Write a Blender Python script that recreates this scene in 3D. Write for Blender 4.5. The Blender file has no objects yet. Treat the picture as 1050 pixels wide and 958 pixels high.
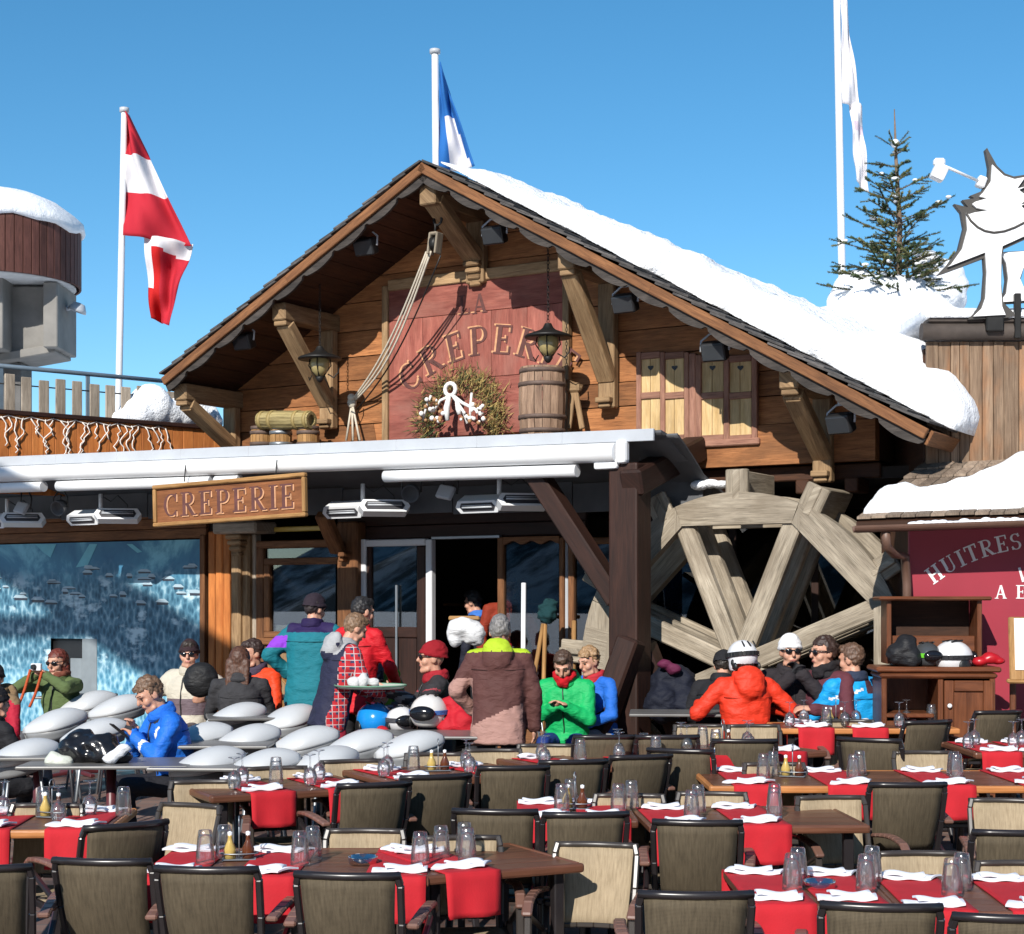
import bpy, bmesh, math, random
import numpy as np
from mathutils import Vector, Matrix, noise
R = math.radians
random.seed(7)
SC = bpy.context.scene
COL = SC.collection
# ------------------------------------------------------------------ camera model used to measure the photograph
F, CX, YH, H = 1700.0, 525.0, 620.0, 1.9
TH = R(31)
def g(D):                                   # the terrace rises gently towards the chalet
    return 0.052 * min(max(D - 7.0, 0.0), 6.7)
def P(x, y, D):
    return Vector(((x - CX) / F * D, D, H + (YH - y) / F * D))
def px(p):
    return CX + F * p[0] / p[1]
def depth_for(y, z):                        # distance at which height z above the sloping ground is seen at row y
    D = 10.0
    for _ in range(40):
        D = 0.5 * D + 0.5 * F * (H - z - g(D)) / max(y - YH, 1)
    return D
O = Vector(((470 - CX) / F * 16.2, 16.2, 0.0))
LM = Matrix.Translation(O) @ Matrix.Rotation(-TH, 4, 'Z')      # chalet frame: x along the front, y inwards
LMI = LM.inverted()
def fac(x, y, v):                           # picture point -> chalet frame point on the plane v in front of the wall
    c = LMI @ Vector((0, 0, H)); d = (LMI.to_3x3() @ Vector(((x - CX) / F, 1, (YH - y) / F)))
    t = (-v - c.y) / d.y
    return c + d * t
def W(p):
    return LM @ Vector(p)

# ------------------------------------------------------------------ mesh helpers
def new_bm():
    bm = bmesh.new(); bm.loops.layers.uv.new('UVMap'); bm.loops.layers.uv.new('rnd'); return bm
def _uvset(bm, faces, uvf, rnd=None):
    l0 = bm.loops.layers.uv['UVMap']; l1 = bm.loops.layers.uv['rnd']
    r = random.random() if rnd is None else rnd
    o = (random.random() * 40, random.random() * 40)
    for f in faces:
        for lp in f.loops:
            a, b = uvf(lp.vert.co, f.normal)
            lp[l0].uv = (a + o[0], b + o[1]); lp[l1].uv = (r, r)
def box(bm, c, s, rot=None, bev=0.006, mi=0, mat=None, seg=1, rnd=None):
    c = Vector(c); s = Vector(s)
    t = bmesh.new()
    bmesh.ops.create_cube(t, size=1.0)
    for v in t.verts: v.co = Vector((v.co.x * s.x, v.co.y * s.y, v.co.z * s.z))
    b = min(bev, 0.45 * min(s))
    if b > 0: bmesh.ops.bevel(t, geom=list(t.edges), offset=b, segments=seg, affect='EDGES', profile=0.5)
    M = Matrix.Translation(c)
    if rot is not None: M = M @ rot.to_4x4()
    if mat is not None: M = mat @ M
    ax = max(range(3), key=lambda i: s[i]); ot = [i for i in range(3) if i != ax]
    vs = [bm.verts.new(v.co) for v in t.verts]
    t.verts.index_update()
    fs = []
    for f in t.faces:
        nf = bm.faces.new([vs[v.index] for v in f.verts]); nf.material_index = mi; nf.normal_update(); fs.append(nf)
    _uvset(bm, fs, lambda co, n: (co[ax], co[ot[0]] + co[ot[1]]), rnd)
    for v in vs: v.co = M @ v.co
    t.free()
    return fs
def beam(bm, a, b, w, d, up=Vector((0, 0, 1)), bev=0.008, mi=0, roll=0, rnd=None):
    a = Vector(a); b = Vector(b); x = (b - a); L = x.length; x.normalize()
    y = Vector(up).cross(x)
    if y.length < 1e-4: y = Vector((0, 1, 0)).cross(x)
    y.normalize(); z = x.cross(y)
    m = Matrix((x, y, z)).transposed()
    if roll: m = m @ Matrix.Rotation(roll, 3, 'X')
    return box(bm, (a + b) / 2, (L, w, d), m, bev, mi, rnd=rnd)
def tube(bm, pts, r, n=8, mi=0, caps=True, closed=False):
    pts = [Vector(p) for p in pts]; N = len(pts)
    rs = r if isinstance(r, (list, tuple)) else [r] * N
    rings = []; ref = None; fs = []; acc = 0
    for i, p in enumerate(pts):
        q0 = pts[(i - 1) % N] if closed else pts[max(i - 1, 0)]
        q1 = pts[(i + 1) % N] if closed else pts[min(i + 1, N - 1)]
        t = (q1 - q0)
        t = t.normalized() if t.length > 1e-9 else Vector((0, 0, 1))
        if ref is None: ref = Vector((0, 0, 1)) if abs(t.z) < .9 else Vector((1, 0, 0))
        b = t.cross(ref)
        if b.length < 1e-5: b = t.orthogonal()
        b.normalize(); ref = b.cross(t).normalized()
        rings.append([bm.verts.new(p + (b * math.cos(k * 2 * math.pi / n) + ref * math.sin(k * 2 * math.pi / n)) * rs[i]) for k in range(n)])
    l0 = bm.loops.layers.uv['UVMap']; l1 = bm.loops.layers.uv['rnd']; rr = random.random(); o = random.random() * 30
    for i in range(N if closed else N - 1):
        A = rings[i]; B = rings[(i + 1) % N]; seg = (pts[(i + 1) % N] - pts[i]).length
        for k in range(n):
            f = bm.faces.new((A[k], A[(k + 1) % n], B[(k + 1) % n], B[k])); f.material_index = mi; f.smooth = True; fs.append(f)
            c = 2 * math.pi * rs[i] / n
            for lp, uv in zip(f.loops, ((acc, k * c), (acc, (k + 1) * c), (acc + seg, (k + 1) * c), (acc + seg, k * c))):
                lp[l0].uv = (uv[0] + o, uv[1] + o); lp[l1].uv = (rr, rr)
        acc += seg
    if caps and not closed:
        for rg in (list(reversed(rings[0])), rings[-1]):
            f = bm.faces.new(rg); f.material_index = mi; fs.append(f)
    return fs
def lathe(bm, prof, n=20, M=None, mi=0, sx=1, sy=1, smooth=True):
    M = M or Matrix.Identity(4)
    rings = []
    for r, z in prof:
        if r < 1e-5: rings.append([bm.verts.new(M @ Vector((0, 0, z)))])
        else: rings.append([bm.verts.new(M @ Vector((sx * r * math.cos(2 * math.pi * k / n), sy * r * math.sin(2 * math.pi * k / n), z))) for k in range(n)])
    l0 = bm.loops.layers.uv['UVMap']; l1 = bm.loops.layers.uv['rnd']
    for i in range(len(rings) - 1):
        A, B = rings[i], rings[i + 1]
        for k in range(n):
            k2 = (k + 1) % n
            if len(A) == 1 and len(B) == 1: continue
            if len(A) == 1: vs = (A[0], B[k2], B[k]); 
            elif len(B) == 1: vs = (A[k], A[k2], B[0])
            else: vs = (A[k], A[k2], B[k2], B[k])
            try: f = bm.faces.new(vs)
            except ValueError: continue
            f.material_index = mi; f.smooth = smooth
            for lp in f.loops:
                lp[l0].uv = (prof[i][1], k * 2 * math.pi * max(prof[i][0], .01) / n); lp[l1].uv = (k / n, .5)
def ball(bm, c, r, n=12, m=8, M=None, mi=0):
    r = Vector(r) if not isinstance(r, (int, float)) else Vector((r, r, r))
    MM = Matrix.Translation(Vector(c)) @ (M.to_4x4() if M else Matrix.Identity(4)) @ Matrix.Diagonal((r.x, r.y, r.z, 1))
    lathe(bm, [(math.sin(math.pi * i / m), -math.cos(math.pi * i / m)) for i in range(m + 1)], n, MM, mi)
def prism(bm, poly, fn, d0, d1, mi=0, side_mi=None):
    """closed 2-D polygon extruded between depths d0 and d1; fn(a,b,d)->3-D"""
    A = [bm.verts.new(fn(a, b, d0)) for a, b in poly]; B = [bm.verts.new(fn(a, b, d1)) for a, b in poly]
    n = len(poly); fs = [bm.faces.new(A), bm.faces.new(list(reversed(B)))]
    for i in range(n): fs.append(bm.faces.new((A[i], B[i], B[(i + 1) % n], A[(i + 1) % n])))
    l0 = bm.loops.layers.uv['UVMap']; l1 = bm.loops.layers.uv['rnd']; rr = random.random(); o = random.random() * 30
    for j, f in enumerate(fs):
        f.material_index = mi if j < 2 or side_mi is None else side_mi
        idx = list(range(n)) if j == 0 else (list(reversed(range(n))) if j == 1 else None)
        for q, lp in enumerate(f.loops):
            if idx is not None: a, b = poly[idx[q]]
            else:
                i = j - 2; a, b = poly[(i, i, (i + 1) % n, (i + 1) % n)[q]]
                if q in (1, 2): b += abs(d1 - d0)
            lp[l0].uv = (a + o, b + o); lp[l1].uv = (rr, rr)
    bmesh.ops.recalc_face_normals(bm, faces=fs)
    bmesh.ops.triangulate(bm, faces=fs[:2], ngon_method='EAR_CLIP')
def grid(bm, nu, nv, fn, mi=0, smooth=True, uvs=(1, 1)):
    vs = [[bm.verts.new(fn(i / nu, j / nv)) for j in range(nv + 1)] for i in range(nu + 1)]
    l0 = bm.loops.layers.uv['UVMap']; fs = []
    for i in range(nu):
        for j in range(nv):
            f = bm.faces.new((vs[i][j], vs[i + 1][j], vs[i + 1][j + 1], vs[i][j + 1])); f.smooth = smooth; f.material_index = mi; fs.append(f)
            for lp, (a, b) in zip(f.loops, ((i, j), (i + 1, j), (i + 1, j + 1), (i, j + 1))): lp[l0].uv = (a / nu * uvs[0], b / nv * uvs[1])
    return vs, fs
def solid_sheet(bm, nu, nv, fn, th, mi=0, mi2=None, uvs=(1, 1)):
    """a curved sheet with thickness: fn(u,v)->point, offset along the normal"""
    def nrm(u, v):
        e = 1e-3
        a = fn(min(u + e, 1), v) - fn(max(u - e, 0), v); b = fn(u, min(v + e, 1)) - fn(u, max(v - e, 0))
        n = a.cross(b); return n.normalized() if n.length > 1e-12 else Vector((0, 0, 1))
    A, fa = grid(bm, nu, nv, lambda u, v: fn(u, v) + nrm(u, v) * th / 2, mi, True, uvs)
    B, fb = grid(bm, nu, nv, lambda u, v: fn(u, v) - nrm(u, v) * th / 2, mi if mi2 is None else mi2, True, uvs)
    for f in fb: f.normal_flip()
    E = [(i, 0) for i in range(nu)] + [(nu, j) for j in range(nv)] + [(i, nv) for i in range(nu, 0, -1)] + [(0, j) for j in range(nv, 0, -1)]
    for k in range(len(E)):
        a = E[k]; b = E[(k + 1) % len(E)]
        f = bm.faces.new((A[b[0]][b[1]], A[a[0]][a[1]], B[a[0]][a[1]], B[b[0]][b[1]])); f.material_index = mi if mi2 is None else mi2
def obj(name, bm, mats, parent=None, smooth=None):
    me = bpy.data.meshes.new(name); bm.normal_update(); bm.to_mesh(me); bm.free()
    for m in (mats if isinstance(mats, (list, tuple)) else [mats]): me.materials.append(m)
    o = bpy.data.objects.new(name, me); COL.objects.link(o)
    if smooth: me.polygons.foreach_set('use_smooth', [True] * len(me.polygons))
    if parent is not None: o.parent = parent
    return o
def tag(o, label=None, cat=None, group=None, kind=None):
    if label: o['label'] = label
    if cat: o['category'] = cat
    if group: o['group'] = group
    if kind: o['kind'] = kind
    return o
def thing(name, label, cat, loc=(0, 0, 0), rz=0.0, group=None):
    o = bpy.data.objects.new(name, None); COL.objects.link(o); o.empty_display_size = .1
    o.location = loc; o.rotation_euler = (0, 0, rz)
    return tag(o, label, cat, group)
def place(o, loc, rz=0.0):
    o.location = loc; o.rotation_euler = (0, 0, rz); return o
def dup(root, loc, rz=0.0, label=None, group=None, scale=None):
    r = root.copy(); COL.objects.link(r); r.location = loc; r.rotation_euler = (0, 0, rz)
    if scale: r.scale = (scale,) * 3
    if label: r['label'] = label
    if group: r['group'] = group
    for ch in list(root.children):
        c = ch.copy(); COL.objects.link(c); c.parent = r
        for gch in list(ch.children):
            d = gch.copy(); COL.objects.link(d); d.parent = c
    return r
# ------------------------------------------------------------------ materials
def srgb(r, gg, b):
    f = lambda c: (c / 255) / 12.92 if c / 255 <= .04045 else ((c / 255 + .055) / 1.055) ** 2.4
    return (f(r), f(gg), f(b), 1)
class NT:
    def __init__(s, name):
        s.m = bpy.data.materials.new(name); s.m.use_nodes = True; s.t = s.m.node_tree; s.b = s.t.nodes['Principled BSDF']; s.out = s.t.nodes['Material Output']
    def n(s, typ, **kw):
        nd = s.t.nodes.new(typ)
        for k, v in kw.items():
            if k in nd.inputs.keys() if not hasattr(nd, k) else False: nd.inputs[k].default_value = v
            else: setattr(nd, k, v)
        return nd
    def l(s, a, b): s.t.links.new(a, b)
    def uv(s, name='UVMap'):
        n = s.t.nodes.new('ShaderNodeUVMap'); n.uv_map = name; return n.outputs[0]
    def objc(s): return s.t.nodes.new('ShaderNodeTexCoord').outputs['Object']
    def mapping(s, vec, sc):
        n = s.t.nodes.new('ShaderNodeMapping'); n.inputs['Scale'].default_value = sc; s.l(vec, n.inputs['Vector']); return n.outputs[0]
    def noise(s, vec, scale, detail=4, rough=.55, dist=0):
        n = s.t.nodes.new('ShaderNodeTexNoise'); n.inputs['Scale'].default_value = scale; n.inputs['Detail'].default_value = detail
        n.inputs['Roughness'].default_value = rough; n.inputs['Distortion'].default_value = dist; s.l(vec, n.inputs['Vector']); return n.outputs['Fac']
    def ramp(s, fac, stops, interp='LINEAR'):
        n = s.t.nodes.new('ShaderNodeValToRGB'); cr = n.color_ramp; cr.interpolation = interp
        while len(cr.elements) < len(stops): cr.elements.new(.5)
        for e, (p, c) in zip(cr.elements, stops): e.position = p; e.color = c if len(c) == 4 else (*c, 1)
        s.l(fac, n.inputs[0]); return n.outputs[0]
    def mix(s, fac, a, b, mode='MIX'):
        n = s.t.nodes.new('ShaderNodeMix'); n.data_type = 'RGBA'; n.blend_type = mode
        for v, i in ((fac, 0), (a, 6), (b, 7)):
            if isinstance(v, (int, float)): n.inputs[i].default_value = v
            elif isinstance(v, tuple): n.inputs[i].default_value = v if len(v) == 4 else (*v, 1)
            else: s.l(v, n.inputs[i])
        return n.outputs[2]
    def math(s, op, a, b=0.0, c=None):
        n = s.t.nodes.new('ShaderNodeMath'); n.operation = op
        for i, v in enumerate((a, b) if c is None else (a, b, c)):
            if isinstance(v, (int, float)): n.inputs[i].default_value = v
            else: s.l(v, n.inputs[i])
        return n.outputs[0]
    def bump(s, h, strength=.3, dist=.01):
        n = s.t.nodes.new('ShaderNodeBump'); n.inputs['Strength'].default_value = strength; n.inputs['Distance'].default_value = dist
        s.l(h, n.inputs['Height']); s.l(n.outputs[0], s.b.inputs['Normal'])
    def col(s, c):
        if isinstance(c, tuple): s.b.inputs['Base Color'].default_value = c if len(c) == 4 else (*c, 1)
        else: s.l(c, s.b.inputs['Base Color'])
    def set(s, **kw):
        for k, v in kw.items(): s.b.inputs[k.replace('_', ' ')].default_value = v
        return s
def c4(c, k=1.0): return (c[0] * k, c[1] * k, c[2] * k, 1)
def plain(name, c, rough=.6, var=.12, scale=6, bump=.05, bscale=40, metal=0.0, spec=.5, bdist=.004):
    t = NT(name); o = t.objc()
    n = t.noise(o, scale, 5)
    t.col(t.ramp(n, [(.3, c4(c, 1 - var)), (.7, c4(c, 1 + var))]))
    t.set(Roughness=rough, Metallic=metal, Specular_IOR_Level=spec)
    if bump: t.bump(t.noise(o, bscale, 3), bump, bdist)
    return t.m
def wood(name, c1, c2, sx=1.3, sy=16, rough=.7, var=.35, crack=.5, bump=.35, stain=None):
    """boards: grain runs along each board's own length, every board has its own tone"""
    t = NT(name); uv = t.uv(); rn = t.uv('rnd')
    gr = t.noise(t.mapping(uv, (sx, sy, 1)), 2.2, 6, .6, .6)
    fine = t.noise(t.mapping(uv, (sx * 2, sy * 5, 1)), 3.0, 4, .6)
    c = t.ramp(gr, [(.28, c4(c1)), (.72, c4(c2))])
    f2 = t.ramp(fine, [(.3, (1 - crack,) * 3), (.52, (1, 1, 1))])
    c = t.mix(1.0, c, f2, 'MULTIPLY')
    blot = t.noise(t.mapping(uv, (1, 2.5, 1)), 1.6, 3)
    c = t.mix(1.0, c, t.ramp(blot, [(.3, (.72, .70, .68)), (.65, (1.1, 1.1, 1.1))]), 'MULTIPLY')
    if stain: c = t.mix(t.ramp(t.noise(t.mapping(uv, (.8, 1.8, 1)), 2.3, 4), [(.5, (0, 0, 0)), (.72, (.75, .75, .75))]), c, c4(stain))
    hsv = t.t.nodes.new('ShaderNodeHueSaturation'); t.l(c, hsv.inputs['Color'])
    sep = t.t.nodes.new('ShaderNodeSeparateXYZ'); t.l(rn, sep.inputs[0])
    t.l(t.math('MULTIPLY_ADD', sep.outputs[0], var * 2, 1 - var), hsv.inputs['Value'])
    t.col(hsv.outputs[0]); t.set(Roughness=rough, Specular_IOR_Level=.3)
    t.bump(t.math('ADD', gr, t.math('MULTIPLY', fine, .6)), bump, .006)
    return t.m
def glassy(name, tint=(1, 1, 1), rough=.0, refl=.12, film=0.0):
    """clear panes and glasses: transparent, mirror-like at grazing angles"""
    t = NT(name); t.t.nodes.remove(t.b)
    tr = t.t.nodes.new('ShaderNodeBsdfTransparent'); tr.inputs[0].default_value = c4(tint)
    gl = t.t.nodes.new('ShaderNodeBsdfGlossy'); gl.inputs['Roughness'].default_value = rough
    lw = t.t.nodes.new('ShaderNodeLayerWeight'); lw.inputs[0].default_value = .35
    mx = t.t.nodes.new('ShaderNodeMixShader')
    t.l(t.math('ADD', t.math('MULTIPLY', lw.outputs['Fresnel'], .75), refl), mx.inputs[0])
    t.l(tr.outputs[0], mx.inputs[1]); t.l(gl.outputs[0], mx.inputs[2])
    if film:
        df = t.t.nodes.new('ShaderNodeBsdfDiffuse'); df.inputs[0].default_value = (.8, .82, .85, 1); m2 = t.t.nodes.new('ShaderNodeMixShader'); m2.inputs[0].default_value = film
        t.l(mx.outputs[0], m2.inputs[1]); t.l(df.outputs[0], m2.inputs[2]); mx = m2
    t.l(mx.outputs[0], t.out.inputs[0])
    return t.m
def snowmat():
    t = NT('snow'); o = t.objc()
    n = t.noise(o, 1.2, 5)
    t.col(t.ramp(n, [(.3, (.70, .73, .78)), (.62, (.86, .87, .89))])); t.set(Roughness=.75, Specular_IOR_Level=.25)
    t.bump(t.math('ADD', t.noise(o, 4, 6, .68), t.math('MULTIPLY', t.noise(o, 45, 4), .25)), .9, .06)
    return t.m
SNOW = snowmat()
W_WALL = wood('sunburnt_boards', (.215, .08, .027), (.45, .19, .071), 1.2, 13, var=.32, crack=.6, bump=.5, stain=(.17, .075, .03))
W_FASC = wood('fascia_boards', (.12, .048, .019), (.26, .115, .046), 1.2, 14, var=.15, crack=.6)
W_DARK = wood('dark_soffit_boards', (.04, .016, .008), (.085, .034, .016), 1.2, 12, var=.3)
W_POST = wood('brown_stained_post', (.018, .0075, .005), (.042, .016, .010), 1.0, 12, rough=.6, var=.1, crack=.35)
W_OLD = wood('weathered_beam', (.22, .13, .065), (.42, .28, .15), 1.1, 12, var=.2, crack=.5)
W_GREY = wood('bleached_oak', (.20, .165, .12), (.44, .38, .295), 1.0, 11, var=.2, crack=.55, bump=.6, stain=(.17, .135, .095))
W_SLATG = wood('grey_fence_slat', (.26, .21, .16), (.46, .39, .31), 1.2, 14, var=.18)
W_CLAD = wood('orange_cladding', (.40, .12, .028), (.58, .21, .055), 1.2, 10, var=.12, crack=.3)
W_ANNEX = wood('weathered_cladding', (.13, .075, .045), (.36, .25, .165), .8, 14, var=.28, crack=.5, stain=(.34, .15, .06))
W_SHUT = wood('pale_shutter_panel', (.50, .33, .14), (.68, .50, .27), 1.4, 12, var=.08, crack=.35)
W_SHUTF = wood('shutter_frame', (.22, .10, .07), (.36, .19, .13), 1.3, 12, var=.12)
W_RED = wood('red_painted_board', (.22, .058, .044), (.37, .125, .092), 1.3, 10, var=.12, crack=.35, stain=(.30, .13, .10))
W_SIGN = wood('carved_sign_wood', (.15, .054, .02), (.29, .112, .042), 1.2, 14, var=.06, crack=.35)
W_GOLD = wood('light_trim_wood', (.28, .14, .045), (.44, .25, .10), 1.2, 14, var=.1)
W_DRESS = wood('polished_dresser', (.085, .028, .012), (.18, .062, .026), 1.2, 12, rough=.4, var=.15, crack=.25)
W_TOP = wood('brown_table_top', (.09, .035, .02), (.17, .07, .04), 1.0, 14, rough=.35, var=.1, crack=.2, bump=.12)
W_EDGE = wood('orange_table_edge', (.36, .13, .04), (.50, .21, .07), 1.0, 14, rough=.4, var=.05, crack=.2)
SHING = wood('slate_shingle', (.045, .042, .042), (.13, .12, .115), 3, 6, rough=.8, var=.35)
SHING_B = wood('wood_shingle', (.16, .115, .085), (.32, .25, .19), 3, 8, rough=.85, var=.35)
M_TRIM = wood('grey_scalloped_trim', (.03, .026, .024), (.085, .072, .064), 1.5, 10, rough=.8, var=.1)
M_WHITE = plain('white_enamel', (.74, .75, .76), .4, .04, 3, .02)
M_ALU = plain('white_aluminium', (.62, .63, .65), .35, .06, 2, .02)
M_LGREY = plain('pale_grey_metal', (.42, .44, .47), .4, .08, 3, .02)
M_DGREY = plain('dark_grey_canvas', (.085, .088, .095), .85, .15, 4, .2, 60)
M_BLACK = plain('black_plastic', (.012, .012, .013), .45, .2, 6, .05)
M_IRON = plain('black_iron', (.018, .017, .016), .5, .25, 12, .15, metal=.4)
M_STEEL = plain('galvanised_steel', (.30, .32, .34), .4, .12, 6, .05, metal=.7)
M_CONC = plain('concrete', (.20, .19, .175), .9, .22, 1.5, .3, 12, bdist=.01)
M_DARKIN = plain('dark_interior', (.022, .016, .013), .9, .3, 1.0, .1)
M_ROPE = plain('pale_rope', (.52, .46, .37), .9, .12, 20, .4, 90)
G_PANE = glassy('window_glass', (.62, .66, .68), .01, .10)
G_CUP = glassy('drinking_glass', (1.0, 1.0, 1.0), .08, .06, .025)
def mat_solid(name, c, rough=.5, **kw): return plain(name, c, rough, kw.get('var', .06), kw.get('scale', 5), kw.get('bump', .03), kw.get('bscale', 60))
def sn(p, s=1.0): return noise.fractal(Vector(p) * s, 1.0, 2.0, 4)
# ------------------------------------------------------------------ ground
def ground_sheet(name, x0, x1, y0, y1, ny, dz, m, nx=2):
    bm = new_bm()
    ys = [y0 + (y1 - y0) * j / ny for j in range(ny + 1)] if ny > 4 else [y0, 7.0, 13.7, y1]
    vs = [[bm.verts.new((x0 + (x1 - x0) * i / nx, y, g(y) + dz)) for y in ys] for i in range(nx + 1)]
    for i in range(nx):
        for j in range(len(ys) - 1): bm.faces.new((vs[i][j], vs[i + 1][j], vs[i + 1][j + 1], vs[i][j + 1]))
    return obj(name, bm, m)
tag(ground_sheet('ground', -400, 400, -150, 700, 3, 0, SNOW), kind='structure')
tp = NT('terrace_tiles'); o_ = tp.objc()
br = tp.t.nodes.new('ShaderNodeTexBrick'); br.inputs['Scale'].default_value = 1.6; br.inputs['Mortar Size'].default_value = .012
br.inputs['Color1'].default_value = (.13, .075, .06, 1); br.inputs['Color2'].default_value = (.19, .12, .095, 1); br.inputs['Mortar'].default_value = (.10, .09, .085, 1)
tp.l(o_, br.inputs['Vector'])
wet = tp.noise(o_, 1.3, 5)
tp.col(tp.mix(tp.ramp(wet, [(.52, (0, 0, 0)), (.62, (1, 1, 1))]), br.outputs[0], (.045, .032, .028, 1)))
tp.l(tp.ramp(wet, [(.45, (.75,) * 3), (.62, (.3,) * 3)]), tp.b.inputs['Roughness']); tp.bump(tp.noise(o_, 40, 3), .2, .004)
tag(ground_sheet('pavement', -13, 13, 3.2, 24, 3, .004, tp.m), kind='structure')

# wooded mountain side behind the photographer (mirrored in the panes)
mf = NT('forest_slope'); mo = mf.objc()
mf.col(mf.mix(mf.ramp(mf.noise(mo, .05, 6), [(.45, (0, 0, 0)), (.6, (1, 1, 1))]), (.03, .045, .05, 1), (.45, .48, .52, 1))); mf.set(Roughness=.9)
bm = new_bm()
grid(bm, 60, 6, lambda u, v: Vector((-900 + 1800 * u, -260 - 500 * v + 60 * sn((u * 5, v, 1)), -2 + (290 + 110 * sn((u * 4, 0, 8))) * v)), 0, True)
tag(obj('mountain', bm, mf.m), kind='structure')

# ------------------------------------------------------------------ chalet
U0, Z0, ML, MR, UL, UR = .27, 6.01, .548, .573, -2.95, 5.0
BACK = 8.7
def roof_z(u): return Z0 - (ML * (U0 - u) if u < U0 else MR * (u - U0))
chalet = thing('wooden_chalet', 'dark orange timber chalet with a wide gable, carved brackets and a snowy right roof slope', 'chalet', O, -TH)
WL = fac(238, 430, 0).x; WR = fac(900, 470, 0).x
ZB = fac(700, 482, 0).z                     # underside of the gable boards
# upper boards
bm = new_bm(); z = ZB
def board_row(bm, z0, z1, ul, ur, th=.05, off=0.0):
    hz = z1 - .02
    def lim(u0, u1): return u0, u1
    a = max(ul, U0 - (Z0 - .12 - z0) / ML); b = min(ur, U0 + (Z0 - .12 - z0) / MR)
    a1 = max(ul, U0 - (Z0 - .12 - z1) / ML); b1 = min(ur, U0 + (Z0 - .12 - z1) / MR)
    # split the row into two or three boards
    cuts = [0] + sorted(random.uniform(.25, .75) for _ in range(1)) + [1]
    e = .006
    for c0, c1 in zip(cuts[:-1], cuts[1:]):
        q = [(a + (b - a) * c0 + .002, z0 + .005), (a + (b - a) * c1 - .002, z0 + .005), (a1 + (b1 - a1) * c1 - .002, z1 - .005), (a1 + (b1 - a1) * c0 + .002, z1 - .005)]
        d = off + random.uniform(0, .016)
        prism(bm, q, lambda x, y, dd: Vector((x, dd, y)), -d, th)
prism_rows = []
h0 = .34
board_row(bm, ZB, ZB + .36, WL, WR, off=.05); z = ZB + .36
while z < Z0 - .35:
    hh = random.uniform(.2, .3); board_row(bm, z, min(z + hh, Z0 - .2), WL, WR); z += hh
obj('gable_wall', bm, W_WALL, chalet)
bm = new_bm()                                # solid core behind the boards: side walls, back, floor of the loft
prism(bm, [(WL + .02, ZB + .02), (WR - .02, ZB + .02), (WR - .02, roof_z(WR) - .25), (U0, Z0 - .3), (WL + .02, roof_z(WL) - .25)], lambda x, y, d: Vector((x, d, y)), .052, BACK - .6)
obj('loft_core', bm, W_DARK, chalet)
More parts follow.
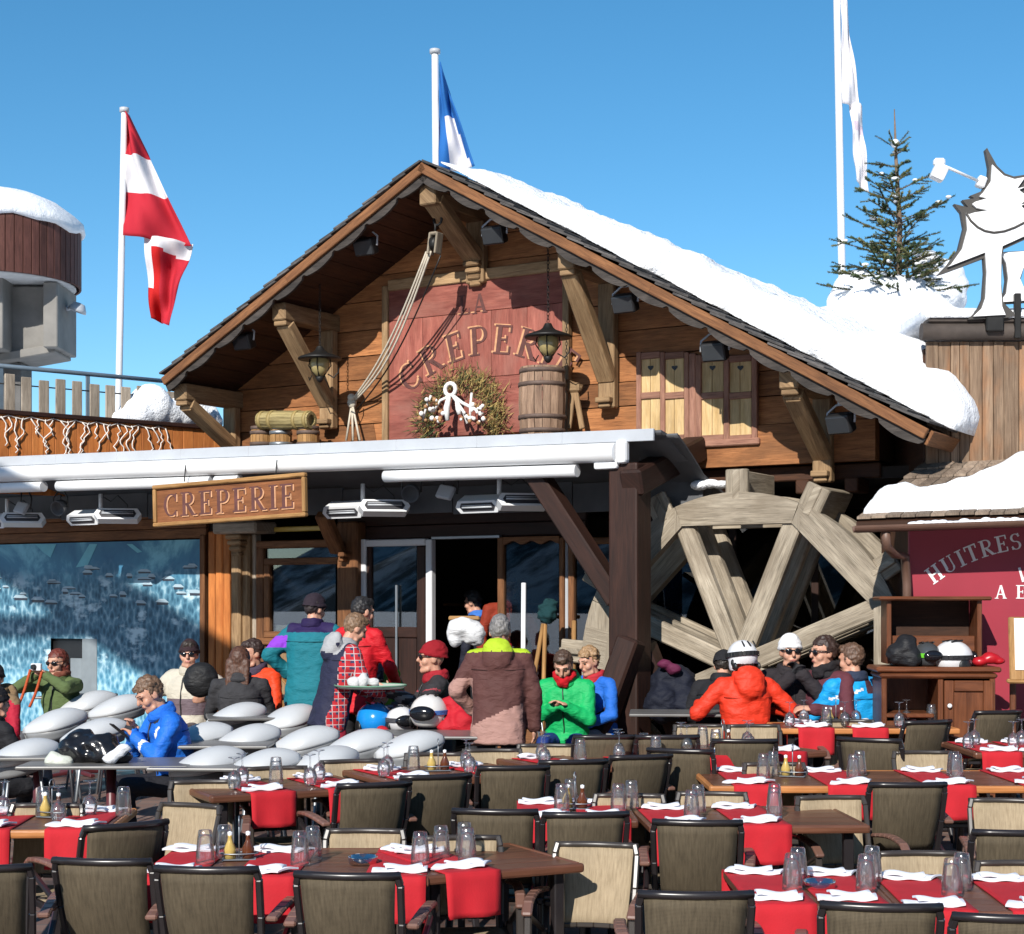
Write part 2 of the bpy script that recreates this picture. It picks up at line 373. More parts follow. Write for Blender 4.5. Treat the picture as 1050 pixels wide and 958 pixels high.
# roof deck, soffit boards, shingles
def slope_frame(side):
    if side < 0: e = Vector((UL - U0, 0, -ML * (U0 - UL)))
    else: e = Vector((UR - U0, 0, -MR * (UR - U0)))
    L = e.length; e.normalize(); n = Vector((-e.z, 0, e.x)) if side > 0 else Vector((e.z, 0, -e.x))
    return e, n, L
roof = None
for side in (-1, 1):
    e, n, L = slope_frame(side); A = Vector((U0, 0, Z0))
    bm = new_bm(); nb = int(L / .2); w = L / nb
    def pt(s, d, y): return A + e * s + n * d + Vector((0, y, 0))
    for k in range(nb):
        s0, s1 = k * w, (k + 1) * w
        m3 = Matrix((Vector((0, 1, 0)), e, Vector((0, 1, 0)).cross(e))).transposed()
        box(bm, pt((s0 + s1) / 2, -.10, (BACK - .97) / 2), (BACK + .97 - .03, w - .004, .06), m3, .006)
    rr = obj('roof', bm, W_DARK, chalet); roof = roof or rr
    # shingle courses, each tilted a little: their ends give the stepped verge
    bm = new_bm(); nc = int(L / .19)
    for k in range(nc + 1):
        s = (k + .3) * L / nc
        if s > L + .05 or s < .16: continue
        aa = -R(5) * (1 if side > 0 else -1)
        m3 = Matrix((Vector((0, 1, 0)), e, Vector((0, 1, 0)).cross(e))).transposed()
        tilt = Matrix.Rotation(aa * (1), 3, 'Y') if side > 0 else Matrix.Rotation(aa, 3, 'Y')
        y = -1.06
        # the part near the verge is made of single shingles, the rest of long courses
        for j in range(3):
            yw = random.uniform(.22, .34)
            box(bm, pt(s - .05, -.028 + random.uniform(-.004, .008), y + yw / 2), (yw - .006, .34, .02), (tilt @ m3), .003); y += yw
        box(bm, pt(s - .05, -.03, (y + BACK) / 2), (BACK - y, .34, .02), (tilt @ m3), .003)
    obj('shingles', bm, SHING, rr)
    # fascia and scalloped trim under the verge
    bm = new_bm()
    m3 = Matrix((e, n.cross(e), n)).transposed()
    for k in range(2):
        s0, s1 = L * k / 2, L * (k + 1) / 2
        box(bm, pt((s0 + s1) / 2 + (.02 if k == 0 else 0), -.100, -1.02), (s1 - s0 - .004, .045, .085), m3, .006)
    obj('fascia', bm, W_FASC, rr)
    bm = new_bm(); N = int(L / .024)
    vs = []
    for k in range(N + 1):
        s = L * k / N; ph = (s / .42) % 1
        low = -.185 - .035 * abs(math.sin(math.pi * ph)) + (.02 if ph < .06 or ph > .94 else 0)
        vs.append([bm.verts.new(pt(s, d, y)) for d, y in ((-.140, -1.01), (low, -1.01), (low, -.98), (-.140, -.98))])
    for a, b in zip(vs[:-1], vs[1:]):
        for q in range(4):
            bm.faces.new((a[q], a[(q + 1) % 4], b[(q + 1) % 4], b[q]))
    bm.faces.new(vs[0]); bm.faces.new(list(reversed(vs[-1])))
    bmesh.ops.recalc_face_normals(bm, faces=list(bm.faces))
    l0 = bm.loops.layers.uv['UVMap']
    for f in bm.faces:
        for lp in f.loops: lp[l0].uv = (lp.vert.co.x, lp.vert.co.z * .6)
    obj('scalloped_trim', bm, M_TRIM, rr)
    # eave board along the lower edge
    bm = new_bm()
    box(bm, pt(L + .015, -.12, (BACK - .98) / 2), (.03, BACK + .96, .12), Matrix((e, Vector((0, 1, 0)), e.cross(Vector((0, 1, 0))))).transposed(), .004)
    obj('eave_board', bm, W_FASC, rr)
# purlins and brackets
def purlin_at(u): return roof_z(u) - .14
def bracket(u, drop, out=.85, cap=True):
    z1 = roof_z(u) - .17
    bm = new_bm()
    box(bm, (u, -.38, z1 - .09), (.17, 1.02, .17), None, .012)                     # purlin end
    for k in range(2): box(bm, (u, -.80 + k * .07, z1 - .20 - .05 * k), (.15 - .02 * k, .14, .05), None, .008)
    box(bm, (u, -.085, z1 - .17 - drop / 2), (.17, .10, drop), None, .012)          # wall post
    beam(bm, (u, -.10, z1 - drop * .92), (u, -out + .06, z1 - .2), .11, .17, Vector((1, 0, 0)), .012)
    box(bm, (u, -.15, z1 - drop - .10), (.15, .12, .05), None, .008); box(bm, (u, -.13, z1 - drop - .145), (.12, .09, .04), None, .008)
    obj('bracket', bm, W_OLD, chalet)
for x, y, drop in ((243, 410, .62), (342, 330, 1.0), (628, 320, 1.15), (848, 420, .72)):
    bracket(fac(x, y, 0).x, drop)
# ridge bracket with its carved console
bm = new_bm(); u = U0
box(bm, (u, -.45, Z0 - .33), (.18, 1.0, .2), None, .012)
beam(bm, (u, -.86, Z0 - .36), (u, -.14, Z0 - .78), .12, .2, Vector((1, 0, 0)), .02)
box(bm, (u, -.09, Z0 - .72), (.2, .1, .6), None, .012)
for k in range(4): box(bm, (u, -.15 + .015 * k, Z0 - .84 - .06 * k), (.18 - .02 * k, .13 - .02 * k, .05), None, .012)
obj('ridge_bracket', bm, W_OLD, chalet)
# floor band under the gable: dark gap, and the beams above the ground floor
ZG = g(15)
bm = new_bm()
box(bm, ((WL + WR) / 2, .22, ZB - .07), (WR - WL, .3, .13), None, .01)
for k in range(16): box(bm, (WL + .3 + k * (WR - WL - .5) / 15, .05, ZB - .2), (.12, .3, .12), None, .01)
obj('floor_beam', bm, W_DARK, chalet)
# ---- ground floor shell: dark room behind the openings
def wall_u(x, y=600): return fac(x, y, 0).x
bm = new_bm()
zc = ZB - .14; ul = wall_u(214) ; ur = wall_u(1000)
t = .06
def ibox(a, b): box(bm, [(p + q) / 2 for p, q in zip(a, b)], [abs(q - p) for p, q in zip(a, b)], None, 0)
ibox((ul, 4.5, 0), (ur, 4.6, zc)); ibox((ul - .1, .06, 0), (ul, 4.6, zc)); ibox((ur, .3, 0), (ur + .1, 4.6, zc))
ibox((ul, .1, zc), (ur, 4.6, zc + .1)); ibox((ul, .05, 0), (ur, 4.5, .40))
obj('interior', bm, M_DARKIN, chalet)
# bar furniture deep inside that shows faintly through the panes
bm = new_bm()
for k in range(9):
    uu = ul + .6 + k * (ur - ul - 1) / 8
    box(bm, (uu, 4.2, 1.9), (.5, .3, .04), None, .005); box(bm, (uu + .1, 4.2, 1.45), (.6, .3, .04), None, .005)
obj('bar_shelf', bm, W_WALL, chalet)
# header over the doors
def fbox(bm, x0, y0, x1, y1, v, th, bev=.01):
    """board on the front covering the picture rectangle, its face at v"""
    a = fac(x0, (y0 + y1) / 2, v).x; b = fac(x1, (y0 + y1) / 2, v).x; xm = (x0 + x1) / 2
    z1 = fac(xm, y0, v).z; z0 = fac(xm, y1, v).z
    box(bm, ((a + b) / 2, -v + th / 2, (z0 + z1) / 2), (abs(b - a), th, z1 - z0), None, bev)
bm = new_bm()
zt = ZB - .16; zh = fac(470, 551, 0).z
n_ = 3
for k in range(n_):
    za = zh + (zt - zh) * k / n_; zb = zh + (zt - zh) * (k + 1) / n_
    box(bm, ((wall_u(345) + wall_u(600)) / 2, .04, (za + zb) / 2), (wall_u(600) - wall_u(345), .05, zb - za - .006), None, .006)
obj('door_header', bm, W_POST, chalet)
# pillars left of the window
bm = new_bm()
for k in range(3):
    a = 213 + k * 7.6; fbox(bm, a, 545, a + 7.2, 760, .05 + .012 * (k % 2), .12, .012)
obj('cladding_pillar', bm, W_CLAD, chalet)
bm = new_bm()
fbox(bm, 236, 548, 245.5, 760, .14, .2, .02); fbox(bm, 246, 548, 255, 760, .09, .16, .02)
for k in range(4): fbox(bm, 230 + k * 2, 548 + 6 * k, 246, 553 + 6 * k, .24 - .03 * k, .14, .015)
obj('carved_pillar', bm, W_OLD, chalet)
bm = new_bm(); fbox(bm, 217, 535, 262, 547, .3, .36, .02); obj('capital', bm, M_LGREY if False else W_SLATG, chalet)
bm = new_bm(); fbox(bm, 256, 548, 262, 760, .03, .1, .01); obj('wall_post', bm, W_SLATG, chalet)
# window
bm = new_bm(); fbox(bm, 262, 554, 346, 561.5, .10, .12); fbox(bm, 262, 561.5, 270, 700, .04, .09); fbox(bm, 262, 655, 346, 662, .09, .14); fbox(bm, 262, 662, 346, 668, .05, .1)
wf = obj('window', bm, W_FASC, chalet)
bm = new_bm(); fbox(bm, 270, 572, 346, 579, .05, .07); fbox(bm, 270, 579, 276, 648, .05, .07); fbox(bm, 270, 648, 346, 655, .055, .08)
obj('window_frame', bm, W_FASC, wf)
bm = new_bm(); fbox(bm, 276, 579, 344, 648, .01, .008, 0); obj('pane', bm, G_PANE, wf)
bm = new_bm(); fbox(bm, 270, 561.5, 346, 572, .0, .008, 0); obj('transom_pane', bm, G_PANE, wf)
bm = new_bm(); fbox(bm, 276, 641, 300, 648, -.08, .1, .01); obj('window_card', bm, plain('cream_card', (.6, .55, .42)), wf)
bm = new_bm(); fbox(bm, 262, 668, 346, 790, .0, .06)
for k in range(3): pass
obj('window_parapet', bm, W_OLD, chalet)
bm = new_bm()                                 # pale slanted boards leaning below the window
beam(bm, fac(268, 668, .12), fac(312, 720, .2), .02, .12, Vector((0, 1, 0))); beam(bm, fac(262, 690, .14), fac(300, 730, .2), .02, .18, Vector((0, 1, 0)))
obj('slanted_board', bm, W_GOLD, chalet)
bm = new_bm(); fbox(bm, 268, 540, 336, 545, .0, .03); obj('lamp_tube', bm, plain('brass_rail', (.55, .38, .08), .4), chalet)
# post with its brace
bm = new_bm(); fbox(bm, 345, 535, 366, 790, .13, .18, .015)
beam(bm, fac(347, 566, .16), fac(331, 528, .55), .1, .16, Vector((1, 0, 0)), .015)
for k in range(2): fbox(bm, 346, 566 + 5 * k, 352 - k, 571 + 5 * k, .26 - .04 * k, .14)
obj('carved_post', bm, W_FASC, chalet)
# white framed open door leaf
bm = new_bm()
fbox(bm, 368, 553, 374.5, 790, .06, .08); fbox(bm, 374.5, 553, 436, 560, .06, .08); fbox(bm, 436, 553, 442.5, 790, .06, .08)
df = obj('door', bm, M_ALU, chalet)
bm = new_bm(); fbox(bm, 374.5, 560, 381, 790, .03, .04); fbox(bm, 427, 560, 436, 790, .03, .04); fbox(bm, 381, 643, 427, 654, .03, .04)
obj('inner_frame', bm, W_POST, df)
bm = new_bm(); fbox(bm, 381, 560, 427, 643, .01, .008, 0); obj('door_glass', bm, G_PANE, df)
bm = new_bm(); fbox(bm, 381, 654, 427, 790, .01, .03, 0); obj('door_panel', bm, W_POST, df)
bm = new_bm(); fbox(bm, 405, 600, 407, 690, .05, .02, .004); obj('handle', bm, M_STEEL, df)
bm = new_bm(); fbox(bm, 442, 549.5, 512, 552.5, .05, .05, .004); obj('door_track', bm, M_STEEL, chalet)
# brown glazed door with a scalloped pelmet, and the fixed pane next to it
bm = new_bm()
fbox(bm, 509.5, 551, 516, 790, .05, .07); fbox(bm, 573, 551, 578, 790, .05, .07); fbox(bm, 582, 551, 588, 790, .05, .07)
a = fac(516, 551, .05); b = fac(573, 551, .05)
poly = [(a.x, a.z), (b.x, a.z)] + [(b.x + (a.x - b.x) * k / 24, a.z - .055 - .018 * math.cos(k / 24 * 6 * math.pi)) for k in range(25)]
prism(bm, poly, lambda x, y, d: Vector((x, d, y)), -.05, -.02)
fbox(bm, 516, 735, 573, 790, .04, .05); fbox(bm, 588, 551, 640, 558, .05, .06)
d2 = obj('glazed_door', bm, W_FASC, chalet)
bm = new_bm(); fbox(bm, 516, 556, 573, 735, .015, .008, 0); obj('door_glass', bm, glassy('door_glass', (.5, .55, .6), .01, .08), d2)
bm = new_bm(); fbox(bm, 588, 558, 640, 790, .01, .008, 0); obj('side_glass', bm, glassy('side_glass', (.25, .28, .32), .01, .10), d2)
bm = new_bm(); fbox(bm, 578, 553, 582, 790, .02, .03); obj('door_post', bm, M_LGREY, d2)
# glazed back wall of the mill wheel bay
bm = new_bm()
a = wall_u(640); b = ur
box(bm, ((a + b) / 2, .62, 1.55), (b - a, .012, 2.4), None, 0); gl = obj('bay_glass', bm, glassy('bay_glass', (.35, .4, .45), .01, .06), chalet)
bm = new_bm()
for k in range(5): box(bm, (a + (b - a) * k / 4, .66, 1.5), (.08, .1, 2.5), None, .01)
box(bm, ((a + b) / 2, .66, 1.15), (b - a, .08, .06), None, .01)
obj('bay_frame', bm, W_POST, chalet)
# shutters in the gable
bm = new_bm()
fr = []
def shut(x0, x1):
    bm = new_bm()
    xs = [x0, x0 + (x1 - x0) * .09, x0 + (x1 - x0) * .455, x0 + (x1 - x0) * .545, x0 + (x1 - x0) * .91, x1]
    def yt(x): return 361 + (x - 653) * .05
    for i in (0, 2, 4): fbox(bm, xs[i], yt(x0), xs[i + 1], 452, .085, .05, .006)
    for yy in (yt(x0), 402, 446): fbox(bm, xs[1], yy, xs[2], yy + 7, .08, .045, .006); fbox(bm, xs[3], yy, xs[4], yy + 7, .08, .045, .006)
    o = obj('shutter', bm, W_SHUTF, chalet)
    bm = new_bm()
    for i in (1, 3):
        for y0, y1 in ((yt(x0) + 6, 403), (408, 447)):
            xm = (xs[i] + xs[i + 1]) / 2
            fbox(bm, xs[i], y0, xm - .2, y1, .062, .03, .003); fbox(bm, xm + .2, y0, xs[i + 1], y1, .064, .03, .003)
    obj('shutter_panel', bm, W_SHUT, o)
    for i in (1, 3):
        bm = new_bm(); c = fac((xs[i] + xs[i + 1]) / 2, 377, .075); r_ = .022
        poly = [(c.x + r_ * 1.1 * math.sin(q) ** 3 * 1.2, c.z + r_ * (13 * math.cos(q) - 5 * math.cos(2 * q) - 2 * math.cos(3 * q)) / 14) for q in [k * 2 * math.pi / 20 for k in range(20)]]
        prism(bm, poly, lambda x, y, d: Vector((x, d, y)), -.070, -.055)
        obj('heart_cutout', bm, M_BLACK, o)
shut(652, 706); shut(713, 776)
bm = new_bm(); fbox(bm, 706, 362, 713, 452, .09, .06); fbox(bm, 650, 452, 778, 459, .10, .07); obj('shutter_sill', bm, W_SHUTF, chalet)

# ---- snow on the right-hand slope
e, n, L = slope_frame(1)
def snow_block(name, fn_top, fn_bot, nu, nv):
    bm = new_bm()
    A, fa = grid(bm, nu, nv, fn_top); B, fb = grid(bm, nu, nv, fn_bot)
    for f in fb: f.normal_flip()
    E_ = [(i, 0) for i in range(nu)] + [(nu, j) for j in range(nv)] + [(i, nv) for i in range(nu, 0, -1)] + [(0, j) for j in range(nv, 0, -1)]
    for k in range(len(E_)):
        a = E_[k]; b = E_[(k + 1) % len(E_)]
        f = bm.faces.new((A[b[0]][b[1]], A[a[0]][a[1]], B[a[0]][a[1]], B[b[0]][b[1]])); f.smooth = True
    bmesh.ops.recalc_face_normals(bm, faces=list(bm.faces))
    return obj(name, bm, SNOW)
def edge(t, w=.12):                          # 0 at the rim, 1 inside, rounded
    t = min(t, 1 - t) / w
    return 1.0 if t >= 1 else math.sqrt(max(0, 1 - (1 - t) ** 2))
def st(u, v):
    s = -.05 + u * (L + .13); y = -.66 + v * (BACK + .6) + .14 * sn((u * 11, 0, 3)) * (1 - v)
    er = 1 - math.exp(-u * 40)
    ee = 1.0 if u < .9 else math.sqrt(max(0, 1 - ((u - .9) / .1) ** 2))
    ev = 1.0 if v > .05 else math.sqrt(max(0, 1 - (1 - v / .05) ** 2))
    th = (.10 + .12 * min(1, u * 3) + .16 * max(0, (u - .35) / .65)) * er * ee * ev
    th += (.06 * sn((s, y, 0), 1.4) + .03 * sn((s, y, 5), 4) + .014 * sn((s, y, 9), 11)) * ev * ee * er
    return Vector((U0, 0, Z0)) + e * (s + .10 * sn((y, 0, 7), 2.5) * u) + n * (max(th, 0) + .012) + Vector((0, y, 0))
def sb(u, v):
    s = -.05 + u * (L + .08); y = -.66 + v * (BACK + .6) + .14 * sn((u * 11, 0, 3)) * (1 - v)
    return Vector((U0, 0, Z0)) + e * s + n * (.0) + Vector((0, y, 0))
so = snow_block('roof_snow', st, sb, 110, 150); so.matrix_world = LM
tag(so, 'thick smooth snow lying on the right slope of the chalet roof', 'snow', kind='stuff')
# adjoining flat roof behind, buried in snow
DB = 21.0
bm = new_bm(); a0 = P(770, 306, DB); 
box(bm, ((a0.x + 11) / 2, DB + 5.3, a0.z / 2 - 1.6), (11 - a0.x, 8.6, a0.z - 3.0), None, .02)
ar = obj('flat_roofed_annex', bm, W_ANNEX); tag(ar, 'flat roofed wooden building behind the chalet, buried under snow', 'building')
hs = lambda x: .05 * sn((x, 2, 0), .9) + .03 * sn((x, 9, 0), 3) + .42 * math.exp(-((x - P(925, 0, DB).x) / .62) ** 4) - .05
def ft(u, v):
    x = a0.x - 1.0 + u * (12 - a0.x); y = DB - .1 + v * 9
    ee = math.sqrt(max(0, 1 - (1 - min(1, v / .06)) ** 2))
    return Vector((x, y, a0.z - 3.0 + (3.02 + hs(x) * (1 if v < .5 else .4)) * ee))
so2 = snow_block('roof_snow', ft, lambda u, v: Vector((a0.x - 1.0 + u * (12 - a0.x), DB - .1 + v * 9, a0.z - 3.05)), 110, 60)
tag(so2, 'deep level snow on the flat roof behind the fir tree', 'snow', kind='stuff')

# ------------------------------------------------------------------ terrace canopy with its post
V0 = 1.35
def can(x, y, v): return fac(x, y, v)
cano = thing('terrace_canopy', 'narrow grey canopy with white awning tubes on a dark brown corner post', 'canopy', O, -TH)
uR = fac(678, 440, V0).x; uLc = fac(-160, 480, V0).x
zR = fac(660, 442, V0).z; zL = fac(0, 470, V0).z; u0_ = fac(0, 470, V0).x
def zt_(u): return zR + (zL - zR) * (uR - u) / (uR - u0_)
bm = new_bm()
def sheet(u, v): 
    uu = uLc + (uR - uLc) * u; y = -V0 + v * (V0 + .0)
    sag = .02 * math.sin(uu * 5) * math.sin(v * math.pi)
    return Vector((uu, y, zt_(uu) - .01 + .03 * math.sin(min(v * 6, 1) * math.pi) - .46 * v - sag))
solid_sheet(bm, 60, 10, sheet, .02)
obj('canopy_sheet', bm, M_DGREY, cano)
bm = new_bm()
N = 12
for k in range(N):
    ua = uLc + (uR - uLc - .05) * k / N; ub = uLc + (uR - uLc - .05) * (k + 1) / N
    beam(bm, (ua, -V0 - .03, zt_(ua) - .04), (ub, -V0 - .03, zt_(ub) - .04), .03, .10, bev=.004)
obj('front_rail', bm, M_LGREY, cano)
def line_tube(name, x0, x1, dz, r, v, m, caps=True):
    bm = new_bm(); a = fac(x0, 480, v).x; b = fac(x1, 480, v).x
    pts = [(a + (b - a) * k / 8, -v, zt_(a + (b - a) * k / 8) + dz) for k in range(9)]
    tube(bm, pts, r, 14); return obj(name, bm, m, cano)
line_tube('awning_tube', -150, 632, -.175, .082, V0 + .04, M_WHITE)
for x0, x1 in ((-60, 45), (60, 217), (222, 246), (395, 592)):
    line_tube('awning_bar', x0, x1, -.315, .055, V0 + .02, M_WHITE)
bm = new_bm()
c = fac(640, 468, V0); box(bm, (c.x, -V0 - .03, zt_(c.x) - .17), (.1, .1, .2), None, .03, seg=2); box(bm, (c.x - .15, -V0 - .02, zt_(c.x) - .27), (.22, .08, .08), None, .02, seg=2)
tube(bm, [fac(596, 470, V0), fac(622, 470, V0)], .03, 8)
obj('awning_bracket', bm, M_WHITE, cano)
bm = new_bm()                                   # grey strip hung under the back of the canopy
for k in range(8):
    ua = uLc + (uR - uLc) * k / 8; ub = uLc + (uR - uLc) * (k + 1) / 8 - .01
    box(bm, ((ua + ub) / 2, -.50, zt_((ua + ub) / 2) - .48), (ub - ua, .03, .26), None, .004)
obj('canvas_valance', bm, M_DGREY, cano)
# side cloth right of the post
bm = new_bm()
a = Vector((uR, -V0, zR - .02)); b = fac(742, 493, .1)
solid_sheet(bm, 8, 14, lambda u, v: Vector((uR - .25 + (.35 + .5 * v) * u + (b.x - uR - .6) * v, -V0 + .1 + v * (V0 - .2), zR - .03 - .52 * v + .05 * math.sin(v * 3) - .10 * u * v)), .015)
obj('side_cloth', bm, M_DGREY, cano)
# dark posts and braces
bm = new_bm()
pu = fac(646, 600, V0 - .12).x; zg = g(14.3) - .05
zp = zt_(pu) - .26
box(bm, (pu, -V0 + .12, (zp + zg) / 2), (.27, .27, zp - zg), Matrix.Rotation(R(0), 3, 'Z'), .02, seg=2)
obj('post', bm, W_POST, cano)
bm = new_bm(); box(bm, (pu + .08, -V0 + .62, zp + .02), (.2, 1.35, .22), Matrix.Rotation(R(17), 3, 'X'), .02); obj('end_beam', bm, W_POST, cano)
bm = new_bm(); beam(bm, (pu - .1, -V0 + .12, zp - 1.15), (fac(545, 480, V0 - .12).x, -V0 + .12, zp + .02), .16, .2, Vector((0, 1, 0)), .015); obj('brace', bm, W_POST, cano)
bm = new_bm(); beam(bm, fac(648, 655, V0 + .08), fac(608, 765, V0 + .2), .2, .2, Vector((0, 1, 0)), .02); obj('foot_brace', bm, W_POST, cano)
bm = new_bm(); beam(bm, fac(660, 660, V0 - .35), fac(705, 775, V0 - .5), .16, .2, Vector((0, 1, 0)), .02); obj('foot_brace', bm, W_POST, cano)
bm = new_bm(); p = fac(734, 497, .55)
for k in range(5): ball(bm, (p.x - .15 + .09 * k, p.y + .02 * k, p.z + .0 + .01 * (k % 2)), (.09, .07, .045 - .004 * k), 10, 6)
o = obj('snow_patch', bm, SNOW); o.matrix_world = LM; tag(o, 'small melting lump of snow on the right end of the grey canopy', 'snow')
# ------------------------------------------------------------------ slab serif lettering, drawn stroke by stroke
def arc(cx, cy, rx, ry, a0, a1, w, n=14):
    return ('a', cx, cy, rx, ry, R(a0), R(a1), w, n)
TK, TN, SE = .17, .075, .06
def ser(x, y, w=.36): return ('b', x - w / 2, y - SE / 2, x + w / 2, y + SE / 2)
GL = {
 'C': (.80, [arc(.42, .5, .34, .45, 48, 312, .15, 22), ('b', .64, .66, .72, .98), ('b', .64, .04, .72, .26)]),
 'R': (.86, [('b', .12, .03, .12 + TK, .97), ser(.2, .03, .4), ('b', .02, .94, .45, 1.0), arc(.42, .73, .24, .235, -90, 90, .13), ('l', .36, .5, .70, .03, .15), ser(.76, .03, .26), ('b', .28, .455, .44, .535)]),
 'E': (.76, [('b', .12, .03, .12 + TK, .97), ('b', .02, 0, .68, .07), ('b', .02, .93, .68, 1.0), ('b', .28, .47, .50, .54), ('b', .62, .05, .69, .27), ('b', .62, .74, .69, .95), ('b', .48, .38, .54, .63)]),
 'P': (.78, [('b', .12, .03, .12 + TK, .97), ser(.2, .03, .4), ('b', .02, .94, .42, 1.0), arc(.42, .71, .24, .255, -90, 90, .14), ('b', .28, .42, .44, .50)]),
 'I': (.44, [('b', .14, .03, .14 + TK, .97), ser(.225, .03, .4), ser(.225, .97, .4)]),
 'L': (.72, [('b', .12, .03, .12 + TK, .97), ser(.2, .97, .4), ('b', .02, 0, .66, .07), ('b', .60, .05, .67, .30)]),
 'A': (.88, [('l', .14, .03, .43, .98, TN + .01), ('l', .43, .98, .72, .03, TK), ('b', .24, .28, .60, .36), ser(.13, .03, .28), ser(.73, .03, .3)]),
 'H': (.90, [('b', .12, .03, .12 + TK, .97), ('b', .60, .03, .60 + TK, .97), ('b', .28, .45, .62, .54), ser(.2, .03, .36), ser(.2, .97, .36), ser(.69, .03, .36), ser(.69, .97, .36)]),
 'U': (.88, [('b', .12, .3, .12 + TK, .97), ('b', .62, .3, .62 + TN, .97), ser(.2, .97, .36), ser(.66, .97, .28), arc(.41, .31, .245, .25, 180, 360, .13)]),
 'T': (.80, [('b', .32, .03, .32 + TK, .97), ser(.4, .03, .4), ('b', .04, .92, .77, 1.0), ('b', .04, .72, .11, .95), ('b', .70, .72, .77, .95)]),
 'S': (.66, [arc(.33, .72, .23, .225, 20, 270, .13), arc(.33, .27, .24, .235, -160, 90, .13), ('b', .48, .76, .55, .98), ('b', .09, .02, .16, .24)]),
 '&': (.90, [arc(.36, .76, .16, .19, -40, 230, .09), ('l', .25, .66, .78, .02, .13), arc(.36, .27, .27, .24, 95, 330, .12), ('l', .58, .14, .76, .48, .07), ('b', .62, .45, .86, .51)]),
 'V': (.82, [('l', .13, .98, .40, .02, .16), ('l', .40, .02, .66, .98, .10)]),
 'M': (1.0, [('b', .08, 0, .22, 1), ('b', .74, 0, .88, 1), ('l', .15, .98, .48, .2, .14), ('l', .48, .2, .81, .98, .14)]),
}
def strokes(ch):
    out = []
    for s in GL[ch][1]:
        if s[0] == 'b': _, a, b, c, d = s; out.append([(a, b), (c, b), (c, d), (a, d)])
        elif s[0] == 'l':
            _, a, b, c, d, w_ = s; L_ = math.hypot(c - a, d - b); nx, ny = -(d - b) / L_ * w_ / 2, (c - a) / L_ * w_ / 2
            out.append([(a + nx, b + ny), (a - nx, b - ny), (c - nx, d - ny), (c + nx, d + ny)])
        else:
            _, cx, cy, rx, ry, a0, a1, w_, n_ = s
            o = []; i_ = []
            for k in range(n_ + 1):
                t = a0 + (a1 - a0) * k / n_; ww = w_ * (.55 + .45 * abs(math.cos(t)))
                o.append((cx + (rx + ww / 2) * math.cos(t), cy + (ry + ww / 2 * .6) * math.sin(t))); i_.append((cx + (rx - ww / 2) * math.cos(t), cy + (ry - ww / 2 * .6) * math.sin(t)))
            out.append(o + i_[::-1])
    return out
def text_width(txt, gap=.1): return sum((GL[c][0] if c != ' ' else .5) + gap for c in txt) - gap
def lettering(bm, txt, h, frame, depth=.008, gap=.1, mi=0, base=0.0):
    """frame(s)->(origin 2-D, angle) for the running length s; plane depth towards -y"""
    s = 0; j = 0
    for ch in txt:
        if ch == ' ': s += .5 + gap; continue
        w_ = GL[ch][0]; (ox, oy), an = frame((s + w_ / 2) * h)
        for poly in strokes(ch):
            q = [((a - w_ / 2) * h, b * h) for a, b in poly]
            q = [(ox + a * math.cos(an) - b * math.sin(an), oy + a * math.sin(an) + b * math.cos(an)) for a, b in q]
            prism(bm, q, lambda x, y, d: Vector((x, -d, y)), base, base + depth + .0004 * (j % 9), mi); j += 1
        s += w_ + gap

# ------------------------------------------------------------------ painted gable panel LA CREPERIE
def frontthing(name, label, cat, p, group=None): return thing(name, label, cat, W(p), -TH, group)
pc = fac(489, 365, .06)
pan = frontthing('painted_panel', 'faded red painted gable panel lettered LA CREPERIE behind the wreath', 'sign panel', (pc.x, pc.y, pc.z))
A1 = fac(399, 365, .06).x - pc.x; A2 = fac(578, 365, .06).x - pc.x
zT = fac(489, 288, .06).z - pc.z; zBt = fac(489, 446, .06).z - pc.z
bm = new_bm(); cuts = [zBt, zBt + .55, zT - .30, zT]
for k in range(3):
    if k == 1:
        for q in range(5): box(bm, (A1 + (A2 - A1) * (q + .5) / 5, .02, (cuts[1] + cuts[2]) / 2), ((A2 - A1) / 5 - .003, .04, cuts[2] - cuts[1] - .004), None, .003)
    else: box(bm, ((A1 + A2) / 2, .02 - .002 * k, (cuts[k] + cuts[k + 1]) / 2), (A2 - A1, .04, cuts[k + 1] - cuts[k] - .004), None, .003)
obj('board', bm, W_RED, pan)
bm = new_bm(); fw = .07
box(bm, (A1 - fw / 2, .0, (zBt + zT) / 2), (fw, .07, zT - zBt + .1), None, .008); box(bm, (A2 + fw / 2, .0, (zBt + zT) / 2), (fw, .07, zT - zBt + .1), None, .008)
box(bm, ((A1 + A2) / 2, .0, zT + .05), (A2 - A1, .06, .11), None, .008)
obj('frame', bm, W_OLD, pan)
M_LET = plain('painted_letter_dark', (.10, .035, .03), .8, .25, 14, .1); M_LETG = plain('painted_letter_gold', (.52, .27, .14), .8, .25, 14, .1)
bm = new_bm()
th_ = .20; c0 = fac(485, 322, .06); 
lettering(bm, 'LA', .19, lambda s: ((c0.x - pc.x - .16 + s, c0.z - pc.z - .0), .03), .004, .12, 0, .001)
obj('lettering', bm, M_LET, pan); bm = new_bm()
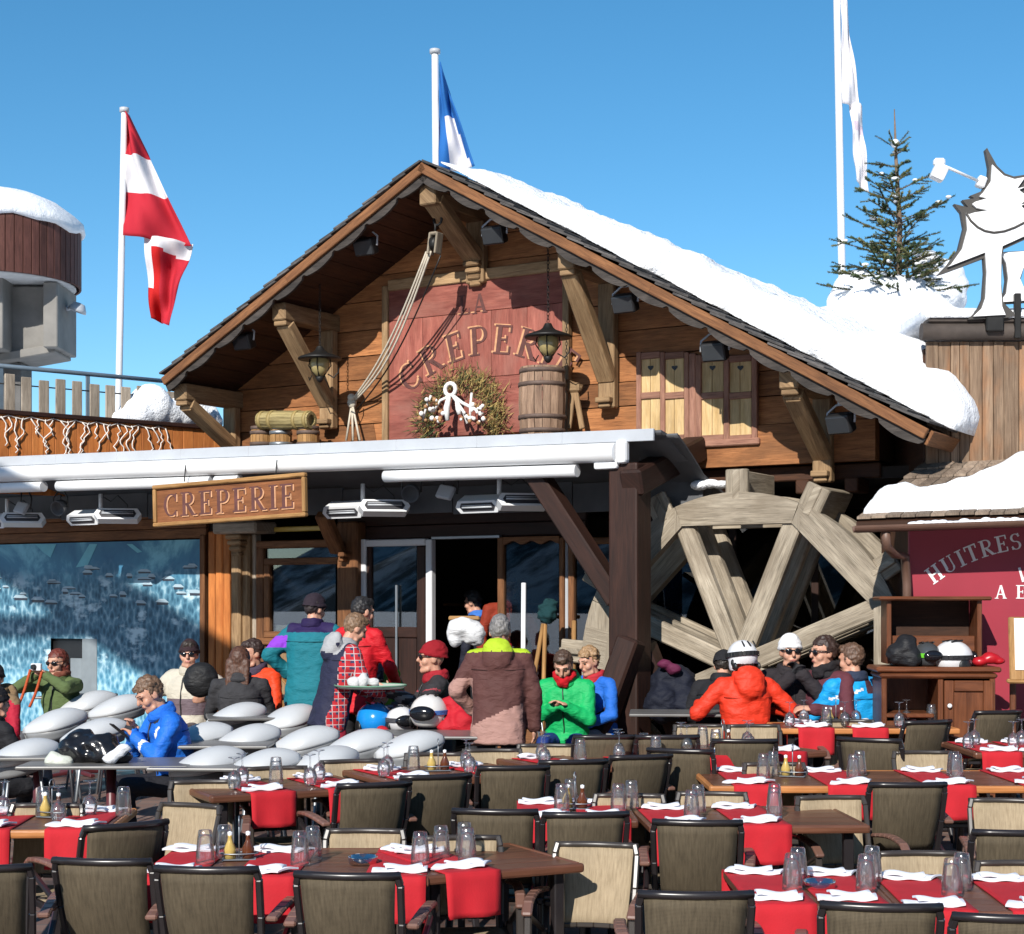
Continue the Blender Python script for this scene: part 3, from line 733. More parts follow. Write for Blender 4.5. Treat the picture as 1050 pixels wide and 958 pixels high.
# arched word
hh = .28; wid = text_width('CREPERIE', .13) * hh; rad = 1.35; top = fac(497, 334, .06); cx_ = top.x - pc.x + .02; cz_ = top.z - pc.z - hh - rad
def af(s): t = (s - wid / 2) / rad; return ((cx_ + rad * math.sin(t), cz_ + rad * math.cos(t)), -t)
lettering(bm, 'CREPERIE', hh, af, .004, .13, 0, .001)
obj('lettering', bm, M_LET, pan)
bm = new_bm()
sh = lambda f: (lambda s: ((f(s)[0][0] - .022, f(s)[0][1] + .012), f(s)[1]))
lettering(bm, 'LA', .19, sh(lambda s: ((c0.x - pc.x - .16 + s, c0.z - pc.z), .03)), .002, .12, 0, -.001); obj('letter_outline', bm, M_LETG, pan); bm = new_bm()
lettering(bm, 'CREPERIE', hh, sh(af), .002, .13, 0, -.001)
obj('letter_outline', bm, M_LETG, pan)

# carved hanging sign CREPERIE
v_ = V0 + .16
sc = fac(233.5, 513.5, v_); sgn = frontthing('carved_sign', 'carved orange wooden sign reading CREPERIE hung under the white awning tube', 'sign', sc)
wd = fac(312, 513, v_).x - fac(156, 513, v_).x; ht = fac(233, 492, v_).z - fac(233, 536, v_).z
sl_ = .058
TI = Matrix.Rotation(-R(1.6), 3, 'Y')
bm = new_bm(); box(bm, (0, .02, 0), (wd - .06, .03, ht - .05), TI, .004); obj('board', bm, W_SIGN, sgn)
bm = new_bm()
for sgz in (-1, 1):
    box(bm, TI @ Vector((0, 0, sgz * (ht / 2 - .02))), (wd, .06, .04), TI, .01); box(bm, TI @ Vector((sgz * (wd / 2 - .02), .001, 0)), (.04, .056, ht - .08), TI, .01)
obj('frame', bm, W_GOLD, sgn)
lh = ht * .56; lw = text_width('CREPERIE', .15) * lh
fr_ = lambda s, dx=0, dz=0: ((lambda v: (v.x, v.z))(TI @ Vector((s - lw / 2 + dx, 0, -lh / 2 + dz))), R(1.6))
bm = new_bm(); lettering(bm, 'CREPERIE', lh, lambda s: fr_(s), .012, .15, 0, -.005); obj('lettering', bm, M_LET, sgn)
bm = new_bm(); lettering(bm, 'CREPERIE', lh, lambda s: fr_(s, .014, -.010), .010, .15, 0, -.005); obj('letter_edge', bm, M_LETG, sgn)
bm = new_bm()
for sx in (-.3, .3): tube(bm, [(sx * wd, .02, ht / 2), (sx * wd, .04, ht / 2 + .16)], .006, 6)
obj('hanger', bm, M_IRON, sgn)

# ------------------------------------------------------------------ floodlights under the verge
def floodlight_parts(root, big=1.15):
    bm = new_bm(); box(bm, (0, 0, 0), (.19 * big, .11, .14 * big), Matrix.Rotation(R(24), 3, 'X'), .018, seg=2)
    for k in range(5): box(bm, (-.07 + .035 * k, .055, .02), (.006, .03, .11), Matrix.Rotation(R(24), 3, 'X'), .001)
    obj('housing', bm, M_BLACK, root)
    bm = new_bm(); box(bm, Matrix.Rotation(R(24), 3, 'X') @ Vector((0, -.058, 0)), (.17 * big, .008, .115 * big), Matrix.Rotation(R(24), 3, 'X'), .004)
    obj('lens', bm, plain('flood_glass', (.035, .038, .042), .08, .1), root)
    bm = new_bm(); tube(bm, [(-.11 * big, 0, 0), (-.11 * big, .01, .09), (-.05, .02, .15), (.05, .02, .15), (.11 * big, .01, .09), (.11 * big, 0, 0)], .010, 6)
    box(bm, (0, .02, .17), (.06, .05, .04), None, .006)
    obj('bracket', bm, M_LGREY, root)
fl0 = None; flab = ['lowest on the left verge, above the far left bracket', 'higher on the left verge, near the ridge', 'just right of the ridge, above the hanging pulley', 'right of the tall old bracket', 'above the pale wooden shutters', 'lowest on the right verge, near the eave']
for (x, y), la in zip(((250, 345), (375, 248), (507, 236), (641, 306), (733, 355), (862, 429)), flab):
    p = W(fac(x, y + 5, .78)); L_ = 'black floodlight ' + la
    if fl0 is None:
        fl0 = thing('floodlight', L_, 'floodlight', p, -TH, 'floodlights under the gable verge'); floodlight_parts(fl0)
    else: dup(fl0, p, -TH - R(random.uniform(-12, 12)), L_)
# ------------------------------------------------------------------ lanterns on chains
M_LGL = plain('yellow_lamp_glass', (.34, .27, .12), .15, .15, 8, 0)
def lantern(x, y, ytop, v, lab):
    p = fac(x, y, v); zt = fac(x, ytop, v).z - p.z
    t = frontthing('lantern', lab, 'lantern', p, 'lanterns under the gable')
    bm = new_bm(); lathe(bm, [(.03, .16), (.05, .12), (.075, .10), (.20, .055), (.215, .045), (.215, .03), (.06, .04)], 24); obj('shade', bm, M_IRON, t)
    bm = new_bm(); lathe(bm, [(0, -.14), (.03, -.135), (.075, -.09), (.10, -.02), (.09, .03), (.05, .05)], 20); obj('glass', bm, M_LGL, t)
    bm = new_bm()
    for k in range(4):
        a = k * math.pi / 2 + .4; tube(bm, [(.1 * math.cos(a), .1 * math.sin(a), .04), (.112 * math.cos(a), .112 * math.sin(a), -.03), (.03 * math.cos(a), .03 * math.sin(a), -.15)], .006, 6)
    lathe(bm, [(0, -.2), (.02, -.19), (.045, -.15), (.03, -.13), (0, -.13)], 12)
    tube(bm, [(.1, 0, -.12), (.17, 0, -.16), (.2, .03, -.11), (.19, .06, -.06)], .007, 6); tube(bm, [(-.1, 0, -.12), (-.15, .03, -.16), (-.2, .08, -.12)], .006, 6)
    obj('cage', bm, M_IRON, t)
    bm = new_bm(); zz = .16; k = 0
    while zz < zt:
        q = [(math.cos(a) * .012, 0, zz + .02 + math.sin(a) * .022) for a in [i * math.pi / 3 for i in range(6)]]
        if k % 2: q = [(0, a, b) for a, _, b in q]
        tube(bm, q, .0035, 5, closed=True); zz += .033; k += 1
    obj('chain', bm, M_IRON, t)
lantern(328, 372, 282, .62, 'iron lantern with yellowish glass on a chain at the left bracket')
lantern(562, 350, 255, .62, 'iron lantern with yellowish glass on a chain above the upright barrel')
# ------------------------------------------------------------------ pulley and rope
p = fac(446, 250, .72); pul = frontthing('pulley', 'worn wooden pulley block with iron hook hanging at the ridge bracket', 'pulley', p)
bm = new_bm(); 
for k in (-1, 1): box(bm, (k * .04, 0, 0), (.022, .11, .2), Matrix.Rotation(R(8), 3, 'Y'), .03, seg=3)
box(bm, (0, 0, .09), (.09, .1, .03), None, .01); obj('block', bm, W_GREY, pul)
bm = new_bm(); lathe(bm, [(0, -.025), (.07, -.025), (.055, 0), (.07, .025), (0, .025)], 16, Matrix.Rotation(math.pi / 2, 4, 'Y')); obj('wheel', bm, M_IRON, pul)
bm = new_bm(); tube(bm, [(0, 0, .1), (.005, 0, .16)] + [(.03 - .045 * math.cos(a) - .0, 0, .22 - .05 * math.sin(a)) for a in [i * .5 for i in range(-1, 9)]], .012, 7); obj('hook', bm, M_IRON, pul)
bm = new_bm()
r0 = fac(440, 258, .74); knot = fac(361, 413, .10)
def sagp(a, b, s, n=14): return [a.lerp(b, k / n) + Vector((0, 0, -s * math.sin(math.pi * k / n))) for k in range(n + 1)]
for k in range(3): tube(bm, sagp(r0 + Vector((.025 * k - .03, 0, 0)), knot + Vector((.02 * k, 0, .02)), .14 + .04 * k), .011, 6)
ball(bm, knot, (.05, .045, .06), 10, 8); ball(bm, knot + Vector((.01, -.02, .05)), (.045, .04, .04), 10, 6)
for k in range(3): tube(bm, [knot, fac(355 + 7 * k, 452, .12 + .03 * k)], .012, 6)
ro = obj('rope', bm, M_ROPE); ro.matrix_world = LM; tag(ro, 'pale rope running from the ridge pulley down to a knot behind the awning', 'rope')
bm = new_bm(); tube(bm, sagp(fac(452, 262, .70), fac(366, 420, .06), .16), .008, 6); ro = obj('cable', bm, M_IRON); ro.matrix_world = LM; tag(ro, 'thin dark cable hanging beside the pale rope', 'cable')

# ------------------------------------------------------------------ wreath
p = fac(472, 422, .12); wr = frontthing('straw_wreath', 'bushy straw and fir wreath with white rope loops on the red gable panel', 'wreath', p)
M_STRAW = plain('straw', (.36, .26, .09), .9, .35, 30, .1); M_SPRIG = plain('fir_sprig', (.06, .075, .025), .9, .3, 30, .1)
bm = new_bm()
for k in range(1700):
    a = random.uniform(-.35, math.pi + .35); rr_ = random.gauss(.40, .07); c = Vector((rr_ * math.cos(a), random.uniform(-.08, .06), rr_ * math.sin(a) - .10))
    d = Vector((math.cos(a) + random.gauss(0, .9), random.gauss(0, .5) - .3, math.sin(a) + random.gauss(0, .9))).normalized() * random.uniform(.05, .13)
    s_ = d.cross(Vector((random.random(), random.random(), random.random()))).normalized() * .006
    f = bm.faces.new([bm.verts.new(q) for q in (c - s_, c + s_, c + d)]); f.material_index = 1 if random.random() < .3 + .25 * (math.cos(a) < -.3) else 0
obj('foliage', bm, [M_STRAW, M_SPRIG], wr)
M_WROPE = plain('white_rope', (.72, .70, .68), .8, .08, 20, .2)
bm = new_bm()
tube(bm, [(-.03 + .06 * math.cos(a), -.13, .20 + .06 * math.sin(a)) for a in [i * math.pi / 6 for i in range(12)]], .021, 8, closed=True)
tube(bm, [(-.04, -.14, .13), (-.06, -.15, .02), (-.05, -.15, -.10)], [.022, .032, .02], 8); tube(bm, [(.02, -.14, .13), (.12, -.15, .06), (.24, -.14, .0), (.34, -.13, -.06)], .016, 8)
tube(bm, [(.05, -.14, .11), (.08, -.155, .0), (.09, -.155, -.05)], [.02, .03, .02], 8); tube(bm, [(-.26, -.12, .16), (-.31, -.13, .04), (-.36, -.12, -.08)], .012, 7)
tube(bm, [(.22, -.14, .15), (.21, -.15, .02), (.20, -.14, -.12)], .012, 7); tube(bm, [(-.02, -.14, .14), (-.14, -.14, .10), (-.22, -.13, .0)], .014, 7); tube(bm, [(.0, -.14, .14), (.13, -.15, -.02), (.17, -.14, -.14)], .014, 7)
obj('rope_bow', bm, M_WROPE, wr)
bm = new_bm()
for k in range(46):
    a = random.uniform(-.1, .7) if k % 2 else random.uniform(2.2, 3.0); rr_ = random.uniform(.12, .38)
    ball(bm, (rr_ * math.cos(a) * 1.0, -.14 - random.random() * .04, rr_ * math.sin(a) - .13), random.uniform(.013, .026), 8, 6, None, 0 if random.random() < .7 else 1)
obj('white_bauble', bm, [M_WROPE, plain('rusty_bauble', (.35, .18, .08))], wr)['kind'] = 'stuff'

# ------------------------------------------------------------------ barrels
W_BAR = wood('barrel_staves', (.20, .12, .08), (.42, .28, .19), 1.5, 10, var=.1, crack=.5); W_BAR2 = wood('mossy_staves', (.22, .17, .07), (.42, .34, .16), 1.5, 10, var=.1)
M_HOOP = plain('rusty_hoop', (.10, .065, .05), .7, .3, 12, .2)
def barrel(lab, p, r, h, M, wm, hoop=M_HOOP, bulge=.12):
    t = frontthing('barrel', lab, 'barrel', p)
    bm = new_bm(); n = 18
    for k in range(n):
        a0, a1 = 2 * math.pi * k / n + .012, 2 * math.pi * (k + 1) / n - .012; o_ = random.uniform(-.003, .003)
        prof = [(r * (1 + bulge * math.sin(math.pi * j / 8)) + o_, -h / 2 + h * j / 8) for j in range(9)]
        A = []
        for rr_, z_ in prof: A.append([bm.verts.new(M @ Vector((q * math.cos(a), q * math.sin(a), z_))) for q, a in ((rr_, a0), (rr_, a1), (rr_ - .03, a1), (rr_ - .03, a0))])
        fs = []
        for u_, v__ in zip(A[:-1], A[1:]):
            for q in range(4): fs.append(bm.faces.new((u_[q], u_[(q + 1) % 4], v__[(q + 1) % 4], v__[q])))
        fs += [bm.faces.new(A[0][::-1]), bm.faces.new(A[-1])]
        l0 = bm.loops.layers.uv['UVMap']; l1 = bm.loops.layers.uv['rnd']; rd = random.random(); oo = random.random() * 20
        for f in fs:
            for lp in f.loops: q = M.inverted() @ lp.vert.co; lp[l0].uv = (q.z + oo, math.atan2(q.y, q.x) * r + oo); lp[l1].uv = (rd, rd)
    bmesh.ops.recalc_face_normals(bm, faces=list(bm.faces))
    obj('stave', bm, wm, t)['kind'] = 'stuff'
    bm = new_bm(); lathe(bm, [(0, h / 2 - .03), (r - .01, h / 2 - .03)], 18, M); obj('end_board', bm, wm, t); bm = new_bm(); lathe(bm, [(r - .01, -h / 2 + .03), (0, -h / 2 + .03)], 18, M); obj('end_board', bm, wm, t)
    for f_ in (.06, .26, .74, .94):
        bm = new_bm()
        rr_ = r * (1 + bulge * math.sin(math.pi * f_)) + .006; z_ = -h / 2 + h * f_
        lathe(bm, [(rr_ - .004, z_ - .018), (rr_ + .003, z_ - .018), (rr_ + .003, z_ + .018), (rr_ - .004, z_ + .018)], 24, M)
        obj('hoop', bm, hoop, t)
    return t
RX = Matrix.Rotation(math.pi / 2, 4, 'Y')
p = fac(556, 412, .5); barrel('upright weathered barrel with rusty hoops under the right lantern', p, .20, .62, Matrix.Identity(4), W_BAR, bulge=.08)
p = fac(293, 431, .45); barrel('mossy yellow barrel lying on its side on two kegs at the gable', p, .085, .66, Matrix.Rotation(R(3), 4, 'Y') @ RX, W_BAR2, plain('straw_hoop', (.3, .22, .08)))
for x, la, wm, hp in ((268, 'small plain keg end under the left half of the mossy barrel', W_GOLD, M_HOOP), (288, 'small keg with a shiny metal hoop under the mossy barrel', W_GOLD, M_STEEL), (316, 'small pale keg under the right end of the mossy barrel', W_GOLD, M_HOOP)):
    barrel(la, fac(x, 450, .38), .10, .24, Matrix.Identity(4), wm, hp)
# wooden tool and small pump by the barrel
bm = new_bm()
for x0, y0, x1, y1 in ((583, 440, 588, 400), (597, 440, 590, 400)): beam(bm, fac(x0, y0, .3), fac(x1, y1, .25), .05, .03, Vector((0, 1, 0)), .006)
box(bm, fac(588, 398, .25), (.14, .08, .09), None, .02); tube(bm, [fac(580, 392, .28), fac(597, 398, .22)], .03, 8)
o = obj('wooden_trestle', bm, W_OLD); o.matrix_world = LM; tag(o, 'small old wooden trestle standing right of the upright barrel', 'trestle')

# ------------------------------------------------------------------ electric heaters and lamps under the canopy
M_ELEM = plain('heater_element', (.05, .05, .055), .3, .2)
def heater_parts(t):
    for sx, rz_, tilt in ((-.17, R(-8), R(28)), (.24, R(35), R(-20))):
        Mx = Matrix.Translation((sx, 0, 0)) @ Matrix.Rotation(rz_, 4, 'Z') @ Matrix.Rotation(tilt, 4, 'X')
        bm = new_bm()
        prof = [(-.05, -.09), (-.05, .09), (.035, .05), (.035, -.05)]
        prism(bm, [(-.24, 0), (-.20, .06), (.20, .06), (.24, 0), (.20, -.06), (-.20, -.06)], lambda a, b, d: Mx @ Vector((a, d, b)), -.07, .06)
        h = obj('heater_head', bm, M_WHITE, t)
        bm = new_bm(); prism(bm, [(-.19, 0), (-.165, .04), (.165, .04), (.19, 0), (.165, -.04), (-.165, -.04)], lambda a, b, d: Mx @ Vector((a, d, b)), -.074, -.068); obj('reflector', bm, M_ELEM, h)
        bm = new_bm(); tube(bm, [Mx @ Vector((-.16, -.08, 0)), Mx @ Vector((.16, -.08, 0))], .009, 6); tube(bm, [Mx @ Vector((-.16, -.08, .02)), Mx @ Vector((.16, -.08, .02))], .004, 5); obj('heater_bar', bm, M_LGREY, h)
    bm = new_bm(); tube(bm, [(0, .02, .04), (0, .02, .24)], .022, 10); box(bm, (.02, .02, .03), (.3, .05, .03), None, .01); obj('mount', bm, M_WHITE, t)
    bm = new_bm(); tube(bm, [(0, .04, .22), (.1, .06, .16), (.2, .05, .22), (.3, .08, .12), (.33, .05, .03)], .006, 6); obj('cable', bm, M_BLACK, t)
ht0 = None
for x, y, la in ((365, 522, 'white double infrared heater right of the carved sign'), (505, 516, 'white double infrared heater over the open doorway'), (96, 530, 'white double infrared heater left of the carved sign'), (0, 534, 'white double infrared heater cut off at the left border')):
    p = W(fac(x + 6, y, .95))
    if ht0 is None: ht0 = thing('patio_heater', la, 'heater', p, -TH + R(6), 'infrared heaters under the canopy'); heater_parts(ht0)
    else: dup(ht0, p, -TH + R(6), la)
sp0 = None
for x, y, rz_, la in ((422, 505, 20, 'dark round spotlight under the canopy, between the two right heaters'), (62, 520, 10, 'dark round spotlight left of the left heater')):
    p = W(fac(x, y, 1.0))
    if sp0 is None:
        sp0 = thing('spotlight', la, 'spotlight', p, -TH + R(rz_), 'dark spotlights under the canopy')
        bm = new_bm(); lathe(bm, [(0, .08), (.05, .075), (.075, .03), (.085, -.06), (.075, -.06), (.06, 0), (0, .01)], 16, Matrix.Rotation(R(-70), 4, 'X')); obj('lamp_body', bm, M_DGREY, sp0)
        bm = new_bm(); tube(bm, [(-.09, 0, 0), (-.09, 0, .1), (-.04, .01, .16), (-.04, .01, .22)], .008, 6); tube(bm, [(.09, 0, 0), (.09, 0, .1), (.04, .01, .16), (.04, .01, .22)], .008, 6); obj('yoke', bm, M_BLACK, sp0)
    else: dup(sp0, p, -TH + R(rz_), la)
sq0 = None
for x, y, la in ((457, 505, 'pale square lamp tilted up beside the round spotlight'), (22, 521, 'pale square lamp tilted up near the left border')):
    p = W(fac(x, y, 1.0))
    if sq0 is None:
        sq0 = thing('square_lamp', la, 'lamp', p, -TH, 'square lamps under the canopy')
        bm = new_bm(); box(bm, (0, 0, 0), (.17, .05, .13), Matrix.Rotation(R(-25), 3, 'X') @ Matrix.Rotation(R(12), 3, 'Y'), .01); obj('lamp_body', bm, M_LGREY, sq0)
        bm = new_bm(); tube(bm, [(.1, .03, -.02), (.1, .05, .1), (.05, .05, .2)], .01, 6); tube(bm, [(-.05, .03, .03), (-.05, .05, .2)], .008, 6); obj('bracket', bm, M_BLACK, sq0)
    else: dup(sq0, p, -TH, la)

# ------------------------------------------------------------------ mill wheel
vw = .72; wc = fac(757, 684, vw); rin, rout = 1.29, 1.42
mw = frontthing('mill_wheel', 'big bleached octagonal wooden mill wheel beside the dark post', 'mill wheel', wc)
def ring(v_off, half, nm):
    bm = new_bm()
    for k in range(8):
        a0 = R(22.5 + 45 * k); a1 = R(22.5 + 45 * (k + 1)); am = (a0 + a1) / 2
        n_ = 10; out_ = []; in_ = []
        for j in range(n_ + 1):
            a = a0 + (a1 - a0) * j / n_
            sag = rin * math.cos((a1 - a0) / 2) / math.cos(a - am)
            in_.append((sag * math.cos(a), sag * math.sin(a)))
            ro_ = rout + .045
            g_ = .004 / ro_ * (1 if j == 0 else (-1 if j == n_ else 0))
            out_.append((ro_ * math.cos(a + g_), ro_ * math.sin(a + g_)))
        d_ = .004 * (k % 2)
        prism(bm, in_ + out_[::-1], lambda x, y, d: Vector((x, d, y)), v_off - half - d_, v_off + half + d_)
    # UV so the grain follows each felloe
    l0 = bm.loops.layers.uv['UVMap']
    for f in bm.faces:
        for lp in f.loops:
            c = lp.vert.co; a = math.atan2(c.z, c.x); k = math.floor((a - R(22.5)) / R(45)); am = R(22.5 + 45 * k + 22.5); 
            lp[l0].uv = (-c.x * math.sin(am) + c.z * math.cos(am) + 3.1 * k, c.x * math.cos(am) + c.z * math.sin(am) + c.y + 1.7 * k)
    return obj('rim', bm, W_GREY, mw)
ring(0, .055, 'front')
ring(.62, .055, 'rear')
for off, dr in ((0.0, 0), (.36, 0), (.66, 0)):
    for k in range(8):
        a = R(22.5 + 45 * k); bm = new_bm()
        d = Vector((math.cos(a), 0, math.sin(a))); w_ = .165 if off == 0 else .13
        box(bm, d * (rin + .12) / 2 + Vector((0, off + .01 * (k % 3), 0)), (rin - .05, w_ if False else .09, w_), Matrix.Rotation(-a, 3, 'Y'), .012)
        obj('spoke', bm, W_GREY, mw)
for k, (a, ln, w_) in enumerate(((90, .25, .20), (64, .25, .21), (118, .24, .2), (33, .22, .2), (18, .2, .2), (5, .2, .2), (150, .25, .2), (176, .3, .2), (205, .3, .2))):
    bm = new_bm(); a = R(a); d = Vector((math.cos(a), 0, math.sin(a)))
    box(bm, d * (rout + ln / 2 - .02) + Vector((0, .33, 0)), (ln, .78, .05 if k > 2 else .07), Matrix.Rotation(-a, 3, 'Y') @ Matrix.Rotation(R(0), 3, 'X'), .008)
    box(bm, d * (rout + ln * .45) + Vector((0, -.02 + .004 * k, 0)), (ln, .06, w_), Matrix.Rotation(-a, 3, 'Y'), .012)
    obj('paddle', bm, W_GREY, mw)
bm = new_bm(); lathe(bm, [(0, -.12), (.12, -.12), (.14, -.09), (.14, .80), (0, .80)], 18, Matrix.Rotation(-math.pi / 2, 4, 'X')); obj('hub', bm, W_GREY, mw)
# ------------------------------------------------------------------ left wing: wall with the big photo print
lw = thing('side_wing', 'low brown wing left of the chalet pillar carrying the snowy photo print', 'building', O, -TH)
ux0 = fac(-160, 600, 0).x; ux1 = fac(212, 600, 0).x
bm = new_bm(); zt1 = fac(100, 524, 0).z; zt0 = fac(100, 555, 0).z
for k in range(3): box(bm, ((ux0 + ux1) / 2, .02, zt0 + (zt1 - zt0) * (k + .5) / 3), (ux1 - ux0, .07, (zt1 - zt0) / 3 - .005), None, .005)
obj('header_board', bm, W_POST if False else W_FASC, lw)
bm = new_bm(); box(bm, ((ux0 + ux1) / 2, .16, 1.45), (ux1 - ux0, .16, 3.0), None, 0); box(bm, ((ux0 + ux1) / 2, 1.6, 2.98), (ux1 - ux0, 3.0, .1), None, 0); obj('wall', bm, W_DARK, lw)
bm = new_bm(); box(bm, (ux1 - .035, .0, 1.35), (.07, .08, 2.6), None, .006); obj('edge_board', bm, W_FASC, lw)
mt = NT('photo_print'); muv = mt.uv()
sp_ = mt.t.nodes.new('ShaderNodeSeparateXYZ'); mt.l(muv, sp_.inputs[0]); vv_ = sp_.outputs[1]
big = mt.noise(mt.mapping(muv, (1.4, 1.0, 1)), 2.2, 6, .6, .8); trees = mt.noise(mt.mapping(muv, (9, 5, 1)), 6, 6, .7)
fine = mt.noise(mt.mapping(muv, (5, 5, 1)), 9, 5, .7)
vor = mt.t.nodes.new('ShaderNodeTexVoronoi'); vor.inputs['Scale'].default_value = 1; mt.l(mt.mapping(muv, (52, 26, 1)), vor.inputs['Vector'])
tr2 = mt.math('ADD', mt.math('MULTIPLY', vor.outputs['Distance'], .55), mt.math('MULTIPLY', trees, .5))
clear = mt.noise(mt.mapping(muv, (2.6, 3.4, 1)), 2.4, 4, .6)
top = mt.ramp(big, [(.35, (.03, .13, .25)), (.52, (.055, .21, .34)), (.62, (.18, .46, .58))])
low = mt.ramp(tr2, [(.30, (.05, .17, .27)), (.48, (.11, .30, .42)), (.72, (.36, .56, .65))])
mid = mt.mix(mt.ramp(clear, [(.56, (0, 0, 0)), (.64, (1, 1, 1))]), mt.ramp(tr2, [(.34, (.025, .085, .14)), (.6, (.09, .22, .31)), (.75, (.28, .44, .52))]), (.50, .66, .73, 1))
c = mt.mix(mt.ramp(mt.math('ADD', vv_, mt.math('MULTIPLY', big, .18)), [(.42, (0, 0, 0)), (.50, (1, 1, 1))]), low, mid)
c = mt.mix(mt.ramp(mt.math('ADD', vv_, mt.math('MULTIPLY', big, .25)), [(.86, (0, 0, 0)), (.98, (1, 1, 1))]), c, top)
mt.col(c); mt.set(Roughness=.4, Specular_IOR_Level=.3)
mp = frontthing('photo_print', 'huge blue photo print of a snowy mountain village on the wing wall', 'mural', fac(100, 640, .03))
p0 = fac(-150, 556, .03); p1 = fac(209, 556, .03); zb_ = .35; cz = fac(100, 640, .03)
bm = new_bm()
def mq(u0, u1, z0, z1, v=.03, mi=0):
    pts = [(u0, z0), (u1, z0), (u1, z1), (u0, z1)]
    vs = [bm.verts.new(Vector((a - cz.x, -(v - .03), b - cz.z))) for a, b in pts]; f = bm.faces.new(vs); f.material_index = mi
    for lp, (a, b) in zip(f.loops, pts): lp[bm.loops.layers.uv['UVMap']].uv = ((a - p0.x) / 2.6, (b - zb_) / (p0.z - zb_))
mx0 = fac(52, 660, .03).x; mx1 = fac(99, 660, .03).x; mz = fac(75, 655, .03).z; zt = fac(100, 556, .03).z
mq(p0.x, mx0, zb_, zt); mq(mx1, p1.x, zb_, zt); mq(mx0, mx1, mz, zt)
random.seed(77)
HOUSES = [(random.uniform(-40, 205), random.uniform(578, 618), random.uniform(7, 17), random.uniform(3, 6)) for _ in range(46)]
for (x, y, w_, h_) in [h_ for h_ in HOUSES if not (h_[1] < 590 and h_[0] < 90)]:
    a = fac(x - w_ / 2, y, .03); b = fac(x + w_ / 2, y, .03); zz = a.z; hh = h_ / 95
    mq(a.x + .02, b.x - .02, zz - hh * .6, zz, .033, 2)
    vs = [bm.verts.new(Vector((q - cz.x, -.005, r_ - cz.z))) for q, r_ in ((a.x, zz - .005), (b.x, zz - .005 - hh * .1), (b.x - (b.x - a.x) * .3, zz + hh * .45), (a.x + (b.x - a.x) * random.uniform(.1, .35), zz + hh * .5))]; f = bm.faces.new(vs); f.material_index = 1
for (pts) in (((36, 558), (58, 558), (52, 572), (44, 566)), ((92, 558), (100, 558), (90, 580), (78, 582)), ((130, 558), (136, 558), (146, 566), (141, 567))):
    vs = [bm.verts.new((lambda q: Vector((q.x - cz.x, -.004, q.z - cz.z)))(fac(x, y, .03))) for x, y in pts][::-1]; bm.faces.new(vs).material_index = 3
obj('print', bm, [mt.m, plain('printed_snow', (.34, .45, .52), .4), plain('printed_wall', (.03, .035, .05), .4), plain('printed_ice', (.12, .42, .52), .4)], mp)
bm = new_bm()
fb = lambda x0, y0, x1, y1, v, th: box(bm, ((fac(x0, y0, v).x + fac(x1, y0, v).x) / 2 - cz.x, -(v - .03) + th / 2, (fac(x0, y0, v).z + fac(x0, y1, v).z) / 2 - cz.z), (fac(x1, y0, v).x - fac(x0, y0, v).x, th, fac(x0, y0, v).z - fac(x0, y1, v).z), None, .004)
fb(84, 655, 99, 790, .04, .03); fb(72, 675, 84, 790, .036, .03)
obj('grey_door', bm, plain('grey_door_paint', (.20, .23, .25), .5), mp)
bm = new_bm(); fb(52, 655, 84, 675, -.02, .02); fb(52, 675, 72, 790, -.02, .02); obj('opening', bm, M_BLACK, mp)

# ------------------------------------------------------------------ terrace above the wing: cladding, slats, railing
A = P(-90, 415.5, 17.3); B = P(229, 441, 19.6); A.z = B.z = 3.98
dv = (B - A); Lp = dv.length; ax = dv.normalized(); ang = math.atan2(ax.y, ax.x)
par = thing('terrace_parapet', 'orange clad parapet of the upper terrace with a dark cap', 'parapet', A, ang)
bm = new_bm(); n_ = int(Lp / .13)
for k in range(n_): box(bm, ((k + .5) * Lp / n_, .02 + .003 * (k % 2), -.45), (Lp / n_ - .004, .04, .86), None, .004)
obj('cladding', bm, W_CLAD, par)
bm = new_bm(); box(bm, (Lp / 2, .04, .0), (Lp, .16, .05), None, .008); obj('cap', bm, W_POST, par)
bm = new_bm(); box(bm, (Lp / 2, 2.5, -.5), (Lp, 4.8, .1), None, .01); obj('terrace_slab', bm, M_CONC, par)
# icicle light string
bm = new_bm(); pts = []
random.seed(11)
tops = [(.35 + k * .085) for k in range(int((Lp - 1.0) / .085))]
tube(bm, [(t_, -.012, -.05 - .02 * math.sin(k * 2.1)) for k, t_ in enumerate(tops)], .007, 5)
for k, t_ in enumerate(tops):
    ln = random.choice((.22, .42, .50, .34, .52)); x = t_; q = [(x, -.012, -.05)]; z_ = -.05
    while z_ > -ln:
        z_ -= .035; x += random.uniform(-.04, .04); q.append((x, -.014 - random.random() * .012, z_))
    tube(bm, q, .0075, 5)
sl_o = obj('light_string', bm, plain('white_light_cable', (.72, .66, .60), .6, .2, 30)); place(sl_o, A, ang); tag(sl_o, 'white icicle light string draped over the orange parapet', 'string lights')
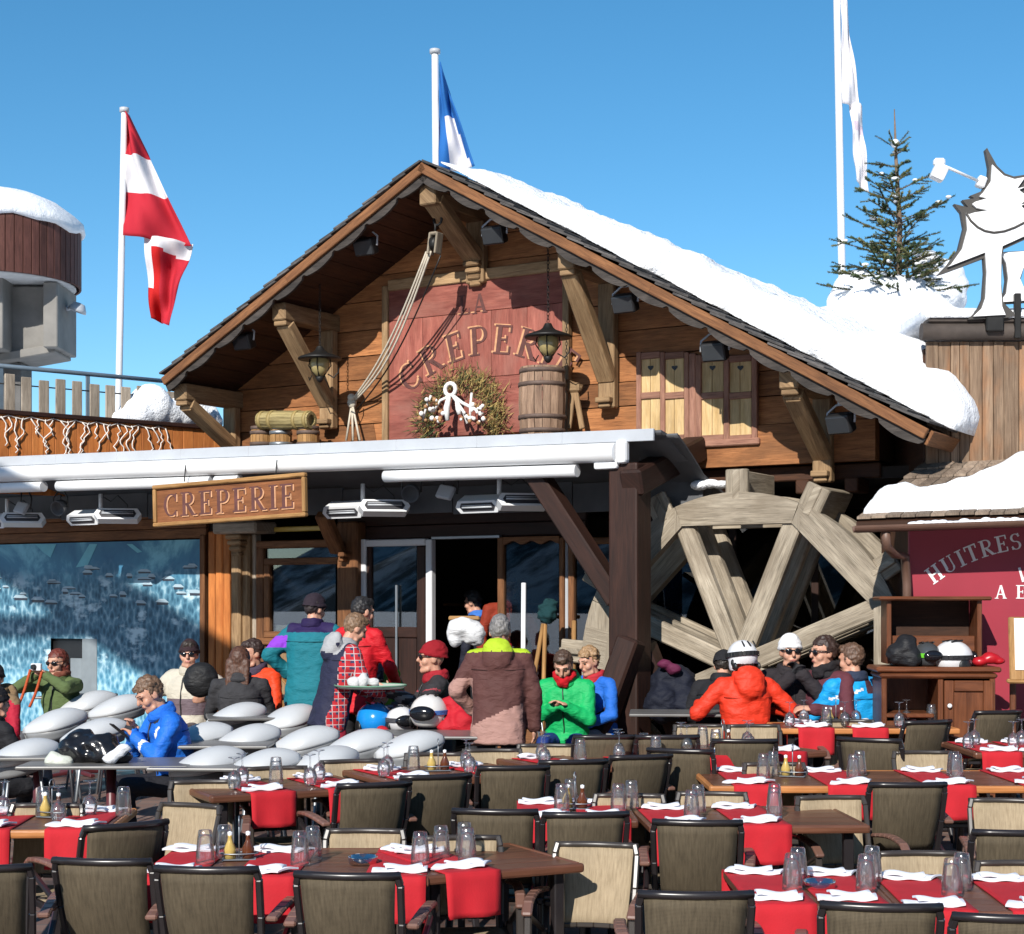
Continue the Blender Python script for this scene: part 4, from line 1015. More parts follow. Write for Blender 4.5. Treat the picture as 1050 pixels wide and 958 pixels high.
# slat fence and railing
fn = thing('slat_fence', 'grey wooden slats with a wire, standing on the upper terrace', 'fence', A + Vector((0, 0, 0)), ang)
random.seed(5)
def tpar(x, off):                            # distance along the fence line seen at column x
    nrm = Vector((-ax.y, ax.x, 0)); d = Vector(((x - CX) / F, 1, 0)); base = A + nrm * off
    M2 = Matrix(((d.x, -ax.x), (d.y, -ax.y))); s = M2.inverted() @ Vector((base.x, base.y)); return s.y
xs_ = [-28, -11, 10, 27, 45, 62, 79, 97, 113, 129, 145, 160, 176, 190]
for x in xs_:
    t_ = tpar(x, .14); bm = new_bm(); hgt = random.uniform(.40, .44)
    box(bm, (t_, .14, hgt / 2 + .0), (.115, .025, hgt), None, .006); obj('slat', bm, W_SLATG, fn)
bm = new_bm(); tube(bm, [(tpar(-60, .17), .17, .33), (tpar(205, .17), .17, .33)], .008, 6)
obj('wire', bm, M_IRON, fn)
rl = thing('railing', 'blue grey steel handrail above the grey slats', 'railing', A, ang)
M_RAIL = plain('blue_grey_paint', (.12, .16, .20), .4, .1)
bm = new_bm(); tube(bm, [(tpar(-80, .5), .5, .57), (tpar(215, .5), .5, .57)], .026, 8); obj('handrail', bm, M_RAIL, rl)
for x in (1, 90, 196):
    bm = new_bm(); t_ = tpar(x, .5); box(bm, (t_, .5, .06), (.05, .02, 1.0), None, .004); obj('post', bm, M_RAIL, rl)
bm = new_bm()
for (x, y, r) in ((120, 431, .12), (138, 424, .2), (152, 416, .24), (168, 424, .2), (182, 423, .2), (197, 422, .18), (207, 426, .18), (214, 432, .14)):
    D_ = 17.9 + (x / 229) * 1.75; c = P(x, y, D_ + .0); ball(bm, (c.x, D_ + .1, c.z), (r * 1.1, r * .8, r * (1 + .12 * math.sin(x))), 14, 10)
ss = obj('snow_heap', bm, SNOW); tag(ss, 'rough heap of snow on the parapet cap beside the chalet', 'snow')
rm = ss.modifiers.new('r', 'REMESH'); rm.mode = 'VOXEL'; rm.voxel_size = .035; rm.use_smooth_shade = True
bm = new_bm(); c = P(192, 405, 19.0); box(bm, c, (.16, .1, .14), Matrix.Rotation(.5, 3, 'Y'), .02); tube(bm, [c, c + Vector((.05, 0, .2))], .02, 6); o = obj('small_spotlight', bm, M_BLACK); tag(o, 'small black lamp at the end of the grey slats by the chalet', 'lamp')

# ------------------------------------------------------------------ round tower of the lift station
tw = thing('lift_tower', 'concrete tower with a dark red clad drum and a snow cap', 'tower', P(-8, 620, 35).xy.to_3d())
bm = new_bm(); r_ = 1.80; n_ = 64
for k in range(n_):
    a = 2 * math.pi * k / n_; box(bm, (r_ * math.cos(a), r_ * math.sin(a), 9.22), (.05, 2 * math.pi * r_ / n_ - .016, 1.22), Matrix.Rotation(a, 3, 'Z'), .004)
lathe(bm, [(r_ - .06, 8.62), (r_ - .06, 9.8)], 40)
obj('drum', bm, wood('dark_red_cladding', (.075, .028, .022), (.14, .055, .042), 1, 10, var=.25), tw)
bm = new_bm(); lathe(bm, [(0, 8.6), (r_ - .08, 8.6), (r_ - .08, 8.64), (0, 8.66)], 40); obj('drum_floor', bm, plain('white_soffit', (.5, .5, .5), .8), tw)
bm = new_bm(); 
box(bm, (.30, -.05, 7.9), (.46, 1.9, 1.5), None, .02); box(bm, (.95, .2, 7.85), (.9, 1.1, 1.4), None, .02)
box(bm, (1.42, .05, 7.9), (.3, 1.5, 1.35), None, .02); box(bm, (-.6, 0, 7.9), (1.2, 1.6, 1.4), None, .02); box(bm, (.3, .2, 7.05), (2.3, 1.3, .18), Matrix.Rotation(R(-10), 3, 'Y'), .02)
obj('corbel', bm, M_CONC, tw)
bm = new_bm(); box(bm, (.28, .3, 3.5), (.72, .8, 7.0), None, .02); box(bm, (-.6, .6, 3.5), (.8, .6, 7.0), None, .02); obj('shaft', bm, plain('dark_concrete', (.10, .095, .09), .9, .3, 2, .3, 14), tw)
bm = new_bm()
prof = [(0, 10.62), (.5, 10.6), (1.0, 10.5), (1.4, 10.33), (1.72, 10.1), (1.88, 9.92), (1.91, 9.78), (1.86, 9.72), (1.7, 9.74), (0, 9.74)]
lathe(bm, prof, 48)
for v in bm.verts:
    a = math.atan2(v.co.y, v.co.x)
    if v.co.z < 10.0: v.co.z += .05 * math.sin(a * 5) + .035 * math.sin(a * 11 + 1)
so3 = obj('roof_snow', bm, SNOW); so3.location = tw.location; tag(so3, 'thick snow cap on the round red tower', 'snow')
bm = new_bm(); c = P(66, 317, 35) ; tube(bm, [c, c + Vector((.12, 0, .02))], .05, 8); lathe(bm, [(0, .14), (.12, .12), (.19, .0), (.2, -.06), (.15, -.06), (0, -.02)], 16, Matrix.Translation(c + Vector((.28, 0, 0))) @ Matrix.Rotation(R(20), 4, 'Y')); o = obj('tower_lamp', bm, M_LGREY); tag(o, 'domed grey lamp sticking out from the concrete tower', 'lamp')

# ------------------------------------------------------------------ flags
def flagpole(lab, xt, yt, xb, yb, D, r):
    a = P(xt, yt, D); b = P(xb, yb, D); d = (a - b) / (a.z - b.z); foot = b + d * (0 - b.z)
    t = thing('flagpole', lab, 'flagpole', foot)
    bm = new_bm(); tube(bm, [(0, 0, 0), a - foot], [r * 1.1, r * .9], 14); obj('pole', bm, M_ALU, t)
    bm = new_bm(); lathe(bm, [(0, .05), (r * 1.4, .03), (r * 1.4, -.03), (0, -.04)], 12, Matrix.Translation(a - foot)); obj('finial', bm, M_LGREY, t)
flagpole('tall white flagpole left of the chalet, with the red and white flag', 127.5, 113, 122, 392, 24, .05)
flagpole('white flagpole rising behind the ridge, with the blue and white flag', 446, 53, 447, 170, 25, .058)
flagpole('tallest white flagpole beside the fir tree, with the white flag', 857.5, -30, 863.5, 290, 24, .055)
def cloth(patches, D, mats, fold=.15):
    bm = new_bm()
    for (L0, L1, R0, R1, colf, ph) in patches:
        def fn(u, v):
            p = Vector(L0).lerp(Vector(L1), v).lerp(Vector(R0).lerp(Vector(R1), v), u)
            q = P(p.x, p.y, D); q.y += fold * (math.sin(u * 7 + v * 3 + ph) + .5 * math.sin(u * 13 - v * 5 + ph)) * u ** .7 + .05 * math.sin(v * 11 + ph + u * 4); return q
        A_, fs = grid(bm, 16, 30, fn)
        for i, f in enumerate(fs): f.material_index = colf((i // 30 + .5) / 16, (i % 30 + .5) / 30)
    bmesh.ops.remove_doubles(bm, verts=bm.verts, dist=1e-5)
    return bm
def cloth_mat(nm, c):
    t = NT(nm); t.col(c4(c)); t.set(Roughness=.8, Specular_IOR_Level=.2); t.bump(t.noise(t.objc(), 9, 3), .25, .02)
    tr = t.t.nodes.new('ShaderNodeBsdfTranslucent'); tr.inputs[0].default_value = c4(c); mx = t.t.nodes.new('ShaderNodeMixShader'); mx.inputs[0].default_value = .3
    t.l(t.b.outputs[0], mx.inputs[1]); t.l(tr.outputs[0], mx.inputs[2]); t.l(mx.outputs[0], t.out.inputs[0]); return t.m
C_RED = cloth_mat('red_flag_cloth', (.56, .03, .05)); C_WHT = cloth_mat('white_flag_cloth', (.80, .78, .80)); C_BLU = cloth_mat('blue_flag_cloth', (.03, .17, .50)); C_RED2 = cloth_mat('red_flag_cloth_back', (.60, .02, .02))
def sol(o, th=.008):
    m = o.modifiers.new('s', 'SOLIDIFY'); m.thickness = th; return o
f1 = obj('flag', cloth([((129, 117), (127, 242), (131, 117), (196, 252), lambda u, v: 0 if v < .34 or v > .62 else 1, 0),
    ((147, 241), (155, 326), (197, 249), (176, 336), lambda u, v: (1 if (v < .10 + .12 * u or (u < .16 and v < .62)) else (2 if u < .38 else 0)), 2)], 24, [C_RED, C_WHT, C_RED2]), [C_RED, C_WHT, C_RED2])
tag(sol(f1), 'red and white striped flag hanging folded from the left flagpole', 'flag')
f2 = obj('flag', cloth([((450.5, 64), (450, 175), (452, 66), (487, 172), lambda u, v: 1 if (u > .30 + .0 * v and v > .50 and u < .93 - .25 * (1 - v)) else 0, 1)], 25, None, .12), [C_BLU, C_WHT])
tag(sol(f2), 'blue flag with a white patch hanging behind the chalet ridge', 'flag')
f3 = obj('flag', cloth([((862, -32), (863, 107), (866, -10), (883, 112), lambda u, v: 0, 0), ((871, 105), (878, 186), (884, 108), (890, 198), lambda u, v: 1 if v > .22 and v < .33 and u > .2 else 0, 1.0)], 24, None, .06), [C_WHT, cloth_mat('pale_pink_cloth', (.7, .6, .68))])
tag(sol(f3), 'long white flag hanging limp from the right flagpole', 'flag')

# ------------------------------------------------------------------ small fir tree on the snowy roof
DT = 21.6; tb = P(921, 309, DT); th_ = (309 - 112) / F * DT
fir = thing('fir_tree', 'small fir tree with sparse branches standing in the snow on the flat roof', 'tree', tb)
random.seed(21)
bm = new_bm(); tube(bm, [(0, 0, -.2), (.02, 0, th_ * .4), (-.03, 0, th_ * .75), (-.05, 0, th_)], [.045, .035, .022, .006], 8)
twigs = []
def twig(a, b, r): twigs.append((Vector(a), Vector(b))); tube(bm, [a, b], [r, r * .4], 4, caps=False)
z_ = .02
while z_ < th_ * .80:
    f_ = z_ / th_
    ln = (.86 * (1 - f_) ** 1.0 + .04) * random.uniform(.8, 1.15); cnt = int(8 - 4.5 * f_)
    a0 = random.random() * 6
    for k in range(cnt):
        if f_ > .22 and random.random() < .15: continue
        a = a0 + 2 * math.pi * k / cnt + random.uniform(-.35, .35); l_ = ln * random.uniform(.5, 1.25)
        base = Vector((-.05 * f_, 0, z_ + random.uniform(-.04, .04)))
        d = Vector((math.cos(a), math.sin(a), random.uniform(-.05, .45) + .25 * f_)).normalized()
        tip = base + d * l_ + Vector((0, 0, .04)); twig(base, tip, .008)
        side = d.cross(Vector((0, 0, 1))).normalized()
        for j in range(int(3 + l_ * 8)):
            q = base.lerp(tip, random.uniform(.25, .95)); sd = (d * .8 + side * random.choice((-1, 1)) * random.uniform(.5, 1) + Vector((0, 0, random.uniform(-.25, .3)))).normalized()
            twig(q, q + sd * random.uniform(.08, .20) * (1.1 - f_ * .3), .004)
    z_ += .09 + .11 * f_
for a in (.5, 1.7, 2.9, 4.2, 5.3): twig((-.04, 0, th_ * .80), (-.04 + .24 * math.cos(a), .2 * math.sin(a), th_ * .80 + .16), .006)
obj('trunk', bm, plain('fir_bark', (.16, .11, .075), .9, .3, 20, .3), fir)
bm = new_bm()
for a, b in twigs:
    L_ = (b - a).length; d = (b - a).normalized(); n_ = int(L_ / .0023)
    o1 = d.orthogonal().normalized(); o2 = d.cross(o1); mi = 1 if random.random() < .35 else 0
    for k in range(n_):
        t_ = random.uniform(.12, 1.05); an = random.random() * 6.28; q = a + d * L_ * t_
        dr = (o1 * math.cos(an) + o2 * math.sin(an)) * 1.0 + d * .7; dr.normalize(); e_ = q + dr * random.uniform(.022, .038); s_ = dr.cross(d).normalized() * .0055
        bm.faces.new([bm.verts.new(w_) for w_ in (q - s_, q + s_, e_)]).material_index = mi
obj('needles', bm, [plain('fir_needles', (.045, .070, .024), .7, .4, 3, 0), plain('fir_needles_light', (.13, .13, .045), .7, .3, 3, 0)], fir)
bm = new_bm()
for a, b in random.sample(twigs, 34):
    q = a.lerp(b, .55) + Vector((0, -.01, .025)); ball(bm, q, (random.uniform(.03, .06), .035, .022), 8, 6)
ball(bm, (-.04, 0, th_ * .82), (.06, .05, .06), 10, 8)
obj('snow_clump', bm, SNOW, fir)['kind'] = 'stuff'
bm = new_bm()
random.seed(4)
for x, y, r in ((880, 285, .35), (893, 292, .42), (870, 300, .3), (968, 272, .28), (977, 285, .22), (962, 290, .35), (945, 296, .4), (930, 303, .35), (975, 300, .22), (905, 300, .4), (950, 262, .2)):
    c = P(x, y, DT + .55); ball(bm, c - Vector((0, 0, r * .45)), (r, r * .9, r * random.uniform(.7, 1.0)), 14, 10)
ss = obj('snow_heap', bm, SNOW); tag(ss, 'lumpy heap of snow banked around the small fir tree', 'snow')
rm = ss.modifiers.new('r', 'REMESH'); rm.mode = 'VOXEL'; rm.voxel_size = .04; rm.use_smooth_shade = True

# ------------------------------------------------------------------ weathered annex on the right, with the big T sign on its roof edge
DA = 13.4
ax_ = thing('weathered_annex', 'tall annex clad in weathered vertical boards under the white T sign', 'building', (P(950, 620, DA).x, DA, 0))
bm = new_bm(); zt = P(950, 350, DA).z; wA = 2.4
random.seed(9); x = 0
while x < wA:
    w_ = random.uniform(.07, .13); box(bm, (x + w_ / 2, .02 + random.uniform(0, .012), zt / 2), (w_ - .004, .04, zt), None, .004); x += w_
obj('cladding', bm, W_ANNEX, ax_)
bm = new_bm(); box(bm, (wA / 2, 2.1, zt / 2 - .02), (wA, 4.0, zt - .05), None, .01); obj('wall', bm, W_DARK, ax_)
bm = new_bm(); tube(bm, [(-.05, -.03, zt + .07), (wA, -.03, zt + .075)], .07, 12); box(bm, (wA / 2, .02, zt + .16), (wA, .2, .04), None, .01); obj('roof_beam', bm, W_POST if False else W_OLD if False else plain('dark_log', (.055, .042, .035), .8, .4, 5, .4, 20), ax_)
bm = new_bm()
def at_(u, v): return Vector((u * wA, -.1 + v * 3.6, zt + .18 + (.10 + .03 * sn((u * 6, v * 3, 1))) * edge(min(max(v, .002), .998), .05)))
s4 = snow_block('roof_snow', at_, lambda u, v: Vector((u * wA, -.1 + v * 3.6, zt + .175)), 30, 20); s4.location = ax_.location; tag(s4, 'snow lying on the weathered annex behind the T sign', 'snow', kind='stuff')
# T sign traced in its own plane
sk = 4.56; DS = 13.31
def spx(a, b): q = P(940 + a / sk, 140 + b / sk, DS); return q
org = spx(352, 860)
left = [(333, 70), (326, 56), (318, 64), (334, 150), (330, 205), (302, 258), (246, 280), (266, 292), (210, 300), (238, 334), (172, 318), (204, 358), (217, 430), (192, 530), (142, 600), (92, 652), (135, 638), (310, 572), (314, 640), (305, 760), (285, 805), (236, 858), (420, 850), (462, 838), (436, 812), (402, 778), (392, 690), (396, 560), (404, 528), (505, 482), (600, 420), (640, 390), (585, 388), (548, 366), (575, 352), (620, 340), (560, 330), (528, 318), (590, 300), (545, 290), (505, 268), (560, 235), (620, 215), (560, 205), (505, 182), (450, 190), (410, 176), (372, 140)]
inn = [(346, 138), (341, 215), (306, 266), (286, 286), (324, 295), (266, 312), (252, 322), (274, 340), (332, 351), (262, 362), (238, 370), (224, 364), (231, 440), (207, 530), (154, 604), (137, 616), (314, 547), (321, 640), (315, 760), (298, 808), (258, 846), (408, 838), (392, 800), (386, 700), (388, 560), (394, 518), (500, 470), (590, 412), (560, 400), (520, 372), (480, 330), (502, 322), (478, 322), (520, 296), (470, 256), (505, 240), (462, 250), (500, 196), (450, 206), (400, 190), (368, 160)]
ts = thing('letter_sign', 'big white letter T shaped like a fir tree with a dark outline', 'sign', org)
def tosign(pts): return [((spx(a, b) - org).x, (spx(a, b) - org).z) for a, b in pts]
bm = new_bm(); prism(bm, tosign(left), lambda x, y, d: Vector((x, d, y)), -.02, .04); obj('outline', bm, plain('sign_dark_edge', (.05, .045, .04), .6), ts)
M_SGNW = plain('sign_white', (.78, .78, .78), .5, .03, 4, .02)
bm = new_bm(); prism(bm, tosign(inn), lambda x, y, d: Vector((x, d, y)), -.045, -.02); obj('front_face', bm, M_SGNW, ts)
bm = new_bm()
cv = [(224, 366), (244, 400), (276, 430), (310, 448), (352, 456), (400, 450), (450, 432), (500, 406), (540, 378)]
cw = tosign(cv); tube(bm, [(a, -.047, b) for a, b in cw], .010, 6); obj('branch_line', bm, bpy.data.materials['sign_dark_edge'], ts)
bm = new_bm(); box(bm, tuple((spx(360, 880) - org)), (.14, .1, .12), None, .01); obj('foot', bm, M_IRON, ts)
ls2 = thing('letter_sign', 'partly visible white serif letter beside the T at the right border', 'sign', spx(460, 770))
o2 = spx(460, 770); q2 = lambda pts: [((spx(a, b) - o2).x, (spx(a, b) - o2).z) for a, b in pts]
l2 = [(400, 540), (560, 530), (560, 600), (505, 610), (488, 660), (505, 700), (560, 690), (560, 760), (395, 772), (425, 730), (434, 660), (425, 590)]
bm = new_bm(); prism(bm, q2(l2), lambda x, y, d: Vector((x, d, y)), .03, .10); obj('front_face', bm, M_SGNW, ls2)
bm = new_bm(); prism(bm, q2([(a + (6 if a > 450 else -5), b + (5 if b > 650 else -5)) for a, b in l2]), lambda x, y, d: Vector((x, d, y)), .05, .12); obj('outline', bm, bpy.data.materials['sign_dark_edge'], ls2)
bm = new_bm(); box(bm, tuple(spx(470, 840) - o2), (.05, .05, .36), None, .005); obj('foot', bm, M_IRON, ls2)
# spotlight that lights the sign
c = P(963, 177, 13.0); spt = thing('sign_floodlight', 'white floodlight on a thin white arm aimed at the T sign', 'floodlight', c)
bm = new_bm(); box(bm, (0, 0, 0), (.11, .10, .13), Matrix.Rotation(R(25), 3, 'Y'), .02, seg=2); box(bm, (0, 0, .08), (.09, .06, .06), None, .015); obj('housing', bm, M_WHITE, spt)
bm = new_bm(); e_ = P(1006, 187, 13.3) - c; tube(bm, [(.02, 0, .06), e_], .012, 8); box(bm, e_, (.07, .07, .09), Matrix.Rotation(R(20), 3, 'Y'), .01); obj('arm', bm, M_WHITE, spt)

bm = new_bm()
for x, y, r in ((898, 350, .30), (914, 352, .30), (930, 356, .28), (944, 366, .26), (956, 380, .22), (966, 396, .18)):
    c = P(x, y, 13.75); ball(bm, c - Vector((0, 0, r * .7)), (r, r * .9, r), 14, 10)
ss = obj('snow_heap', bm, SNOW); tag(ss, 'snow piled between the chalet roof and the weathered annex', 'snow')
rm = ss.modifiers.new('r', 'REMESH'); rm.mode = 'VOXEL'; rm.voxel_size = .03; rm.use_smooth_shade = True; rm = ss.modifiers.new('sm', 'SMOOTH'); rm.iterations = 10
# ------------------------------------------------------------------ oyster kiosk on the right
DK = 12.85
kx = P(932, 620, DK).x
ks = thing('oyster_kiosk', 'dark red kiosk lettered HUITRES under a snowy shingle roof', 'kiosk', (kx, DK, 0)); w_ = 1.9
zt = P(980, 540, DK).z
bm = new_bm(); box(bm, (w_ / 2, .02, (zt + .9) / 2), (w_, .04, zt - .9 + .1 * 0), None, .006) if False else box(bm, (w_ / 2, .02, zt / 2 + .5), (w_, .04, zt - 1.0), None, .006)
M_KRED = plain('kiosk_red_paint', (.29, .022, .04), .55, .08, 2, .05)
obj('front_panel', bm, M_KRED, ks)
bm = new_bm(); box(bm, (w_ / 2, .55, zt / 2), (w_ - .02, 1.0, zt), None, .01); obj('wall', bm, W_DARK, ks)
bm = new_bm()
for xx, yy in ((953, 590),): pass
a0_ = R(38); rad = 1.35; hst = P(957, 600, DK) - Vector((kx, DK, 0))
cxx = hst.x + rad * math.sin(a0_); czz = hst.z - rad * math.cos(a0_)
def kf(s): t = -a0_ + s / rad; return ((cxx + rad * math.sin(t), czz + rad * math.cos(t)), -t)
M_KL = plain('white_letter_paint', (.72, .70, .70), .6)
lettering(bm, 'HUITRES &', .130, kf, .004, .08); obj('lettering', bm, M_KL, ks)
p_ = P(1043, 597, DK) - Vector((kx, DK, 0)); bm = new_bm(); lettering(bm, 'VE', .115, lambda s: ((p_.x + s, p_.z), 0), .004, .08); obj('lettering', bm, M_KL, ks)
p2_ = P(1020, 614, DK) - Vector((kx, DK, 0)); bm = new_bm(); lettering(bm, 'A EM', .105, lambda s: ((p2_.x + s, p2_.z), 0), .004, .08); obj('lettering', bm, M_KL, ks)
def kp(x, y, D): return P(x, y, D) - Vector((kx, DK, 0))
e0 = kp(878, 533, 12.42); e1 = kp(1120, 525, 12.42); t0_ = kp(948, 474, 13.48); t1_ = kp(1140, 463, 13.48)
bm = new_bm(); nrow = 6
for r__ in range(nrow):
    f0 = r__ / nrow; f1 = (r__ + 1.25) / nrow
    a = e0.lerp(t0_, f0); b = e1.lerp(t1_, f0); c = e0.lerp(t0_, min(f1, 1.1)); d = e1.lerp(t1_, min(f1, 1.1)); m_ = 16
    for k in range(m_):
        u0, u1 = k / m_ + .002, (k + 1) / m_ - .002; dz = Vector((0, -.004, .02 + random.uniform(0, .01))); dz2 = Vector((0, 0, .004))
        q = [a.lerp(b, u0) + dz, a.lerp(b, u1) + dz, c.lerp(d, u1) + dz2, c.lerp(d, u0) + dz2]
        vs = [bm.verts.new(p) for p in q] + [bm.verts.new(p - Vector((0, 0, .018))) for p in q]
        fs = [bm.faces.new(vs[:4]), bm.faces.new(vs[7:3:-1])] + [bm.faces.new((vs[i], vs[i + 4], vs[(i + 1) % 4 + 4], vs[(i + 1) % 4])) for i in range(4)]
        _uvset(bm, fs, lambda co, n: (co.y + co.z, co.x))
bmesh.ops.recalc_face_normals(bm, faces=list(bm.faces))
kr = obj('roof', bm, SHING_B, ks)
bm = new_bm()
vs = [bm.verts.new(p - Vector((0, 0, .02))) for p in (e0, e1, t1_, t0_)] + [bm.verts.new(p - Vector((0, 0, .10))) for p in (e0, e1, t1_, t0_)]
for i in range(4): bm.faces.new((vs[i], vs[(i + 1) % 4], vs[(i + 1) % 4 + 4], vs[i + 4]))
bm.faces.new(vs[:4]); bm.faces.new(vs[7:3:-1]); bmesh.ops.recalc_face_normals(bm, faces=list(bm.faces)); obj('roof_deck', bm, W_DARK, ks)
bm = new_bm(); a = e0 + Vector((-.03, -.05, -.05)); b = e1 + Vector((0, -.05, -.05))
n_ = 10; ring_ = [(math.cos(t) * .05, math.sin(t) * .05) for t in [math.pi + k * math.pi / n_ for k in range(n_ + 1)]]
prism(bm, ring_ + [(x * .85, y * .85) for x, y in reversed(ring_)], lambda p, q, d: a.lerp(b, d) + Vector((0, p, q)), 0, 1)
tube(bm, [kp(908, 543, 12.4), kp(909, 560, 12.42), kp(916, 568, 12.6), kp(928, 571, 12.72), kp(930, 600, 12.75), kp(930, 740, 12.75)], .035, 8)
obj('gutter', bm, plain('brown_gutter', (.12, .065, .045), .5), ks)
bm = new_bm()
def kt(u, v):
    up = .36 + .57 * min(1, max(0, (u - .30) / .22)) ** 1.5 + .05 * sn((u * 7, 1, 0)); v2 = .06 + v * (up - .06)
    p = e0.lerp(e1, .01 + u * .99).lerp(t0_.lerp(t1_, .01 + u * .99), v2); rim = math.sqrt(max(0, 1 - (2 * v - 1) ** 6)) * edge(min(max(u, .003), .997), .03)
    return p + Vector((0, 0, .015 + (.10 + .03 * sn((u * 10, v * 3, 2))) * rim))
def kb(u, v):
    up = .36 + .57 * min(1, max(0, (u - .30) / .22)) ** 1.5 + .05 * sn((u * 7, 1, 0)); v2 = .06 + v * (up - .06)
    return e0.lerp(e1, .01 + u * .99).lerp(t0_.lerp(t1_, .01 + u * .99), v2) + Vector((0, 0, .012))
s5 = snow_block('roof_snow', kt, kb, 60, 16); s5.location = ks.location; tag(s5, 'snow sheet sliding down the shingle roof of the red kiosk', 'snow', kind='stuff')
bm = new_bm(); random.seed(3)
for k in range(26):
    u = .25 + .75 * k / 25; q = a.lerp(b, u) + Vector((0, 0, .0)); ball(bm, q, (.05, .035, random.uniform(.015, .035)), 8, 6)
s6 = obj('gutter_snow', bm, SNOW); s6.location = ks.location; tag(s6, 'narrow strip of snow lying in the kiosk gutter', 'snow', kind='stuff')

# ------------------------------------------------------------------ dresser with helmets
DD = 12.2
dx0, dx1 = P(905, 620, DD).x, P(1020, 620, DD).x; zg_ = g(DD); dw = dx1 - dx0
dr = thing('wooden_dresser', 'polished dark wood dresser with an open hutch before the red kiosk', 'dresser', ((dx0 + dx1) / 2, DD, zg_), R(-4))
zz = lambda y: P(0, y, DD).z - zg_
ht = zz(684); 
bm = new_bm(); box(bm, (0, .24, ht - .02), (dw + .08, .52, .04), None, .012); box(bm, (0, .24, ht - .065), (dw + .03, .49, .04), None, .015); obj('counter', bm, W_DRESS, dr)
bm = new_bm()
box(bm, (-dw / 2 + .02, .24, ht / 2 - .04), (.04, .46, ht - .09)); box(bm, (dw / 2 - .02, .24, ht / 2 - .04), (.04, .46, ht - .09)); box(bm, (0, .46, ht / 2 - .04), (dw - .08, .02, ht - .1)); box(bm, (.02, .24, ht / 2 - .04), (.04, .44, ht - .1)); box(bm, (0, .22, .06), (dw, .42, .12)); box(bm, (-dw / 4, .22, ht - .36), (dw / 2 - .06, .42, .03))
obj('carcass', bm, W_DRESS, dr)
bm = new_bm(); cw_ = dw / 2 - .06; cx0 = dw / 4 + .01; dh = ht - .24; cz_ = .14 + dh / 2
for sx in (-1, 1): box(bm, (cx0 + sx * (cw_ / 2 - .035), .0, cz_), (.07, .03, dh), None, .006)
for sz in (-1, 1): box(bm, (cx0, .0, cz_ + sz * (dh / 2 - .04)), (cw_ - .14, .028, .08), None, .006)
box(bm, (cx0, .012, cz_), (cw_ - .14, .014, dh - .16), None, .003); dd = obj('door', bm, W_DRESS, dr)
bm = new_bm(); ball(bm, (cx0 - cw_ / 2 + .035, -.03, cz_ + .28), .018, 10, 8); obj('knob', bm, M_WHITE, dd)
bm = new_bm(); box(bm, (-dw / 4, .03, (ht - .4) / 2 + .06), (cw_, .025, ht - .52), None, .006)
tube(bm, [(-dw / 4 + .15 * math.cos(t), .012, .45 + .15 * math.sin(t)) for t in [k * math.pi / 10 for k in range(11)]], .012, 6); obj('carved_panel', bm, W_DRESS, dr)
hz0, hz1 = ht, zz(612)
for sx in (-1, 1):
    bm = new_bm(); box(bm, (sx * (dw / 2 - .08), .32, (hz0 + hz1) / 2), (.035, .30, hz1 - hz0 - .03)); obj('side_board', bm, W_DRESS, dr)
bm = new_bm(); box(bm, (0, .30, hz1 - .012), (dw - .0, .36, .03), None, .01); obj('top_board', bm, W_DRESS, dr)
bm = new_bm(); box(bm, (0, .34, zz(672)), (dw - .2, .26, .025)); box(bm, (0, .25, zz(661)), (dw - .2, .02, .12)); obj('shelf', bm, W_DRESS, dr)
bm = new_bm(); box(bm, (0, .46, (hz0 + hz1) / 2), (dw - .2, .02, hz1 - hz0 - .05)); obj('back_panel', bm, W_DARK, dr)

# unseen inclined beam, added only to throw the slanting shade over the print
gd = thing('shade_beam', 'unseen inclined beam high at the left, added to shade the wing wall print', 'shade beam', (0, 0, 0))
sdir = LMI.to_3x3() @ Vector((-math.sin(R(20)) * math.cos(R(31)), -math.cos(R(20)) * math.cos(R(31)), math.sin(R(31))))
def lift(x, y, dist): return W(fac(x, y, .03) + sdir * dist)
bm = new_bm(); beam(bm, lift(-70, 508, 13), lift(236, 706, 13), .55, .75, sdir, .02); obj('beam', bm, M_CONC, gd)
bm = new_bm(); beam(bm, lift(-120, 643, 13.4), lift(95, 643, 13.4), .18, .4, sdir, .02); obj('shade_cross_bar', bm, M_CONC, gd)
# ------------------------------------------------------------------ terrace furniture
random.seed(42)
def weave(name, c1, c2, rough=.8):
    t = NT(name); uv = t.uv()
    w1 = t.t.nodes.new('ShaderNodeTexWave'); w1.inputs['Scale'].default_value = 60; w1.inputs['Distortion'].default_value = 1.5; w1.inputs['Detail'].default_value = 2; w1.bands_direction = 'X'; t.l(uv, w1.inputs['Vector'])
    w2 = t.t.nodes.new('ShaderNodeTexWave'); w2.inputs['Scale'].default_value = 48; w2.inputs['Distortion'].default_value = 1.0; w2.bands_direction = 'Y'; t.l(uv, w2.inputs['Vector'])
    n = t.noise(t.mapping(uv, (26, 3, 1)), 3, 4, .6); n2 = t.noise(t.objc(), 3, 3)
    f = t.math('ADD', t.math('MULTIPLY', w1.outputs['Fac'], .3), t.math('ADD', t.math('MULTIPLY', w2.outputs['Fac'], .2), t.math('MULTIPLY', n, .6)))
    c = t.ramp(f, [(.3, c4(c1)), (.75, c4(c2))]); c = t.mix(1.0, c, t.ramp(n2, [(.3, (.85,) * 3), (.7, (1.1,) * 3)]), 'MULTIPLY')
    t.col(c); t.set(Roughness=rough, Specular_IOR_Level=.25); t.bump(f, .4, .002); return t.m
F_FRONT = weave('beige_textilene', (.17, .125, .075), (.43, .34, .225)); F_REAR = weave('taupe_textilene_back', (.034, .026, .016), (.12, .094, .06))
M_FRAME = plain('dark_chair_frame', (.018, .015, .016), .3, .2, 5, .05, 40); M_ARM = plain('brown_armrest', (.15, .075, .055), .4, .2, 6, .1)
